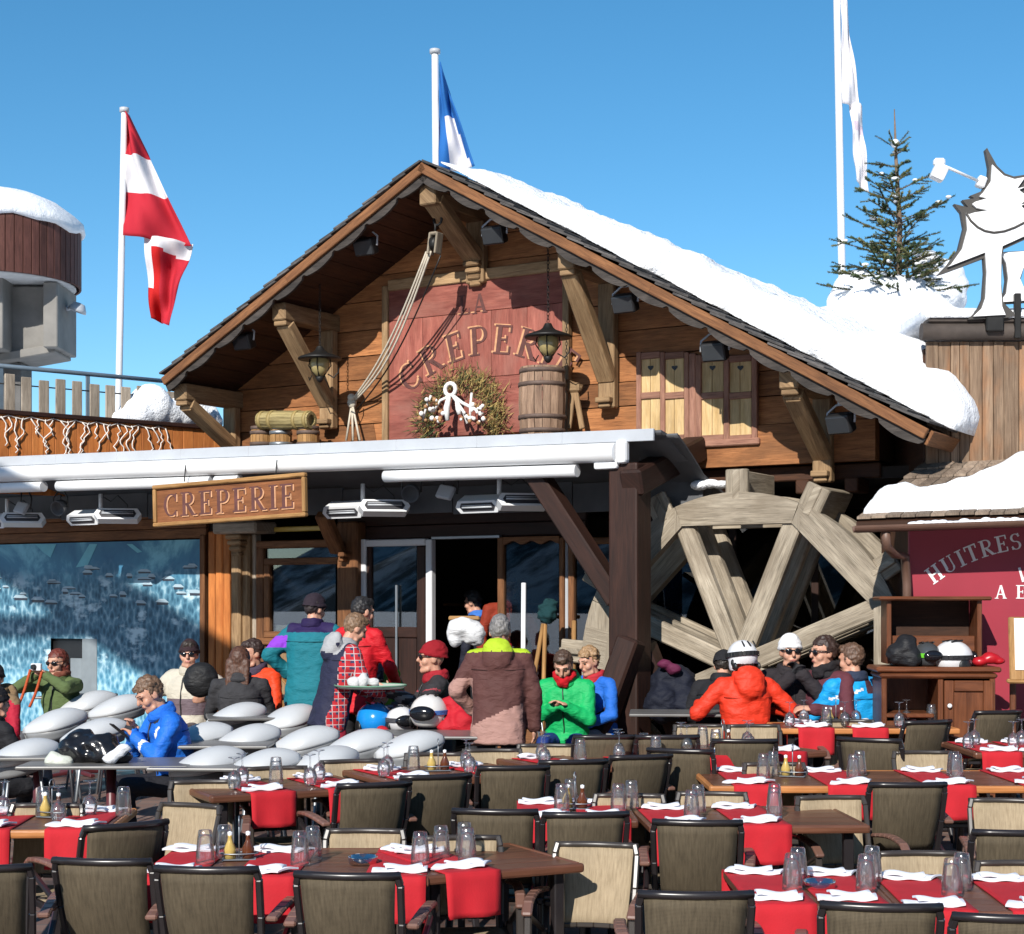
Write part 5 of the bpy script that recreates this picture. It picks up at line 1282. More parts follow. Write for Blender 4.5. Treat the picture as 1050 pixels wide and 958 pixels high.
M_FRAME_LIT = plain('front_lit_chair_frame', (.04, .033, .029), .35, .15, 5, .05, 40)  # paler copy of the dark frame: front light put into its colour
def make_chair(lab, frame, group):
    t = thing('terrace_chair', lab, 'chair', (0, 0, 0), 0, group)
    hw, zt, zb = .19, .805, .465
    def back(u, v):                          # u across, v up; the back leans away and is slightly hollow
        x = (u - .5) * 2; return Vector((x * (hw - .035 + .018 * v), -.185 - .115 * v - .035 * (1 - x * x) - .02 * math.sin(v * math.pi), zb + (zt - zb - .012) * v))
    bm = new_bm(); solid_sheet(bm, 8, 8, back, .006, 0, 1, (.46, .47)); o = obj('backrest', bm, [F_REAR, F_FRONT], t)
    bm = new_bm()
    def side(s): return [Vector((s * (hw - .01), -.15, .39)), Vector((s * (hw - .01), -.185, .46)), Vector((s * (hw - .004), -.235, .62)), Vector((s * (hw), -.285, .765)), Vector((s * (hw - .012), -.302, .812))]
    for s in (-1, 1):
        p_ = side(s)
        for a, b in zip(p_[:-1], p_[1:]): beam(bm, a, b + (b - a).normalized() * .004, .027, .026, Vector((1, 0, 0)), .006)
    top = [back(u, 1.0) + Vector((0, -.002, .012)) for u in (0, .17, .34, .5, .66, .83, 1)]; top[0].x -= .02; top[-1].x += .02
    tube(bm, top, .0145, 10)
    bot = [back(u, .0) + Vector((0, 0, -.01)) for u in (0, .25, .5, .75, 1)]
    for a, b in zip(bot[:-1], bot[1:]): beam(bm, a, b, .022, .022, Vector((0, 0, 1)), .005)
    obj('back_frame', bm, frame, t)
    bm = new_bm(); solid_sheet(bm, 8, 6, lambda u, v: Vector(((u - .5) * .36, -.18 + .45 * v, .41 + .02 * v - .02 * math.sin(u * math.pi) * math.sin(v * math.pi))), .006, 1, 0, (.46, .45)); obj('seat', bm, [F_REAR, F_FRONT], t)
    bm = new_bm()
    for s in (-1, 1): beam(bm, (s * .19, -.19, .40), (s * .19, .29, .42), .028, .03, bev=.006)
    beam(bm, (-.17, .275, .415), (.17, .275, .415), .028, .028, bev=.006); beam(bm, (-.17, -.17, .39), (.17, -.17, .39), .028, .028, bev=.006); obj('seat_frame', bm, frame, t)
    for s in (-1, 1):
        bm = new_bm(); beam(bm, (s * .226, .27, 0), (s * .226, .22, .60), .03, .034, Vector((1, 0, 0)), .006); obj('leg', bm, frame, t)
        bm = new_bm(); beam(bm, (s * .224, -.30, 0), (s * .218, -.16, .44), .03, .034, Vector((1, 0, 0)), .006); beam(bm, (s * .224, -.155, .44), (s * .226, .2, .565), .02, .024, Vector((1, 0, 0)), .005); obj('leg', bm, frame, t)
        bm = new_bm(); pts = [Vector((s * (.226 + .012 * math.sin(k / 8 * 3.1)), -.245 + .5 * k / 8, .61 + .022 * math.sin(k / 8 * math.pi) - (.03 if k == 8 else 0))) for k in range(9)]
        for a, b in zip(pts[:-1], pts[1:]): beam(bm, a, b + (b - a) * .05, .046, .022, bev=.007)
        obj('armrest', bm, M_ARM, t)
    return t
# --- tables
TABLES = {}
def P_ground(X, D): return Vector((X, D, g(D)))
def make_table(key, phrase, look, X, D, w_, d_, rz, edge, square=True):
    loc = P_ground(X, D); t = thing('dining_table', '%s, %s' % (look, phrase[1]), 'table', loc, rz, 'laid tables on the terrace')
    bm = new_bm(); n_ = max(3, int(d_ / .14))
    if square:
        for k in range(n_): box(bm, (0, -d_ / 2 + .03 + (d_ - .06) * (k + .5) / n_, .725), (w_ - .06, (d_ - .06) / n_ - .002, .03), None, .003)
    top = obj('tabletop', bm, W_TOP, t)
    bm = new_bm()
    for s in (-1, 1):
        box(bm, (0, s * (d_ / 2 - .015), .722), (w_, .03, .042), None, .012, seg=2); box(bm, (s * (w_ / 2 - .015), 0, .722), (.03, d_ - .06, .042), None, .01)
    obj('edge_band', bm, edge, t)
    for sx in (-1, 1):
        for sy in (-1, 1):
            bm = new_bm(); box(bm, (sx * (w_ / 2 - .09), sy * (d_ / 2 - .09), .35), (.05, .05, .70), None, .006); obj('leg', bm, M_FRAME, t)
    TABLES[key] = dict(o=t, phrase=phrase[0], X=X, D=D, w=w_, d=d_, rz=rz, z=loc.z + .743, items={})
def table_px(key, phrase, look, xl, xr, yn, d_, rz=0, edge=None):
    Dn = depth_for(yn, .74); w_ = (xr - xl) / F * Dn; make_table(key, phrase, look, ((xl + xr) / 2 - CX) / F * Dn, Dn + d_ / 2, w_, d_, rz, edge or W_TOP)
PH = {
 'A': ('the left border table', 'cut off by the left border'), 'B': ('the front left table', 'long front table left of the jutting corner'), 'B2': ('the jutting corner table', 'turned so that its bare corner juts out'),
 'C': ('the front right table', 'front table right of the centre'), 'C2': ('the bottom right table', 'in the bottom right corner'), 'D': ('the left middle table', 'left one in the middle row'), 'D2': ('the right middle table', 'bare brown end, right in the middle row'),
 'E': ('the long orange edged table', 'long one behind the big chair back'), 'F1': ('the first slanting table', 'nearest of the slanting row, behind two chair backs'), 'F2': ('the second slanting table', 'second of the slanting row'),
 'F3': ('the third slanting table', 'third of the slanting row below the brown jacket'), 'F4': ('the farthest slanting table', 'last of the slanting row by the post'), 'G': ('the table before the mill wheel', 'where the bright blue jacket sits'), 'H': ('the table below the dresser', 'at the right border below the dresser')}
LK = 'brown wooden table with red runners'; LKO = 'orange edged wooden table with red runners'
table_px('A', PH['A'], LKO, -110, 105, 857, .85, R(4), W_EDGE)
table_px('B', PH['B'], LK, 148, 440, 905, .85)
table_px('C', PH['C'], LK, 770, 915, 929, .85); table_px('C2', PH['C2'], LK, 925, 1140, 936, .85, R(-3))
table_px('D', PH['D'], LK, 540, 655, 846, .8); table_px('D2', PH['D2'], LK, 662, 890, 852, .8, R(3))
table_px('E', PH['E'], LKO, 728, 1130, 811, .9, 0, W_EDGE)
table_px('G', PH['G'], LKO, 800, 985, 750, .65, 0, W_EDGE); table_px('H', PH['H'], LK, 1000, 1110, 776, .85)
make_table('B2', PH['B2'], LK, -.19, 7.42, .78, .72, R(27), W_TOP)
d0_ = depth_for(823, .74); d1_ = depth_for(771, .74); S0 = Vector(((212 - CX) / F * d0_, d0_)); S1 = Vector(((852 - CX) / F * d1_, d1_))
e31 = (S1 - S0).normalized(); n31 = Vector((-e31.y, e31.x)); stp = (S1 - S0).length / 4; a31 = math.atan2(e31.y, e31.x)
for i in range(4):
    c = S0 + e31 * (i * stp + stp / 2) + n31 * .38; make_table('F%d' % (i + 1), PH['F%d' % (i + 1)], LK, c.x, c.y, stp - .05, .76, a31, W_TOP)
# --- things laid on the tables
M_RUN = plain('red_runner_cloth', (.42, .005, .013), .85, .10, 8, .25, 120); M_NAP = plain('white_napkin', (.74, .75, .80), .85, .03, 9, .2, 50)
M_CRUET = plain('oil_bottle', (.48, .34, .10), .15, .2); M_VIN = plain('vinegar_bottle', (.10, .03, .012), .15, .2); M_ASH = glassy('ashtray_glass', (.8, .85, .88), .02, .18)
ALLITEMS = []
def tpt(T, a, b, z=0.0): return Vector((T['X'], T['D'], T['z'] + z)) + (Matrix.Rotation(T['rz'], 3, 'Z') @ Vector((a, b, 0)))
def reg(T, kind, o, group): ALLITEMS.append((T, kind, o, group))
def runner_mesh(d_, w_, hf, hb):
    bm = new_bm(); dd = d_ / 2 + .008; ws = [(-dd - .012, -hf), (-dd - .006, -hf * .5), (-dd, -.02), (-dd + .008, .0), (-d_ / 4, .0), (0, .001), (d_ / 4, .0), (dd - .008, .0), (dd, -.02), (dd + .01, -hb)]
    def fn(u, v):
        k = v * (len(ws) - 1); i = min(int(k), len(ws) - 2); f = k - i; y = ws[i][0] * (1 - f) + ws[i + 1][0] * f; z = ws[i][1] * (1 - f) + ws[i + 1][1] * f
        hang = max(0, -z) ; return Vector(((u - .5) * w_ * (1 - .12 * hang), y + (.02 * math.sin(u * 9 + d_ * 7) * hang * 3 if y < 0 else 0), z))
    solid_sheet(bm, 8, 36, fn, .003, 0, 0); return bm
protos = {}
def napkin_proto(k):
    bm = new_bm(); random.seed(k)
    def fn(u, v):
        x = (u - .5) * .235; y = (v - .5) * .11; return Vector((x + .02 * (v - .5) * k, y + .008 * math.sin(u * 5), .006 + .007 * math.sin(v * math.pi) + .003 * math.sin(u * 13 + k) + .008 * max(0, u - .7) * k))
    solid_sheet(bm, 14, 8, fn, .008)
    def fn2(u, v):
        x = (u - .5) * .16 + .015; y = (v - .5) * .075 + .01; return Vector((x, y, .019 + .007 * math.sin(v * math.pi) + .006 * math.sin(u * 6 + k)))
    solid_sheet(bm, 8, 6, fn2, .008); return bm
TUMB = [(.0, .0035), (.040, .0035)] ; 
def tumbler_bm():                            # standing upside down: narrow foot on top
    bm = new_bm(); h = .145; lathe(bm, [(.042, 0), (.0405, .05), (.034, .115), (.030, h - .004), (.027, h), (0, h)], 20); lathe(bm, [(.0395, 0), (.038, .05), (.0315, .11), (.026, h - .022), (0, h - .02)], 20)
    lathe(bm, [(.0395, 0), (.042, 0)], 20); return bm
def wineglass_bm():
    bm = new_bm(); lathe(bm, [(.030, 0), (.038, .03), (.040, .05), (.030, .085), (.008, .10), (.0045, .11), (.0045, .165), (.034, .172), (.034, .175), (0, .177)], 20); lathe(bm, [(.0285, 0), (.0365, .03), (.0385, .05), (.0285, .083), (0, .096)], 20); return bm
def cruet(T, a, b, rz_):
    o = thing('cruet_set', None, 'cruet', tpt(T, a, b), rz_)
    bm = new_bm(); tube(bm, [(.085 * math.cos(t), .035 * math.sin(t), .03) for t in [k * math.pi / 8 for k in range(16)]], .003, 5, closed=True); box(bm, (0, 0, .004), (.15, .07, .006), None, .003); tube(bm, [(0, 0, .006), (0, 0, .15)] + [(0, .022 * math.sin(t), .172 - .022 * math.cos(t)) for t in [k * .6 for k in range(11)]], .003, 5); obj('rack', bm, M_STEEL, o)
    for s, m in ((-1, M_CRUET), (1, M_VIN)):
        bm = new_bm(); lathe(bm, [(0, .008), (.026, .008), (.028, .05), (.012, .085), (.009, .105), (.012, .11), (0, .112)], 12, Matrix.Translation((s * .04, 0, 0))); bt = obj('bottle', bm, m, o)
        bm = new_bm(); lathe(bm, [(.010, .111), (.011, .125), (0, .13)], 10, Matrix.Translation((s * .04, 0, 0))); obj('stopper', bm, M_WHITE, bt)
    return o
def laid(kind, T, a, b, rz_=0.0, z=0.0, mk=None, cat=None, nm=None, mat=None, group=None, var=0):
    key = (kind, var)
    if key not in protos: o = protos[key] = obj(nm, mk(), mat)
    else: o = protos[key].copy(); COL.objects.link(o)
    place(o, tpt(T, a, b, z), T['rz'] + rz_); o['category'] = cat; o['group'] = group; reg(T, kind, o, group); return o
PLAN = {'A': ((-.10, .32), 'w', 1, 0), 'B': ((-.42, -.08, .38), 't', 1, 1), 'B2': ((-.2,), 't', 0, 0), 'C': ((-.27, .25), 't', 0, 1), 'C2': ((-.27, .22), 't', 0, 0), 'D': ((-.35, .2), 't', 1, 0), 'D2': ((-.36, .02), 't', 0, 0),
        'E': ((-.38, -.14, .12, .36), 't', 1, 0), 'F1': ((-.15, .3), 'w', 0, 0), 'F2': ((-.3, .25), 'w', 1, 0), 'F3': ((-.28, .28), 'w', 0, 0), 'F4': ((-.3, .2), 'w', 1, 0), 'G': ((-.30, .0, .3), 'w', 1, 0), 'H': ((-.25, .2), 'w', 0, 0)}
for key, (fx, kind, cr, ash) in PLAN.items():
    T = TABLES[key]; random.seed(hash(key) % 100 if False else sum(map(ord, key)))
    for i, f_ in enumerate(fx):
        a = f_ * T['w']
        k_ = ('runner', round(T['d'], 2)); hf = .19
        o = laid('runner', T, a, 0, 0, .0015, lambda: runner_mesh(T['d'], .26, hf, .12), 'table runner', 'table_runner', M_RUN, 'red runners on the tables', round(T['d'], 2))
        for s in (-1, 1):
            v_ = random.choice((1, 2, 3)); laid('napkin', T, a + random.uniform(-.03, .03), s * (T['d'] / 2 - .12) + random.uniform(-.02, .02), random.uniform(-.2, .2) + (math.pi if s > 0 else 0), .004, lambda: napkin_proto(v_), 'napkin', 'napkin', M_NAP, 'white napkins on the runners', v_)
            if kind == 't' or random.random() < .35: laid('tumbler', T, a + s * .03 + .13 + random.uniform(-.02, .02), s * .10 + random.uniform(-.04, .04), 0, .004, tumbler_bm, 'glass', 'glass_tumbler', G_CUP, 'upturned glasses on the tables')
            if kind == 'w': laid('wineglass', T, a + s * .06 - .08 + random.uniform(-.02, .02), s * .12 + random.uniform(-.03, .03), 0, .004, wineglass_bm, 'glass', 'wine_glass', G_CUP, 'upturned glasses on the tables')
    if cr:
        o = cruet(T, (fx[0] + fx[1]) / 2 * T['w'] + .02, .05, random.uniform(-.4, .4)); o['group'] = 'oil and vinegar sets'; reg(T, 'cruet', o, None)
    if ash:
        laid('ashtray', T, (fx[-1] - .14) * T['w'], -.06, 0, .002, lambda: (lambda bm: (lathe(bm, [(0, .006), (.05, .006), (.058, .032), (.064, .034), (.066, .03), (.062, 0), (0, 0)], 20), bm)[1])(new_bm()), 'ashtray', 'ashtray', M_ASH, 'glass ashtrays')
ORD = {1: ['only one'], 2: ['left one', 'right one']}
WORDS = ['first', 'second', 'third', 'fourth', 'fifth', 'sixth', 'seventh', 'eighth', 'ninth', 'tenth']
def ordw(i, n):
    if n == 1: return None
    if n == 2: return ('left one', 'right one')[i]
    if i == 0: return 'leftmost'
    if i == n - 1: return 'rightmost'
    return WORDS[i] + ' from left'
KN = {'runner': 'red cloth runner', 'napkin': 'folded white napkin', 'tumbler': 'upturned clear glass tumbler', 'wineglass': 'upturned wine glass', 'cruet': 'small oil and vinegar set', 'ashtray': 'clear glass ashtray'}
def label_by_table(items):
    by = {}
    for T, kind, o, gr in items: by.setdefault((id(T), kind), []).append((T, kind, o))
    for lst in by.values():
        lst.sort(key=lambda r: px(r[2].location)); n = len(lst)
        for i, (T, kind, o) in enumerate(lst):
            w_ = ordw(i, n); o['label'] = '%s%s on %s' % (KN[kind], (', ' + w_) if w_ else '', T['phrase'])
label_by_table(ALLITEMS)
# --- chairs: column, row of the top rail, turn (degrees), F = facing the camera
CH = [(106, 877, -4), (213, 885, -3), (357, 891, -6), (713, 910, -4), (903, 922, -4), (1040, 933, -3), (128, 841, 38), (715, 838, -3), (600, 830, 3), (508, 827, -8), (383, 800, 20), (446, 792, 22), (526, 783, 8), (587, 777, 14),
      (656, 772, 24), (698, 766, -22), (763, 756, -4), (684, 752, 6), (620, 752, 4), (930, 800, 1), (950, 737, 28), (1022, 727, 24), (892, 755, -28), (1043, 848, 2), (-22, 884, 8)]
CF = [(48, 823, 178), (194, 823, 158), (209, 799, 190), (283, 785, 198), (360, 778, 196), (446, 771, 186), (505, 767, 184), (560, 762, 182), (374, 849, 176), (472, 856, 184), (611, 863, 172), (645, 813, 178), (730, 811, 180), (852, 815, 184), (794, 781, 180), (946, 769, 180),
      (942, 872, 182), (718, 742, 180), (773, 742, 180), (1046, 882, 178), (1032, 818, 170), (870, 737, 180)]
CH0 = make_chair(None, M_FRAME, 'terrace chairs seen from behind'); CF0 = make_chair(None, M_FRAME_LIT, 'terrace chairs facing the camera'); used = [False, False]
chairs = []
def near_table(x, y):
    return min(TABLES.values(), key=lambda T: (T['X'] - x) ** 2 / max(T['w'], .8) + (T['D'] - y) ** 2)
for j, (lst, pr) in enumerate(((CH, CH0), (CF, CF0))):
    for x, y, a in lst:
        ks_ = (1.07, .98)[j]; D_ = depth_for(y, .825 * ks_); a_ = R(a + random.uniform(-3.5, 3.5)); off = Matrix.Rotation(a_, 3, 'Z') @ Vector((0, -.29 * ks_, 0))
        X_ = (x - CX) / F * D_; loc = P_ground(X_ - off.x, D_ - off.y); loc.z = g(D_)
        o = pr if not used[j] else dup(pr, (0, 0, 0)); used[j] = True; place(o, loc, a_); o.scale = (ks_,) * 3; chairs.append((near_table(loc.x, loc.y), j, o, x))
by = {}
for T, j, o, x in chairs: by.setdefault((id(T), j), []).append((x, T, o))
for (tid, j), lst in by.items():
    lst.sort(key=lambda r: r[0]); n = len(lst)
    for i, (x, T, o) in enumerate(lst):
        w_ = ordw(i, n); o['label'] = '%s%s at %s' % (('dark framed chair seen from behind', 'beige woven chair facing the camera')[j], (', ' + w_) if w_ else '', T['phrase'])
# --- grey bucket chairs of the creperie
M_SHELL = plain('grey_shell', (.48, .49, .50), .4, .05, 3, .03, 30)
sh0 = thing('bucket_chair', None, 'chair', (0, 0, 0), 0, 'grey bucket chairs on the left terrace')
bm = new_bm()
def shell(u, v):                            # shell chairs tipped forward on the tables: rounded back uppermost, pointed foot end low
    ph_ = (v - .5) * math.pi * 1.12; w_ = .225 * max(0, math.sin(math.pi * min(1, .012 + .976 * u ** .85))) ** (.62 + .35 * (1 - u))
    return Vector((-.29 + .56 * u, w_ * math.sin(ph_), .655 + .10 * u + (.02 + .09 * max(0, math.sin(math.pi * (.01 + .98 * u) ** 1.15)) ** .7) * math.cos(ph_)))
solid_sheet(bm, 30, 18, shell, .012, 0)
SHZ = max(v.co.z for v in bm.verts)
obj('shell', bm, M_SHELL, sh0)
bm = new_bm()
def flange(u, v):                            # the turned down lip of the shell
    n_ = u * 2; q = shell(.02 + .96 * (n_ if n_ <= 1 else 2 - n_), 0.0 if n_ <= 1 else 1.0)
    return q + Vector((0, 0, -.075 * v)) + Vector((-q.x, -q.y, 0)) * .10 * v
solid_sheet(bm, 48, 3, flange, .010); obj('lip', bm, plain('shell_lip', (.20, .205, .21), .45), sh0)
for sx in (-1, 1):
    for sy in (-1, 1):
        bm = new_bm(); tube(bm, [(sx * .10, sy * .08, .72), (sx * .20, sy * .18, 0)], .012, 8); obj('leg', bm, M_STEEL, sh0)
SHL = [(92, 708, 24), (122, 712, 18), (58, 726, 28), (98, 736, 16), (24, 757, 22), (205, 740, 8), (243, 720, 22), (298, 722, 40), (254, 742, 16), (314, 744, 10), (369, 747, 8), (421, 749, 14), (214, 765, 20), (270, 767, 10), (333, 765, 32), (541, 702, 10), (605, 706, 30)]
SLAB = ['behind the hatch woman, upper left of its row', 'right behind the topmost left one', 'left of the small table by the green jacket', 'behind the man in the blue jacket', 'nearest at the left border', 'right behind the blue jacket', 'beside the dark haired woman', 'open side showing, below the teal jacket', 'in the middle of the group', 'left below the plaid sleeve', 'right below the plaid sleeve', 'in front of the helmets', 'big, at the right of the blue jacket', 'second to the right of the blue jacket', 'turned towards the camera behind the slanting tables', 'half hidden behind the brown jacket', 'beside the post foot, below the green jacket']
for i, ((x, y, a), la) in enumerate(zip(SHL, SLAB)):
    D_ = depth_for(y, SHZ); loc = P_ground((x - CX) / F * D_, D_ + .0); o = sh0 if i == 0 else dup(sh0, (0, 0, 0)); place(o, loc, R(a)); o.scale = (.84, .84, 1); o['label'] = 'grey bucket chair ' + la
# --- dark bistro tables
M_BT = plain('grey_bistro_top', (.13, .125, .12), .35, .2, 4, .05); M_BL = plain('burgundy_table_leg', (.09, .018, .022), .4, .1)
bt0 = {}
BTL = [(102, 789, 1.05, .6, 2, 'wide grey table carrying the black jacket bundle'), (212, 791, .72, .6, -3, 'small grey table right of the blue jacket man'), (25, 780, .62, .6, 5, 'grey table at the left border by the nearest bucket chair'), (228, 768, .6, .6, 0, 'small grey table between bucket chairs behind the blue jacket'), (247, 739, .62, .6, 12, 'small brown grey table behind the dark haired woman'), (190, 712, .7, .6, 0, 'grey table of the person in the cream jacket'), (428, 758, 1.0, .62, -4, 'grey table heaped with ski helmets'), (590, 716, .75, .6, 6, 'grey table of the man in green'), (292, 716, .6, .6, 0, 'grey table of the orange jacket guest'), (70, 715, .6, .6, 0, 'grey table of the woman with the camera'), (705, 735, .85, .6, -5, 'dark table right of the brown post'), ]
for x, y, w_, d_, a, la in BTL:
    Dn = depth_for(y, .73); loc = P_ground((x - CX) / F * Dn, Dn + d_ / 2)
    t = thing('bistro_table', la, 'table', loc, R(a), 'grey bistro tables')
    bm = new_bm(); box(bm, (0, 0, .722), (w_, d_, .022), None, .008, seg=2); obj('tabletop', bm, M_BT, t)
    bm = new_bm(); tube(bm, [(0, 0, .02), (0, 0, .71)], .032, 12); obj('column', bm, M_BL, t)
    bm = new_bm()
    for k in range(4): beam(bm, (0, 0, .045), (.27 * math.cos(k * math.pi / 2 + .78), .27 * math.sin(k * math.pi / 2 + .78), .02), .05, .03, bev=.006)
    obj('foot', bm, M_BL, t)
    TABLES['bt%d' % x] = dict(z=loc.z + .735, X=loc.x, D=loc.y, w=w_, d=d_, rz=R(a))
# ------------------------------------------------------------------ people
DG = bpy.context.evaluated_depsgraph_get
def cap(bm, a, b, ra, rb, n=10):
    a = Vector(a); b = Vector(b); d = b - a
    if d.length < 1e-5: d = Vector((0, 0, 1e-4))
    q = Vector((0, 0, 1)).rotation_difference(d.normalized()).to_matrix().to_4x4(); L_ = d.length
    prof = [(ra * math.sin(t), -ra * math.cos(t)) for t in [k * math.pi / 8 for k in range(5)]] + [(rb * math.cos(t), L_ + rb * math.sin(t)) for t in [k * math.pi / 8 for k in range(5)]]
    prof[0] = (0, -ra); prof[-1] = (0, L_ + rb)
    lathe(bm, prof, n, Matrix.Translation(a) @ q)
def remeshed(name, bm, vox, mats, parent, smooth=4, noise_amp=0.0, noise_f=9.0, paint=None, keep=None):
    me = bpy.data.meshes.new('tmp'); bm.to_mesh(me); bm.free(); o = bpy.data.objects.new('tmp', me); COL.objects.link(o)
    m = o.modifiers.new('r', 'REMESH'); m.mode = 'VOXEL'; m.voxel_size = vox
    m2 = o.modifiers.new('s', 'SMOOTH'); m2.iterations = smooth; m2.factor = .5
    ev = o.evaluated_get(DG()); nm = bpy.data.meshes.new_from_object(ev); nm.name = name
    bpy.data.objects.remove(o); bpy.data.meshes.remove(me)
    n = len(nm.vertices); co = np.empty(n * 3); nm.vertices.foreach_get('co', co); co = co.reshape(-1, 3)
    if noise_amp:
        no = np.empty(n * 3); nm.vertices.foreach_get('normal', no); no = no.reshape(-1, 3)
        sd = random.random() * 50
        dv_ = np.array([noise.noise(Vector((p[0] * noise_f + sd, p[1] * noise_f, p[2] * noise_f * 1.5))) + .5 * noise.noise(Vector((p[0] * noise_f * 2.3, p[1] * noise_f * 2.3 + sd, p[2] * noise_f * 3))) for p in co])
        co = co + no * (dv_ * noise_amp)[:, None]; nm.vertices.foreach_set('co', co.ravel())
    if keep is not None:
        b2 = bmesh.new(); b2.from_mesh(nm); b2.verts.ensure_lookup_table(); kv = keep(co); bmesh.ops.delete(b2, geom=[v for v, k in zip(b2.verts, kv) if not k], context='VERTS'); b2.to_mesh(nm); b2.free()
    nm.materials.clear()
    mats = mats if isinstance(mats, list) else [mats]
    for mm in mats: nm.materials.append(mm)
    np_ = len(nm.polygons)
    if paint is not None and np_:
        c = np.empty(np_ * 3); nm.polygons.foreach_get('center', c); c = c.reshape(-1, 3); nm.polygons.foreach_set('material_index', paint(c).astype(np.int32))
    nm.polygons.foreach_set('use_smooth', np.ones(np_, dtype=bool))
    ob = bpy.data.objects.new(name, nm); COL.objects.link(ob); ob.parent = parent; return ob
_fab = {}
def fabric(c, rough=.75, nm=None):
    k = (c, rough)
    if k not in _fab:
        t = NT(nm or 'jacket_cloth'); o_ = t.objc(); t.col(t.ramp(t.noise(o_, 7, 4), [(.3, c4(c, .9)), (.7, c4(c, 1.08))])); t.set(Roughness=rough, Specular_IOR_Level=.3)
        t.bump(t.math('ADD', t.noise(t.mapping(o_, (1, 1, 2.2)), 14, 3, .5, .8), t.math('MULTIPLY', t.noise(o_, 160, 2), .12)), .55, .018); _fab[k] = t.m
    return _fab[k]
SKIN = NT('skin'); so__ = SKIN.objc(); SKIN.col(SKIN.ramp(SKIN.noise(so__, 18, 3), [(.3, (.46, .235, .16, 1)), (.7, (.56, .31, .22, 1))])); SKIN.set(Roughness=.5, Specular_IOR_Level=.35); SKIN.b.inputs['Subsurface Weight'].default_value = .12; SKIN.b.inputs['Subsurface Radius'].default_value = (.01, .004, .002); SKIN = SKIN.m
M_LIP = plain('lip', (.36, .12, .10), .5, .1); M_EYE = plain('eye_dark', (.03, .018, .012), .25, .1); M_BROW = plain('brow_hair', (.05, .03, .02), .9, .1)
def hairmat(c):
    t = NT('hair'); o_ = t.objc(); n = t.noise(t.mapping(o_, (1, 1, .25)), 90, 3); t.col(t.ramp(n, [(.3, c4(c, .55)), (.7, c4(c, 1.4))])); t.set(Roughness=.55); t.bump(n, .6, .006); return t.m
M_LENS = plain('sunglass_lens', (.008, .008, .010), .12, .1, 5, 0)
def ik(S, T, l1, l2, pole):
    S = Vector(S); T = Vector(T); d = T - S; L_ = d.length
    if L_ > (l1 + l2) * .985: T = S + d * ((l1 + l2) * .985 / L_); d = T - S; L_ = d.length
    u = d.normalized(); a = (l1 * l1 - l2 * l2 + L_ * L_) / (2 * L_); h = math.sqrt(max(l1 * l1 - a * a, 0)); p = Vector(pole) - u * Vector(pole).dot(u); p.normalize(); return S + u * a + p * h, T
def hand(bm, wrist, d, n, side, curl=.9):
    """palm, four unequal bent fingers and a thumb leaving the side of the palm"""
    d = d.normalized(); n = (n - d * n.dot(d)).normalized(); s = d.cross(n) * side
    c = wrist + d * .045; m3 = Matrix((s, d, n)).transposed(); ball(bm, c, (.040, .050, .018), 10, 8, m3)
    for i, (off, l) in enumerate(((-.029, .062), (-.010, .072), (.010, .074), (.029, .066))):
        p = wrist + d * .082 + s * (-off); dr = d
        for q, (seg, cu) in enumerate(((.45, .5), (.32, .9), (.23, .7))):
            ang = curl * cu * .8; dr = (dr * math.cos(ang) + n * math.sin(ang)).normalized(); e_ = p + dr * l * seg; cap(bm, p, e_, .0092 - .0008 * q, .0085 - .0008 * q, 8); p = e_
    p = wrist + d * .028 + s * .032; dr = (d * .6 + s * .7 + n * .35).normalized(); e_ = p + dr * .038; cap(bm, wrist + d * .015 + s * .018, p, .016, .013, 8); cap(bm, p, e_, .0125, .0105, 8); dr = (dr + n * curl * .6 - s * .4).normalized(); cap(bm, e_, e_ + dr * .03, .0105, .009, 8)
PEOPLE = {}
def loft(bm, sts, TMf, n=22):
    """sts: (height, half width, half depth, forward shift); closed tube of rounded cross sections"""
    rings = []
    for t, rx, ry, yo in sts:
        rg = []
        for q in range(n):
            a = 2 * math.pi * q / n; c_, s_ = math.cos(a), math.sin(a); e_ = 2 / 2.5
            rg.append(bm.verts.new(TMf(math.copysign(abs(c_) ** e_, c_) * rx, math.copysign(abs(s_) ** e_, s_) * ry + yo, t)))
        rings.append(rg)
    for A, B in zip(rings[:-1], rings[1:]):
        for q in range(n): bm.faces.new((A[q], A[(q + 1) % n], B[(q + 1) % n], B[q]))
    bm.faces.new(rings[0][::-1]); bm.faces.new(rings[-1])
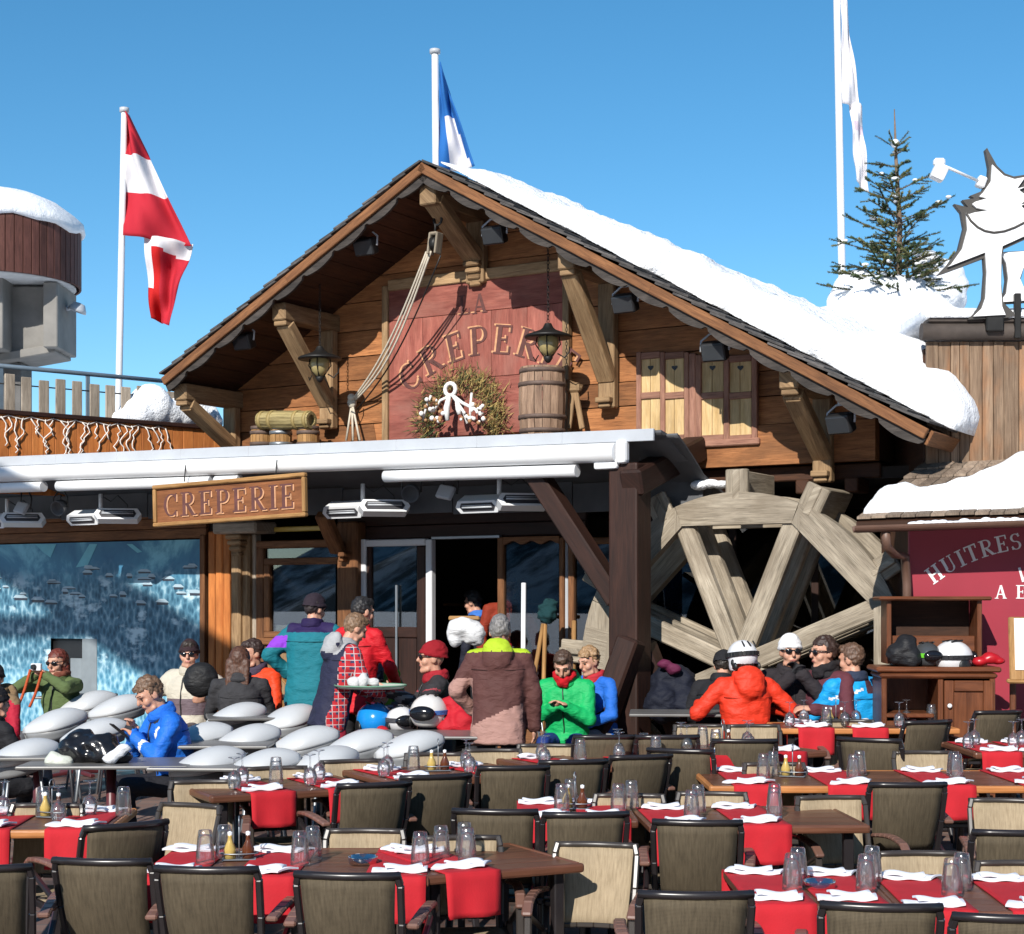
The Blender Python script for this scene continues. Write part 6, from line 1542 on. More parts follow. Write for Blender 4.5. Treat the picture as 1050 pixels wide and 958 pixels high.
def person(key, label, xpx, D, yaw, ytop, sit=True, lean=12, hy=0, hp=0, hr=0, LH=None, RH=None, jacket=((.05, .05, .06), .75), trousers=(.02, .022, .03), hair=('short', (.06, .035, .02)), hat=None, glasses=False, gloves=None,
           collar=None, hood=None, paint=None, jm=None, ground=None, bulk=1.0, pole=None, scarf=None, twist=0, sidelean=0):
    gz = g(D) if ground is None else ground
    root = thing('person', label, 'person', ((xpx - CX) / F * D, D, gz), R(yaw))
    pel = Vector((0, 0, .50 if sit else .93)); TM = Matrix.Rotation(R(twist), 3, 'Z') @ Matrix.Rotation(R(sidelean), 3, 'Y') @ Matrix.Rotation(-R(lean), 3, 'X')
    tp = lambda x, y, z: pel + TM @ Vector((x, y, z))
    neck = tp(0, 0, .52); hc = tp(0, .015, .66) + Vector((0, .01 + .05 * math.sin(R(max(-hp, 0))), -.02 * (1 - math.cos(R(hp)))))
    HM = TM.to_quaternion().slerp(Matrix.Identity(3).to_quaternion(), .85).to_matrix() @ Matrix.Rotation(R(hy), 3, 'Z') @ Matrix.Rotation(R(hp), 3, 'X') @ Matrix.Rotation(R(hr), 3, 'Y')
    hp_ = lambda x, y, z: hc + HM @ Vector((x, y, z))
    # size: the crown of the head (or the hat) must reach the row ytop
    crown = hc.z + .125 + (.015 if hat and hat[0] == 'beanie' else .03 if hat and hat[0] == 'helmet' else 0); want = H + (YH - ytop) / F * D - gz; k = min(max(want / crown, .84), 1.12); root.scale = (k, k, k)
    hipx = .095
    shL, shR = tp(-.185, .0, .46), tp(.185, .0, .46)
    dl = {True: Vector((-.14, .34, .62)), False: Vector((-.26, .10, .86))}[sit]; dr_ = Vector((-dl.x, dl.y, dl.z))
    LH = Vector(LH) if LH else dl; RH = Vector(RH) if RH else dr_
    pl = pole or (1.0, -.5, -.9)
    eL, wL = ik(shL, LH, .285, .255, (-pl[0], pl[1], pl[2])); eR, wR = ik(shR, RH, .285, .255, pl)
    if sit: kn = [Vector((s * .13, .44, .49)) for s in (-1, 1)]; ft = [Vector((s * .14, .42, .07)) for s in (-1, 1)]
    else: kn = [Vector((s * .10, .025, .49)) for s in (-1, 1)]; ft = [Vector((s * .11, -.02, .08)) for s in (-1, 1)]
    hips = [pel + Vector((s * hipx, 0, -.02)) for s in (-1, 1)]
    # ---- the body: one continuous surface from head to feet
    bm = new_bm()
    for t in (.0, .12, .24, .36, .44): ball(bm, tp(0, 0, t), (.12, .085, .09), 12, 8, TM)
    cap(bm, shL, shR, .05, .05); cap(bm, tp(0, 0, .46), neck, .07, .055); cap(bm, neck, hp_(0, -.012, -.05), .055, .052)
    for S_, E_, W_, sg in ((shL, eL, wL, -1), (shR, eR, wR, 1)):
        cap(bm, S_, E_, .045, .036); cap(bm, E_, W_, .037, .026)
        if gloves is None:
            d = (W_ - E_).normalized(); inn = Vector((-sg, .25, .1)) if not sit or abs(W_.x) > .2 else Vector((-sg * .6, .5, -.5)); hand(bm, W_, d, inn, sg)
    for i in (0, 1): cap(bm, hips[i], kn[i], .078, .052); cap(bm, kn[i], ft[i], .05, .036); cap(bm, ft[i] + Vector((0, -.03, -.02)), ft[i] + Vector((0, .15, -.035)), .04, .03)
    ball(bm, hp_(0, -.006, .025), (.073, .092, .100), 18, 12, HM); ball(bm, hp_(0, .018, -.045), (.056, .068, .078), 14, 10, HM); ball(bm, hp_(0, .066, -.096), .024, 10, 8)
    for s in (-1, 1):
        ball(bm, hp_(s * .036, .054, -.026), .031, 10, 8); ball(bm, hp_(s * .074, -.008, -.004), (.011, .024, .033), 10, 8, HM); cap(bm, hp_(s * .012, .088, .030), hp_(s * .046, .072, .030), .012, .011)
    cap(bm, hp_(0, .090, .018), hp_(0, .107, -.020), .011, .015); cap(bm, hp_(-.018, .086, -.056), hp_(.018, .086, -.056), .0095, .0095); cap(bm, hp_(-.045, .03, -.085), hp_(0, .066, -.096), .02, .022); cap(bm, hp_(.045, .03, -.085), hp_(0, .066, -.096), .02, .022)
    HI = HM.inverted(); hcn = np.array(hc); HIn = np.array(HI)
    def hl(c): return (c - hcn) @ HIn.T
    def bp(c):
        l = hl(c); r_ = np.zeros(len(c)); r_[(np.abs(l[:, 0]) < .022) & (np.abs(l[:, 2] + .057) < .0075) & (l[:, 1] > .07)] = 1; return r_
    remeshed('body', bm, .0088, [SKIN, M_LIP], root, 2, paint=bp)
    bm = new_bm()
    for s in (-1, 1): ball(bm, hp_(s * .031, .083, .010), (.0115, .007, .0055), 10, 6, HM)
    obj('eyes', bm, M_EYE, root)
    if not (hat and hat[0] == 'helmet'):
        bm = new_bm()
        for s in (-1, 1): cap(bm, hp_(s * .016, .097, .036), hp_(s * .046, .082, .037), .0032, .0026, 6)
        obj('eyebrows', bm, M_BROW, root)
    # ---- jacket
    B = bulk; bm = new_bm()
    bot = -.20 if not sit else -.07
    loft(bm, [(bot, .178 * B, .138 * B, .01), (-.06, .178 * B, .136 * B, .012), (.04, .168 * B, .128 * B, .01), (.14, .166 * B, .126 * B, .008), (.24, .176 * B, .130 * B, .008), (.33, .186 * B, .132 * B, .006), (.40, .184 * B, .124 * B, .0), (.45, .155 * B, .105 * B, -.004), (.49, .105, .088, -.006), (.515, .08, .075, -.006)], tp)
    cap(bm, tp(-.10, 0, .475), shL, .062 * B, .066 * B); cap(bm, tp(.10, 0, .475), shR, .062 * B, .066 * B)
    for S_, E_, W_ in ((shL, eL, wL), (shR, eR, wR)):
        cap(bm, S_, E_, .066 * B, .055 * B); cap(bm, E_, E_.lerp(W_, .97), .056 * B, .044 * B); cap(bm, E_.lerp(W_, .88), E_.lerp(W_, .97), .050 * B, .050 * B)
    if sit: ball(bm, pel + Vector((0, .03, -.0)), (.185 * B, .16 * B, .09), 14, 8)
    if hood: ball(bm, tp(0, -.115, .50), (.125, .07, .10), 14, 10, TM); ball(bm, tp(0, -.135, .44), (.11, .06, .09), 14, 10, TM); ball(bm, tp(0, -.11, .56), (.10, .045, .05), 14, 8, TM)
    jmat = jm or [fabric(*jacket)]
    PM = np.array(TM.inverted()); pn = np.array(pel)
    def jp(c): return paint((c - pn) @ PM.T, c)
    remeshed('jacket', bm, .0145, jmat, root, 4, .010, 12, paint=jp if paint else None)
    # zip down the front, shoulder seam across the back
    sts_ = [(bot, .138, .01), (-.06, .136, .012), (.04, .128, .01), (.14, .126, .008), (.24, .130, .008), (.33, .132, .006), (.40, .124, .0), (.45, .105, -.004), (.49, .088 / B, -.006)]
    bm = new_bm(); tube(bm, [tp(.004 * math.sin(t * 30), ry * B + yo + .004, t) for t, ry, yo in sts_], .0055, 6); obj('zip', bm, M_BLACK, root)
    bm = new_bm(); tube(bm, [tp(.185 * B * math.copysign(abs(math.cos(a)) ** .8, math.cos(a)), -.128 * B * abs(math.sin(a)) ** .8 + .003, .365 + .01 * math.cos(2 * a)) for a in [R(200 + 7 * q) for q in range(21)]], .0045, 5); obj('back_seam', bm, fabric(tuple(x * .45 for x in jacket[0]), .8), root)
    cc = collar or jacket[0]
    bm = new_bm(); n0 = neck.lerp(hp_(0, -.012, -.05), .35)
    cap_pts = [n0 + TM @ Vector((.075 * math.cos(t), .078 * math.sin(t) - .008, .0 - .022 * max(0, math.sin(t)))) for t in [k * math.pi / 10 for k in range(20)]]
    tube(bm, cap_pts, .026, 8, closed=True); cap_pts2 = [p - TM @ Vector((0, 0, .035)) for p in cap_pts]; tube(bm, cap_pts2, .032, 8, closed=True)
    remeshed('collar', bm, .011, [fabric(cc, .8)], root, 3, .006, 14)
    if scarf:
        bm = new_bm(); tube(bm, [p + TM @ Vector((0, .012, .022)) for p in cap_pts], .034, 8, closed=True); ball(bm, n0 + TM @ Vector((0, .09, -.03)), (.06, .035, .05), 10, 8, TM); remeshed('scarf', bm, .011, [fabric(scarf, .9)], root, 3, .012, 18)
    # ---- trousers and boots
    bm = new_bm(); ball(bm, pel + Vector((0, 0, -.03)), (.168, .125, .12), 16, 10)
    for i in (0, 1): cap(bm, hips[i], kn[i], .09, .068); cap(bm, kn[i], ft[i] + Vector((0, 0, .06)), .068, .062)
    remeshed('trousers', bm, .019, [fabric(trousers, .8)], root, 4, .012, 9)
    bm = new_bm()
    for i in (0, 1): cap(bm, ft[i] + Vector((0, 0, .08)), ft[i] + Vector((0, 0, -.01)), .06, .058); cap(bm, ft[i] + Vector((0, -.04, -.02)), ft[i] + Vector((0, .15, -.03)), .05, .04)
    remeshed('boots', bm, .018, [fabric((.03, .03, .034), .5)], root, 3)
    if gloves:
        bm = new_bm()
        for E_, W_, sg in ((eL, wL, -1), (eR, wR, 1)): d = (W_ - E_).normalized(); hand(bm, W_, d, Vector((-sg * .6, .5, -.3)), sg, .8); cap(bm, W_ - d * .03, W_ + d * .02, .034, .034)
        remeshed('gloves', bm, .0088, [fabric(gloves, .7)], root, 1)
    # ---- hair and headgear
    if hair:
        kind, hcol = hair; bm = new_bm()
        if kind == 'short': ball(bm, hp_(0, -.014, .036), (.083, .102, .104), 18, 12, HM); ball(bm, hp_(0, .045, .095), (.06, .045, .035), 12, 8, HM)
        if kind == 'thin': ball(bm, hp_(0, -.022, .020), (.080, .096, .098), 18, 12, HM)
        if kind == 'messy':
            ball(bm, hp_(0, -.012, .038), (.085, .104, .106), 18, 12, HM); rs = random.Random(len(label))
            for q in range(26): a = rs.random() * 6.3; r__ = rs.uniform(.02, .085); ball(bm, hp_(r__ * math.cos(a), r__ * math.sin(a) * 1.1 - .01, .12 - r__ * .55), rs.uniform(.018, .03), 8, 6)
        if kind == 'bob': ball(bm, hp_(0, -.018, .03), (.092, .108, .108), 18, 12, HM); ball(bm, hp_(0, -.045, -.05), (.095, .075, .10), 16, 10, HM)
        if kind == 'long':
            ball(bm, hp_(0, -.016, .034), (.088, .106, .106), 18, 12, HM)
            for q in range(7): x = (q - 3) * .024; cap(bm, hp_(x, -.075, .0), hp_(x * 1.25 + .01 * math.sin(q * 2), -.105, -.20 - .03 * math.cos(q * 1.7)), .035, .016, 8)
        if kind == 'bun': ball(bm, hp_(0, -.014, .036), (.085, .104, .104), 18, 12, HM); ball(bm, hp_(.0, -.11, .03), .045, 12, 8)
        lim = -.065 if kind in ('short', 'messy', 'bun') else (-.05 if kind == 'thin' else -.9)
        def kh(c):
            l = hl(c); face = (l[:, 1] > (.028 if kind != 'thin' else -.01)) & (l[:, 2] < (.062 if kind != 'thin' else .2)); side_ = (l[:, 2] < -.01) & (l[:, 1] > -.03) & (kind not in ('long', 'bob')); return ~face & ~side_ & (l[:, 2] > lim)
        remeshed('hair', bm, .0095, [hairmat(hcol)], root, 3, {'thin': .004, 'long': .005, 'short': .010, 'bob': .009}.get(kind, .014), 38, keep=kh)
    if hat:
        hk, hcol = hat[0], hat[1]; bm = new_bm(); hats = [fabric(c, .85) if hk == 'beanie' else plain('helmet_shell', c, .25, .04, 4, 0) for c in hat[1:]]
        if hk == 'beanie':
            ball(bm, hp_(0, -.018, .050), (.088, .108, .100), 18, 12, HM); cap_pts = [hp_(.084 * math.cos(t), .106 * math.sin(t) - .012, .030 + .018 * math.sin(t)) for t in [k * math.pi / 12 for k in range(24)]]; tube(bm, cap_pts, .014, 8, closed=True)
            def ph(c):
                l = hl(c); r_ = np.zeros(len(c))
                if len(hats) > 1: r_[((l[:, 2] * 100).astype(int) // 2) % 2 == 0] = 1
                return r_
            remeshed('hat', bm, .010, hats, root, 3, .006, 20, paint=ph, keep=lambda c: hl(c)[:, 2] > .012 + .18 * np.maximum(0, hl(c)[:, 1]) * .3)
        else:
            ball(bm, hp_(0, -.012, .028), (.112, .132, .122), 20, 14, HM); 
            for s in (-1, 1): ball(bm, hp_(s * .090, -.015, -.045), (.026, .06, .06), 12, 8, HM)
            def kk(c): l = hl(c); return ~((l[:, 1] > .045) & (l[:, 2] < .055)) & (l[:, 2] > -.085) & ~((l[:, 1] < -.03) & (l[:, 2] < -.05))
            remeshed('helmet', bm, .0105, hats, root, 4, keep=kk)
            bm = new_bm(); gp = [hp_(.119 * math.cos(t), .140 * math.sin(t) - .012, .035 + .008 * math.sin(t)) for t in [k * math.pi / 14 for k in range(28)]]
            for a_, b_ in zip(gp, gp[1:] + gp[:1]): beam(bm, a_, b_, .008, .036, bev=.002)
            gs = obj('goggle_strap', bm, M_BLACK, root)
            bm = new_bm()
            for s in (-1, 1):
                for q in range(2): ball(bm, hp_(s * .105, -.03 - .03 * q, -.03 - .03 * q), (.014, .022, .03), 10, 6, HM)
            for q in range(3): cap(bm, hp_(-.05 + .05 * q, -.132 + .01 * abs(q - 1), .09), hp_(-.05 + .05 * q, -.10, .125), .008, .006, 6)
            obj('vent', bm, M_BLACK, root)
    if glasses:
        bm = new_bm()
        for s in (-1, 1): ball(bm, hp_(s * .033, .094, .012), (.027, .010, .020), 14, 8, HM @ Matrix.Rotation(-s * .22, 3, 'Z')); tube(bm, [hp_(s * .058, .088, .020), hp_(s * .080, .04, .020), hp_(s * .080, -.02, .012)], .0045, 6)
        tube(bm, [hp_(-.012, .104, .018), hp_(.012, .104, .018)], .005, 6); obj('sunglasses', bm, M_LENS, root)
    M_ = Matrix.Translation(root.location) @ Matrix.Rotation(R(yaw), 4, 'Z') @ Matrix.Scale(k, 4)
    PEOPLE[key] = dict(root=root, M=M_, L=M_ @ wL, R=M_ @ wR, head=M_ @ hc, HM=HM, yaw=R(yaw), k=k)
    return root
BLK = (.014, .014, .017)
# facing: yaw 180 looks at the camera, 0 away from it, 90 to the left, -90 to the right
person('blue', 'man in bright blue ski jacket bent over a phone at the wide grey table', 186, 11.3, 118, 694, lean=16, hp=-26, hy=4, LH=(-.03, .34, .83), RH=(.05, .35, .89), jacket=((.012, .13, .56), .6), collar=(.012, .13, .56), trousers=(.015, .015, .02), hair=('messy', (.13, .075, .045)), bulk=1.08,
       jm=[fabric((.012, .13, .56), .6), fabric((.02, .022, .03)), fabric((.7, .7, .68))], paint=lambda l, c: np.where((l[:, 2] > .47) & (np.abs(l[:, 0]) < .10), 1, np.where((np.abs(l[:, 2] - .17 - .15 * l[:, 1]) < .02) & (l[:, 0] < -.10), 2, np.where((np.abs(l[:, 0] + .12 + .1 * (l[:, 2] - .35)) < .011) & (l[:, 2] > .22) & (l[:, 2] < .45) & (l[:, 1] > 0), 2, 0))))
person('camerawoman', 'woman with auburn hair and green jacket holding a small camera to her face', 64, 14.0, 158, 666, lean=4, hp=-6, LH=(-.04, .30, 1.06), RH=(.07, .30, 1.05), pole=(1.0, .2, -.5), jacket=((.085, .12, .045), .9), trousers=(.10, .10, .11), hair=('bob', (.12, .022, .012)), glasses=True, scarf=(.16, .05, .03), bulk=.98)
person('redfur', 'person in a crimson jacket with brown fur collar and black cap at the left border', 4, 12.9, 150, 680, lean=8, hy=30, jacket=((.36, .01, .03), .7), collar=(.17, .11, .055), hood=True, trousers=(.03, .035, .06), hair=('short', (.03, .02, .015)), hat=('beanie', BLK), jm=[fabric((.36, .01, .03)), fabric((.20, .13, .07), .95)], paint=lambda l, c: ((l[:, 2] > .44) & (l[:, 1] < .05)).astype(int))
person('darkleft', 'person in black jacket with dark tied hair cut off by the left border', -14, 11.3, -40, 704, lean=6, jacket=(BLK, .8), hair=('bun', (.05, .03, .018)), hat=('beanie', BLK), trousers=BLK)
person('cream', 'person in cream and grey ski jacket and dark beanie in front of the photo print', 194, 14.3, 160, 656, lean=-2, hy=22, LH=(-.34, .25, .80), RH=(.10, .32, .74), pole=(1, 0, -.4), jacket=((.46, .42, .34), .8), trousers=(.10, .08, .08), hair=('short', (.03, .02, .015)), hat=('beanie', (.03, .015, .018)), glasses=True, bulk=1.12, jm=[fabric((.50, .46, .38)), fabric((.13, .095, .11))], paint=lambda l, c: ((l[:, 2] > .13) & (l[:, 2] < .27) & (np.abs(l[:, 0]) < .22)).astype(int))
person('brunette', 'woman with long brown hair in dark grey jacket seen from behind', 246, 13.3, 8, 664, lean=2, hy=-12, jacket=((.032, .031, .034), .8), hair=('long', (.075, .03, .016)), trousers=BLK, bulk=1.0)
person('orange', 'person in bright orange jacket with dark hair facing the long haired woman', 268, 14.4, 150, 656, lean=8, hy=-25, hp=-8, jacket=((.62, .045, .008), .6), collar=(.05, .035, .06), hair=('short', (.035, .018, .014)), trousers=BLK, bulk=1.1)
person('teal', 'standing person in teal ski jacket with purple collar seen from behind', 318, 13.75, -12, 609, sit=False, lean=8, hp=-10, hy=-25, LH=(-.24, .12, 1.02), RH=(.12, .35, 1.05), jacket=((.005, .13, .17), .7), collar=(.016, .008, .05), hood=False, hair=('short', (.02, .012, .012)), hat=('beanie', (.022, .014, .022)), trousers=(.005, .10, .13), bulk=1.24,
       jm=[fabric((.006, .14, .18)), fabric((.02, .01, .06)), fabric((.22, .04, .50))], paint=lambda l, c: np.where((l[:, 2] > .445) & (np.abs(l[:, 0]) < .21), 1, np.where((l[:, 0] < -.20) & (l[:, 2] > .31) & (l[:, 2] < .42), 2, 0)))
person('red', 'dark haired standing man in a red jacket behind the plaid sleeved man', 364, 13.3, -35, 613, sit=False, lean=6, hy=-15, hp=-8, LH=(-.1, .36, .98), RH=(.16, .34, 1.0), jacket=((.50, .008, .016), .65), hair=('short', (.014, .012, .012)), trousers=BLK, bulk=1.05)
PLAID = NT('plaid_shirt'); pv = PLAID.objc(); w1 = PLAID.t.nodes.new('ShaderNodeSeparateXYZ'); PLAID.l(pv, w1.inputs[0])
def band(o_, fr, th): return PLAID.math('GREATER_THAN', PLAID.math('FRACT', PLAID.math('MULTIPLY', o_, fr)), th)
bx, bz = band(w1.outputs[1], 19, .5), band(w1.outputs[2], 19, .5); wx, wz = band(w1.outputs[1], 19, .90), band(w1.outputs[2], 19, .90)
cpl = PLAID.mix(PLAID.math('MULTIPLY', bx, bz), (.40, .012, .02), (.03, .03, .08)); cpl = PLAID.mix(PLAID.math('MAXIMUM', wx, wz), cpl, (.45, .40, .40)); PLAID.col(cpl); PLAID.set(Roughness=.9); PLAID = PLAID.m
person('vest', 'standing man in navy vest and red plaid shirt holding a round tray', 339, 12.5, -62, 630, sit=False, lean=15, hp=-24, hy=2, LH=(-.10, .42, 1.0), RH=(.16, .38, 1.02), jacket=((.016, .018, .045), .8), collar=(.30, .30, .31), hood=True, hair=('short', (.17, .10, .055)), trousers=(.36, .02, .045), bulk=1.06,
       jm=[fabric((.018, .019, .045)), PLAID, fabric((.34, .34, .35), .9)], paint=lambda l, c: np.where((l[:, 2] > .415) & (l[:, 1] < .0) & (np.abs(l[:, 0]) < .12), 2, np.where((np.abs(l[:, 0]) > .165) | (l[:, 1] > .165), 1, 0)))
person('striped', 'seated person in a dark striped beanie and patterned grey jacket behind the tray', 405, 13.9, 120, 650, lean=14, hp=-14, LH=(-.1, .34, .86), RH=(.14, .34, .88), jacket=((.10, .10, .11), .8), hair=('short', (.10, .05, .02)), hat=('beanie', (.02, .022, .035), (.14, .17, .24)), trousers=BLK, jm=[fabric((.11, .11, .12)), fabric((.02, .02, .024)), fabric((.07, .20, .015))], paint=lambda l, c: np.where((l[:, 0] < -.15) & (l[:, 2] > .25), 2, ((np.floor(l[:, 0] * 22) + np.floor(l[:, 2] * 18)) % 2)))
person('redhat', 'seated person with red beanie and sunglasses in a charcoal jacket looking left', 449, 12.95, 100, 657, lean=2, hy=0, hp=4, LH=(-.30, .40, .92), RH=(.05, .38, .76), jacket=((.028, .026, .028), .8), collar=(.30, .012, .02), hair=None, hat=('beanie', (.25, .006, .012)), glasses=True, trousers=(.35, .01, .02), bulk=1.08, jm=[fabric((.030, .027, .029)), fabric((.30, .05, .06)), fabric((.19, .19, .2))], paint=lambda l, c: np.where((np.abs(l[:, 2] - .36 - .25 * np.abs(l[:, 0])) < .008) & (l[:, 1] > 0), 1, np.where((l[:, 1] > .22) & (np.floor(c[:, 0] * 25 + c[:, 2] * 25) % 2 == 0), 2, 0)))
person('brown', 'standing grey haired man in a brown jacket with lime collar seen from behind', 511, 11.6, -6, 632, sit=False, lean=7, hp=-10, hy=6, LH=(-.22, .20, .98), RH=(.27, .10, .84), jacket=((.085, .032, .028), .8), collar=(.42, .008, .012), hood=True, hair=('short', (.17, .16, .155)), trousers=(.03, .03, .035), bulk=1.17,
       jm=[fabric((.088, .034, .030)), fabric((.34, .19, .16)), fabric((.36, .50, .02))], paint=lambda l, c: np.where((l[:, 2] > .50) & (l[:, 1] < .02), 2, np.where((l[:, 2] < .02 + .45 * (l[:, 0] + .02)) & (l[:, 1] < .2) & (np.abs(l[:, 0]) < .19) | ((l[:, 0] < -.19) & (l[:, 2] < .3)), 1, 0)))
person('doorman', 'man in rust red jacket standing behind the glazed door, left of the white pole', 521, 16.4, 190, 590, sit=False, lean=0, hp=-4, ground=.40, bulk=.92, jacket=((.22, .026, .010), .8), hair=('short', (.035, .022, .016)), trousers=BLK)
person('bluecollar', 'dark haired man with a blue collar standing in the dark doorway', 496, 16.6, 60, 606, sit=False, ground=.40, lean=8, hp=-8, jacket=((.012, .013, .025), .8), collar=(.04, .15, .50), hair=('short', (.018, .014, .012)), trousers=BLK)
person('green', 'man in vivid green jacket and red scarf looking down at his hands', 582, 13.5, 168, 667, lean=14, hp=-30, LH=(-.03, .32, .80), RH=(.06, .31, .79), jacket=((.006, .36, .10), .6), scarf=(.42, .006, .012), hood=True, hair=('short', (.07, .04, .026)), trousers=(.01, .03, .16), bulk=1.12)
person('blond', 'tousled blond person in a royal blue jacket half hidden by the slanted brace', 617, 13.75, 130, 664, lean=10, hp=-14, jacket=((.015, .12, .50), .7), collar=(.40, .02, .03), hair=('messy', (.30, .18, .09)), trousers=(.3, .3, .32))
person('black', 'person in black jacket half hidden behind the white helmet', 735, 13.45, -20, 668, lean=20, hp=-20, jacket=(BLK, .85), hair=('short', (.02, .015, .012)), hat=('beanie', BLK), trousers=(.03, .06, .14), bulk=1.1)
person('helmet', 'person in red orange jacket with a white ski helmet seen from behind', 766, 12.75, 14, 656, lean=6, hp=-10, hy=12, LH=(-.27, .28, .80), RH=(.26, .22, .78), jacket=((.62, .035, .012), .6), collar=(.62, .035, .012), hood=True, hair=None, hat=('helmet', (.62, .62, .64)), trousers=BLK, bulk=1.08)
person('whitehat', 'person in white beanie and dark sunglasses facing the camera, black jacket', 809, 13.15, 184, 650, lean=2, LH=(-.04, .26, 1.0), RH=(.06, .26, .98), gloves=BLK, jacket=((.022, .018, .021), .85), hair=None, hat=('beanie', (.70, .69, .70)), glasses=True, trousers=BLK, bulk=1.1)
person('maroon', 'dark haired woman in maroon top and sunglasses looking left', 850, 13.0, 128, 653, lean=3, hy=-18, LH=(-.16, .36, .76), RH=(.0, .33, .74), jacket=((.095, .025, .035), .8), collar=(.014, .012, .014), scarf=(.014, .012, .014), hair=('bun', (.035, .018, .014)), glasses=True, trousers=BLK, bulk=.98)
person('bright', 'short haired person in bright sky blue jacket seen from behind, by the dresser', 879, 12.85, 20, 661, lean=5, hy=35, hp=-6, LH=(-.12, .36, .78), RH=(.14, .36, .78), jacket=((.010, .28, .62), .55), collar=(.02, .03, .06), hair=('short', (.10, .055, .035)), trousers=BLK, bulk=1.06, jm=[fabric((.010, .29, .64), .55), fabric((.65, .67, .7)), fabric((.05, .02, .03))], paint=lambda l, c: np.where((np.abs(l[:, 2] - .43 + .3 * np.abs(l[:, 0])) < .011) & (l[:, 1] < .0) & (l[:, 0] < 0), 1, np.where((l[:, 0] > .03) & (l[:, 0] < .10) & (l[:, 2] > .40) & (l[:, 1] < 0), 2, 0)))

# ------------------------------------------------------------------ things in hands and on the bistro tables
p = PEOPLE['blue']; c = (p['L'] + p['R']) / 2 + Matrix.Rotation(p['yaw'], 3, 'Z') @ Vector((0, .10, .02))
o = thing('phone', 'dark mobile phone in the hands of the man in blue', 'phone', c, p['yaw'])
bm = new_bm(); box(bm, (0, 0, 0), (.075, .010, .145), Matrix.Rotation(R(-50), 3, 'X'), .006); obj('case', bm, M_BLACK, o)
bm = new_bm(); box(bm, Matrix.Rotation(R(-50), 3, 'X') @ Vector((0, -.006, 0)), (.066, .003, .125), Matrix.Rotation(R(-50), 3, 'X'), .001); obj('screen', bm, M_LENS, o)
p = PEOPLE['camerawoman']; c = (p['L'] + p['R']) / 2 + Matrix.Rotation(p['yaw'], 3, 'Z') @ Vector((0, .05, .07))
o = thing('camera', 'small silver compact camera held up by the auburn haired woman', 'camera', c, p['yaw'])
bm = new_bm(); box(bm, (0, 0, 0), (.10, .03, .062), None, .008, seg=2); obj('camera_body', bm, M_ALU, o)
bm = new_bm(); tube(bm, [(.01, .015, 0), (.01, .04, 0)], [.024, .021], 14); obj('lens', bm, M_BLACK, o)
M_ORS = fabric((.42, .07, .02)); bm = new_bm()
for s in (-1, 1): tube(bm, sagp(c + Vector((.05 * s, 0, -.02)), c + Vector((-.10 + .05 * s, -.03, -.33)), .03), .012, 6)
o = obj('camera_strap', bm, M_ORS); tag(o, 'orange strap hanging down from the compact camera', 'strap')
p = PEOPLE['vest']; c = (p['L'] + p['R']) / 2 + Vector((.22, .0, -.01)); c = P(380, 705, 12.35)
o = thing('tray', 'round pale tray with greenish rim carried by the plaid sleeved man', 'tray', c)
bm = new_bm(); lathe(bm, [(0, 0), (.24, 0), (.262, .018), (.268, .02), (.266, .012), (.24, -.006), (0, -.006)], 40); obj('tray_plate', bm, plain('pale_tray', (.42, .46, .40), .5), o)
bm = new_bm(); tube(bm, [(.266 * math.cos(t), .266 * math.sin(t), .017) for t in [k * math.pi / 24 for k in range(48)]], .006, 6, closed=True); obj('rim', bm, plain('green_rim', (.12, .26, .17), .5), o)
TRAYC = c.copy()
def rest(x, y, D): return P(x, y, D)
def helmet(lab, x, y, D, rz_, col, strip=None, r=.125, lens=True):
    t = thing('ski_helmet', lab, 'helmet', P(x, y, D) - Vector((0, 0, r * .8)), R(rz_))
    bm = new_bm(); ball(bm, (0, 0, r * .75), (r, r * 1.18, r * .98), 22, 14)
    for v in bm.verts:
        if v.co.z < .004: v.co.z = .004
    bmesh.ops.remove_doubles(bm, verts=bm.verts, dist=1e-5)
    obj('shell', bm, plain('helmet_paint', col, .2, .05, 4, 0), t)
    bm = new_bm()
    for q in range(3): cap(bm, ((q - 1) * r * .35, -r * .4, r * 1.66), ((q - 1) * r * .4, r * .3, r * 1.72), .008, .008, 6)
    for s in (-1, 1): ball(bm, (s * r * .93, 0, r * .35), (r * .15, r * .45, r * .42), 12, 8)
    obj('vent', bm, M_BLACK, t)
    if strip:
        bm = new_bm(); gp = [(r * 1.03 * math.cos(a), r * 1.21 * math.sin(a), r * .80) for a in [k * math.pi / 14 for k in range(28)]]
        for a_, b_ in zip(gp, gp[1:] + gp[:1]): beam(bm, a_, b_, .008, .034, bev=.002)
        obj('goggle_strap', bm, fabric(strip, .7), t)
        bm = new_bm(); ball(bm, (0, r * 1.18, r * .78), (r * .72, r * .28, r * .40), 16, 10); obj('goggles', bm, M_LENS, t)
    return t
helmet('sky blue ski helmet on the helmet table, left end', 384, 737, 12.5, 20, (.01, .22, .62), None, .135)
helmet('white ski helmet with dark goggles lying between the blue and the orange marked one', 411, 738, 12.4, 200, (.58, .58, .60), (.05, .05, .06), .11)
helmet('white and orange ski helmet with big black goggles on the helmet table', 440, 730, 12.25, 165, (.62, .60, .58), (.05, .12, .35), .14)
def lump(name, lab, cat, pts, mat, vox=.018, amp=.02):
    bm = new_bm(); c = Vector(pts[0][0])
    for q, r in pts: ball(bm, Vector(q) - c, r, 12, 8)
    o = remeshed(name, bm, vox, [mat], None, 5, amp, 9); o.location = c; return tag(o, lab, cat)
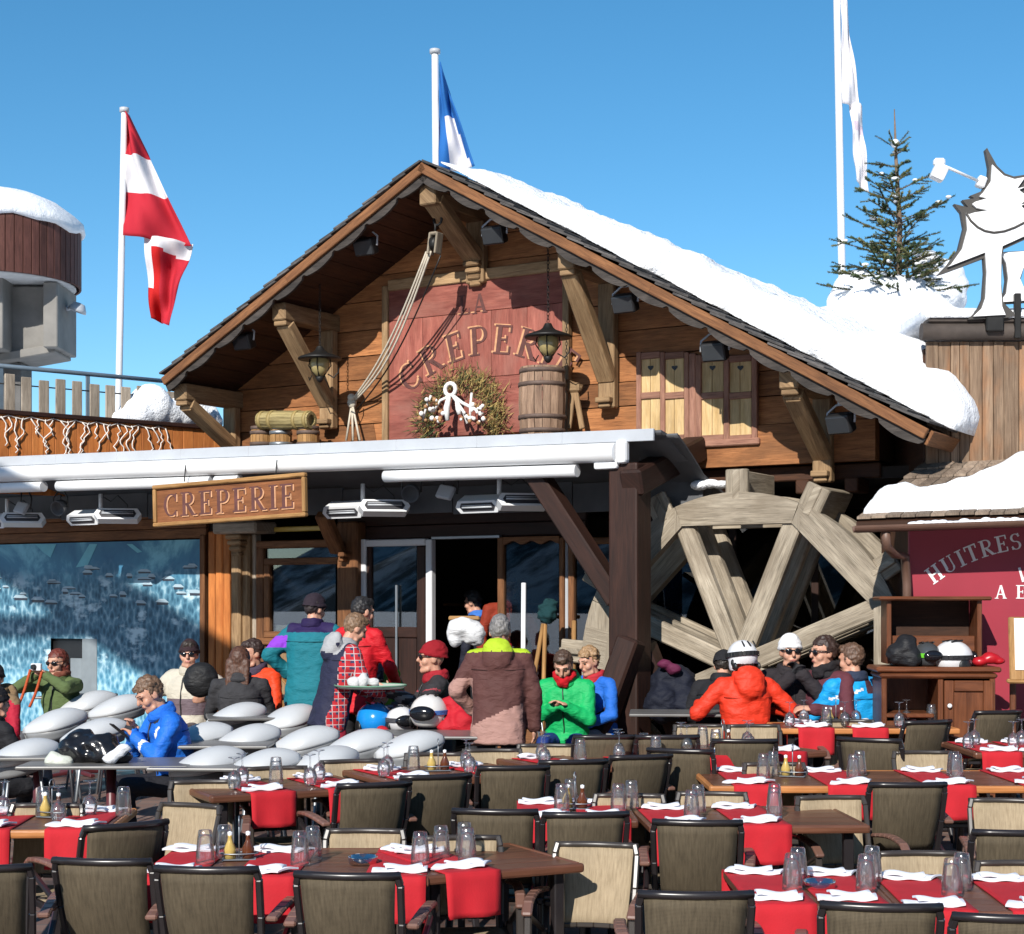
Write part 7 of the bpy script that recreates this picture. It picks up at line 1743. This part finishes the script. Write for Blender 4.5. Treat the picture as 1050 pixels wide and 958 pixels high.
lump('white_goggles', 'white goggles and gloves lying on the round tray', 'goggles', [(TRAYC + Vector((-.12, -.05, .05)), (.05, .04, .04)), (TRAYC + Vector((-.05, -.05, .055)), (.045, .04, .045)), (TRAYC + Vector((.02, -.03, .045)), (.05, .04, .035))], fabric((.5, .5, .5)), .010, .03)
lump('glove_pair', 'crumpled red gloves beside the helmets on the helmet table', 'gloves', [(P(392, 752, 12.2), .06), (P(399, 754, 12.15), .05), (P(386, 755, 12.15), .045)], fabric((.40, .01, .02)), .012, .012)
lump('jacket_bundle', 'red jacket heaped beside the goggles in front of the brown jacket', 'jacket', [(P(466, 728, 12.3), .12), (P(476, 742, 12.2), .10), (P(460, 745, 12.2), .08)], fabric((.42, .01, .02)), .018, .03)
BD = TABLES['bt102']['D']
lump('jacket_bundle', 'black glossy jacket bundle with white stripe on the wide grey table', 'jacket', [(P(82, 767, BD), (.14, .12, .11)), (P(104, 769, BD - .03), (.12, .12, .10)), (P(120, 776, BD - .05), (.10, .10, .08)), (P(70, 776, BD), (.09, .09, .07))], plain('glossy_black_cloth', (.010, .010, .012), .22, .2, 8, .4, 20), .016, .035)
lump('white_cloth', 'white and blue glove on the black jacket bundle', 'glove', [(P(113, 778, BD - .16), (.05, .04, .03)), (P(120, 773, BD - .16), (.06, .04, .035)), (P(127, 768, BD - .16), (.05, .04, .03))], fabric((.62, .64, .68)), .012, .01)
lump('snow_glove', 'pale crumpled bag left of the black jacket bundle', 'bag', [(P(58, 779, BD - .05), (.07, .06, .05)), (P(66, 783, BD - .08), (.06, .05, .04))], fabric((.50, .52, .46)), .014, .02)
lump('seat_cushion', 'round black padded hood on the knees of the person in cream', 'hood', [(P(206, 697, 13.6), (.15, .10, .15))], fabric((.012, .012, .013), .6), .018, .01)
lump('coat_heap', 'dark navy coats heaped on a seat right of the brown post', 'coats', [(P(690, 700, 13.9), (.20, .15, .16)), (P(705, 722, 13.8), (.18, .15, .16)), (P(680, 722, 13.8), (.16, .15, .16))], fabric((.006, .008, .018)), .02, .03)
lump('pink_hat', 'pink and dark hat lying on the navy coats', 'hat', [(P(681, 681, 13.75), (.06, .05, .045)), (P(690, 686, 13.75), (.07, .05, .05))], fabric((.10, .012, .045)), .014, .015)
lump('white_bag', 'crumpled white plastic bag hanging behind the grey haired man', 'bag', [(P(474, 644, 14.6), (.13, .10, .10)), (P(486, 650, 14.6), (.10, .10, .12)), (P(466, 652, 14.6), (.07, .08, .10))], fabric((.62, .62, .63), .5), .018, .02)
lump('black_backpack', 'black backpack standing on the dresser, left end', 'backpack', [(P(922, 671, 12.3), (.10, .09, .09)), (P(930, 666, 12.3), (.09, .09, .12)), (P(934, 676, 12.25), (.08, .08, .06))], fabric((.012, .012, .014), .6), .014, .02)
helmet('white ski helmet on the dresser counter', 977, 674, 12.35, -60, (.64, .64, .65), (.015, .015, .018), .135)
helmet('dark grey helmet with green goggle strap on the dresser', 950, 672, 12.35, 190, (.05, .055, .06), (.10, .42, .02), .105)
lump('red_gloves', 'red leather gloves at the right end of the dresser counter', 'gloves', [(P(1004, 678, 12.3), (.06, .05, .035)), (P(1016, 675, 12.3), (.07, .05, .045)), (P(1024, 678, 12.3), (.05, .05, .03))], plain('red_leather', (.36, .008, .015), .35, .15), .011, .01)
# menu stand at the right border
c = P(1064, 694, 12.0); o = thing('menu_stand', 'wooden lectern with a tilted white menu sheet at the right border', 'stand', (c.x, c.y, g(12)), R(-14))
zz2 = c.z - g(12); tl = Matrix.Rotation(R(-28), 3, 'X')
bm = new_bm(); box(bm, (0, 0, zz2 + .20), (.40, .03, .52), tl, .01); box(bm, (0, -.08, zz2 - .03), (.44, .10, .03), None, .01); obj('panel', bm, W_GOLD, o)
bm = new_bm(); box(bm, tl @ Vector((0, -.022, .03)) + Vector((0, 0, zz2 + .20)), (.32, .004, .42), tl, .001); obj('menu_sheet', bm, plain('paper', (.70, .70, .68), .7), o)
for s in (-1, 1):
    bm = new_bm(); box(bm, (s * .17, .05, (zz2 + .05) / 2), (.045, .045, zz2 + .05), None, .008); obj('leg', bm, W_DRESS, o)
# tools leaning by the door
def pole_thing(nm, lab, cat, a, b, r, m):
    bm = new_bm(); tube(bm, [a, b], r, 8); o = obj(nm, bm, m); tag(o, lab, cat)
pole_thing('white_pole', 'white pole leaning upright before the glazed door', 'pole', P(536, 760, 14.7), P(537, 598, 14.9), .022, M_WHITE)
pole_thing('broom_handle', 'pale wooden handle leaning left under the dark tuft', 'broom', P(536, 760, 14.8), P(557, 640, 15.1), .02, W_GOLD); pole_thing('broom_handle', 'pale wooden handle standing right under the dark tuft', 'broom', P(556, 760, 14.8), P(559, 640, 15.1), .02, W_GOLD)
pole_thing('broom_handle', 'short pale handle in front of the brown door post', 'broom', P(588, 700, 14.7), P(588.5, 637, 14.9), .022, W_GOLD)
lump('brush_head', 'dark green bristle tuft on top of the two pale handles', 'brush', [(P(560, 628, 15.1), (.10, .08, .09)), (P(563, 620, 15.1), (.08, .06, .07)), (P(556, 634, 15.1), (.05, .06, .05))], fabric((.006, .035, .04), .9), .014, .04)
bm = new_bm(); box(bm, P(476, 634, 15.0), (.28, .12, .04), None, .01); o = obj('wooden_shelf', bm, W_GOLD); tag(o, 'short wooden ledge above the white bag in the doorway', 'ledge')
# ------------------------------------------------------------------ light, sky, camera
EL, AZ = R(31), R(20)                       # the sun stands behind the photographer, to the left
tosun = Vector((-math.sin(AZ) * math.cos(EL), -math.cos(AZ) * math.cos(EL), math.sin(EL)))
sl = bpy.data.lights.new('sun', 'SUN'); sl.energy = 4.9; sl.angle = R(.5); sl.color = (1, .955, .88)
so_ = bpy.data.objects.new('sun', sl); COL.objects.link(so_); so_.rotation_euler = tosun.to_track_quat('Z', 'Y').to_euler(); so_.location = tosun * 50
w = bpy.data.worlds.new('World'); SC.world = w; w.use_nodes = True
bg = w.node_tree.nodes['Background']; sky = w.node_tree.nodes.new('ShaderNodeTexSky'); sky.sky_type = 'NISHITA'; sky.sun_disc = False
sky.sun_elevation = EL; sky.sun_rotation = math.atan2(tosun.x, tosun.y); sky.altitude = 1800; sky.air_density = 1.0; sky.dust_density = .3; sky.ozone_density = 2.5
bg.inputs[1].default_value = .104
hs_ = w.node_tree.nodes.new('ShaderNodeHueSaturation'); hs_.inputs['Saturation'].default_value = 1.26; hs_.inputs['Value'].default_value = 1.12; hs_.inputs['Hue'].default_value = .488
w.node_tree.links.new(sky.outputs[0], hs_.inputs['Color']); w.node_tree.links.new(hs_.outputs[0], bg.inputs[0])
cd = bpy.data.cameras.new('camera'); cam = bpy.data.objects.new('camera', cd); COL.objects.link(cam); SC.camera = cam
cam.location = (0, 0, H); cam.rotation_euler = (math.pi / 2, 0, 0)
cd.sensor_width = 36; cd.lens = 36 * F / 1050; cd.shift_y = (YH - 479) / 1050; cd.clip_end = 3000; cd.clip_start = .05
vs_ = SC.view_settings; vs_.view_transform = 'Standard'; vs_.look = 'None'; vs_.exposure = .36; vs_.gamma = 1; vs_.use_curve_mapping = False
SC.cycles.max_bounces = 8; SC.cycles.transparent_max_bounces = 24; SC.cycles.use_denoising = True
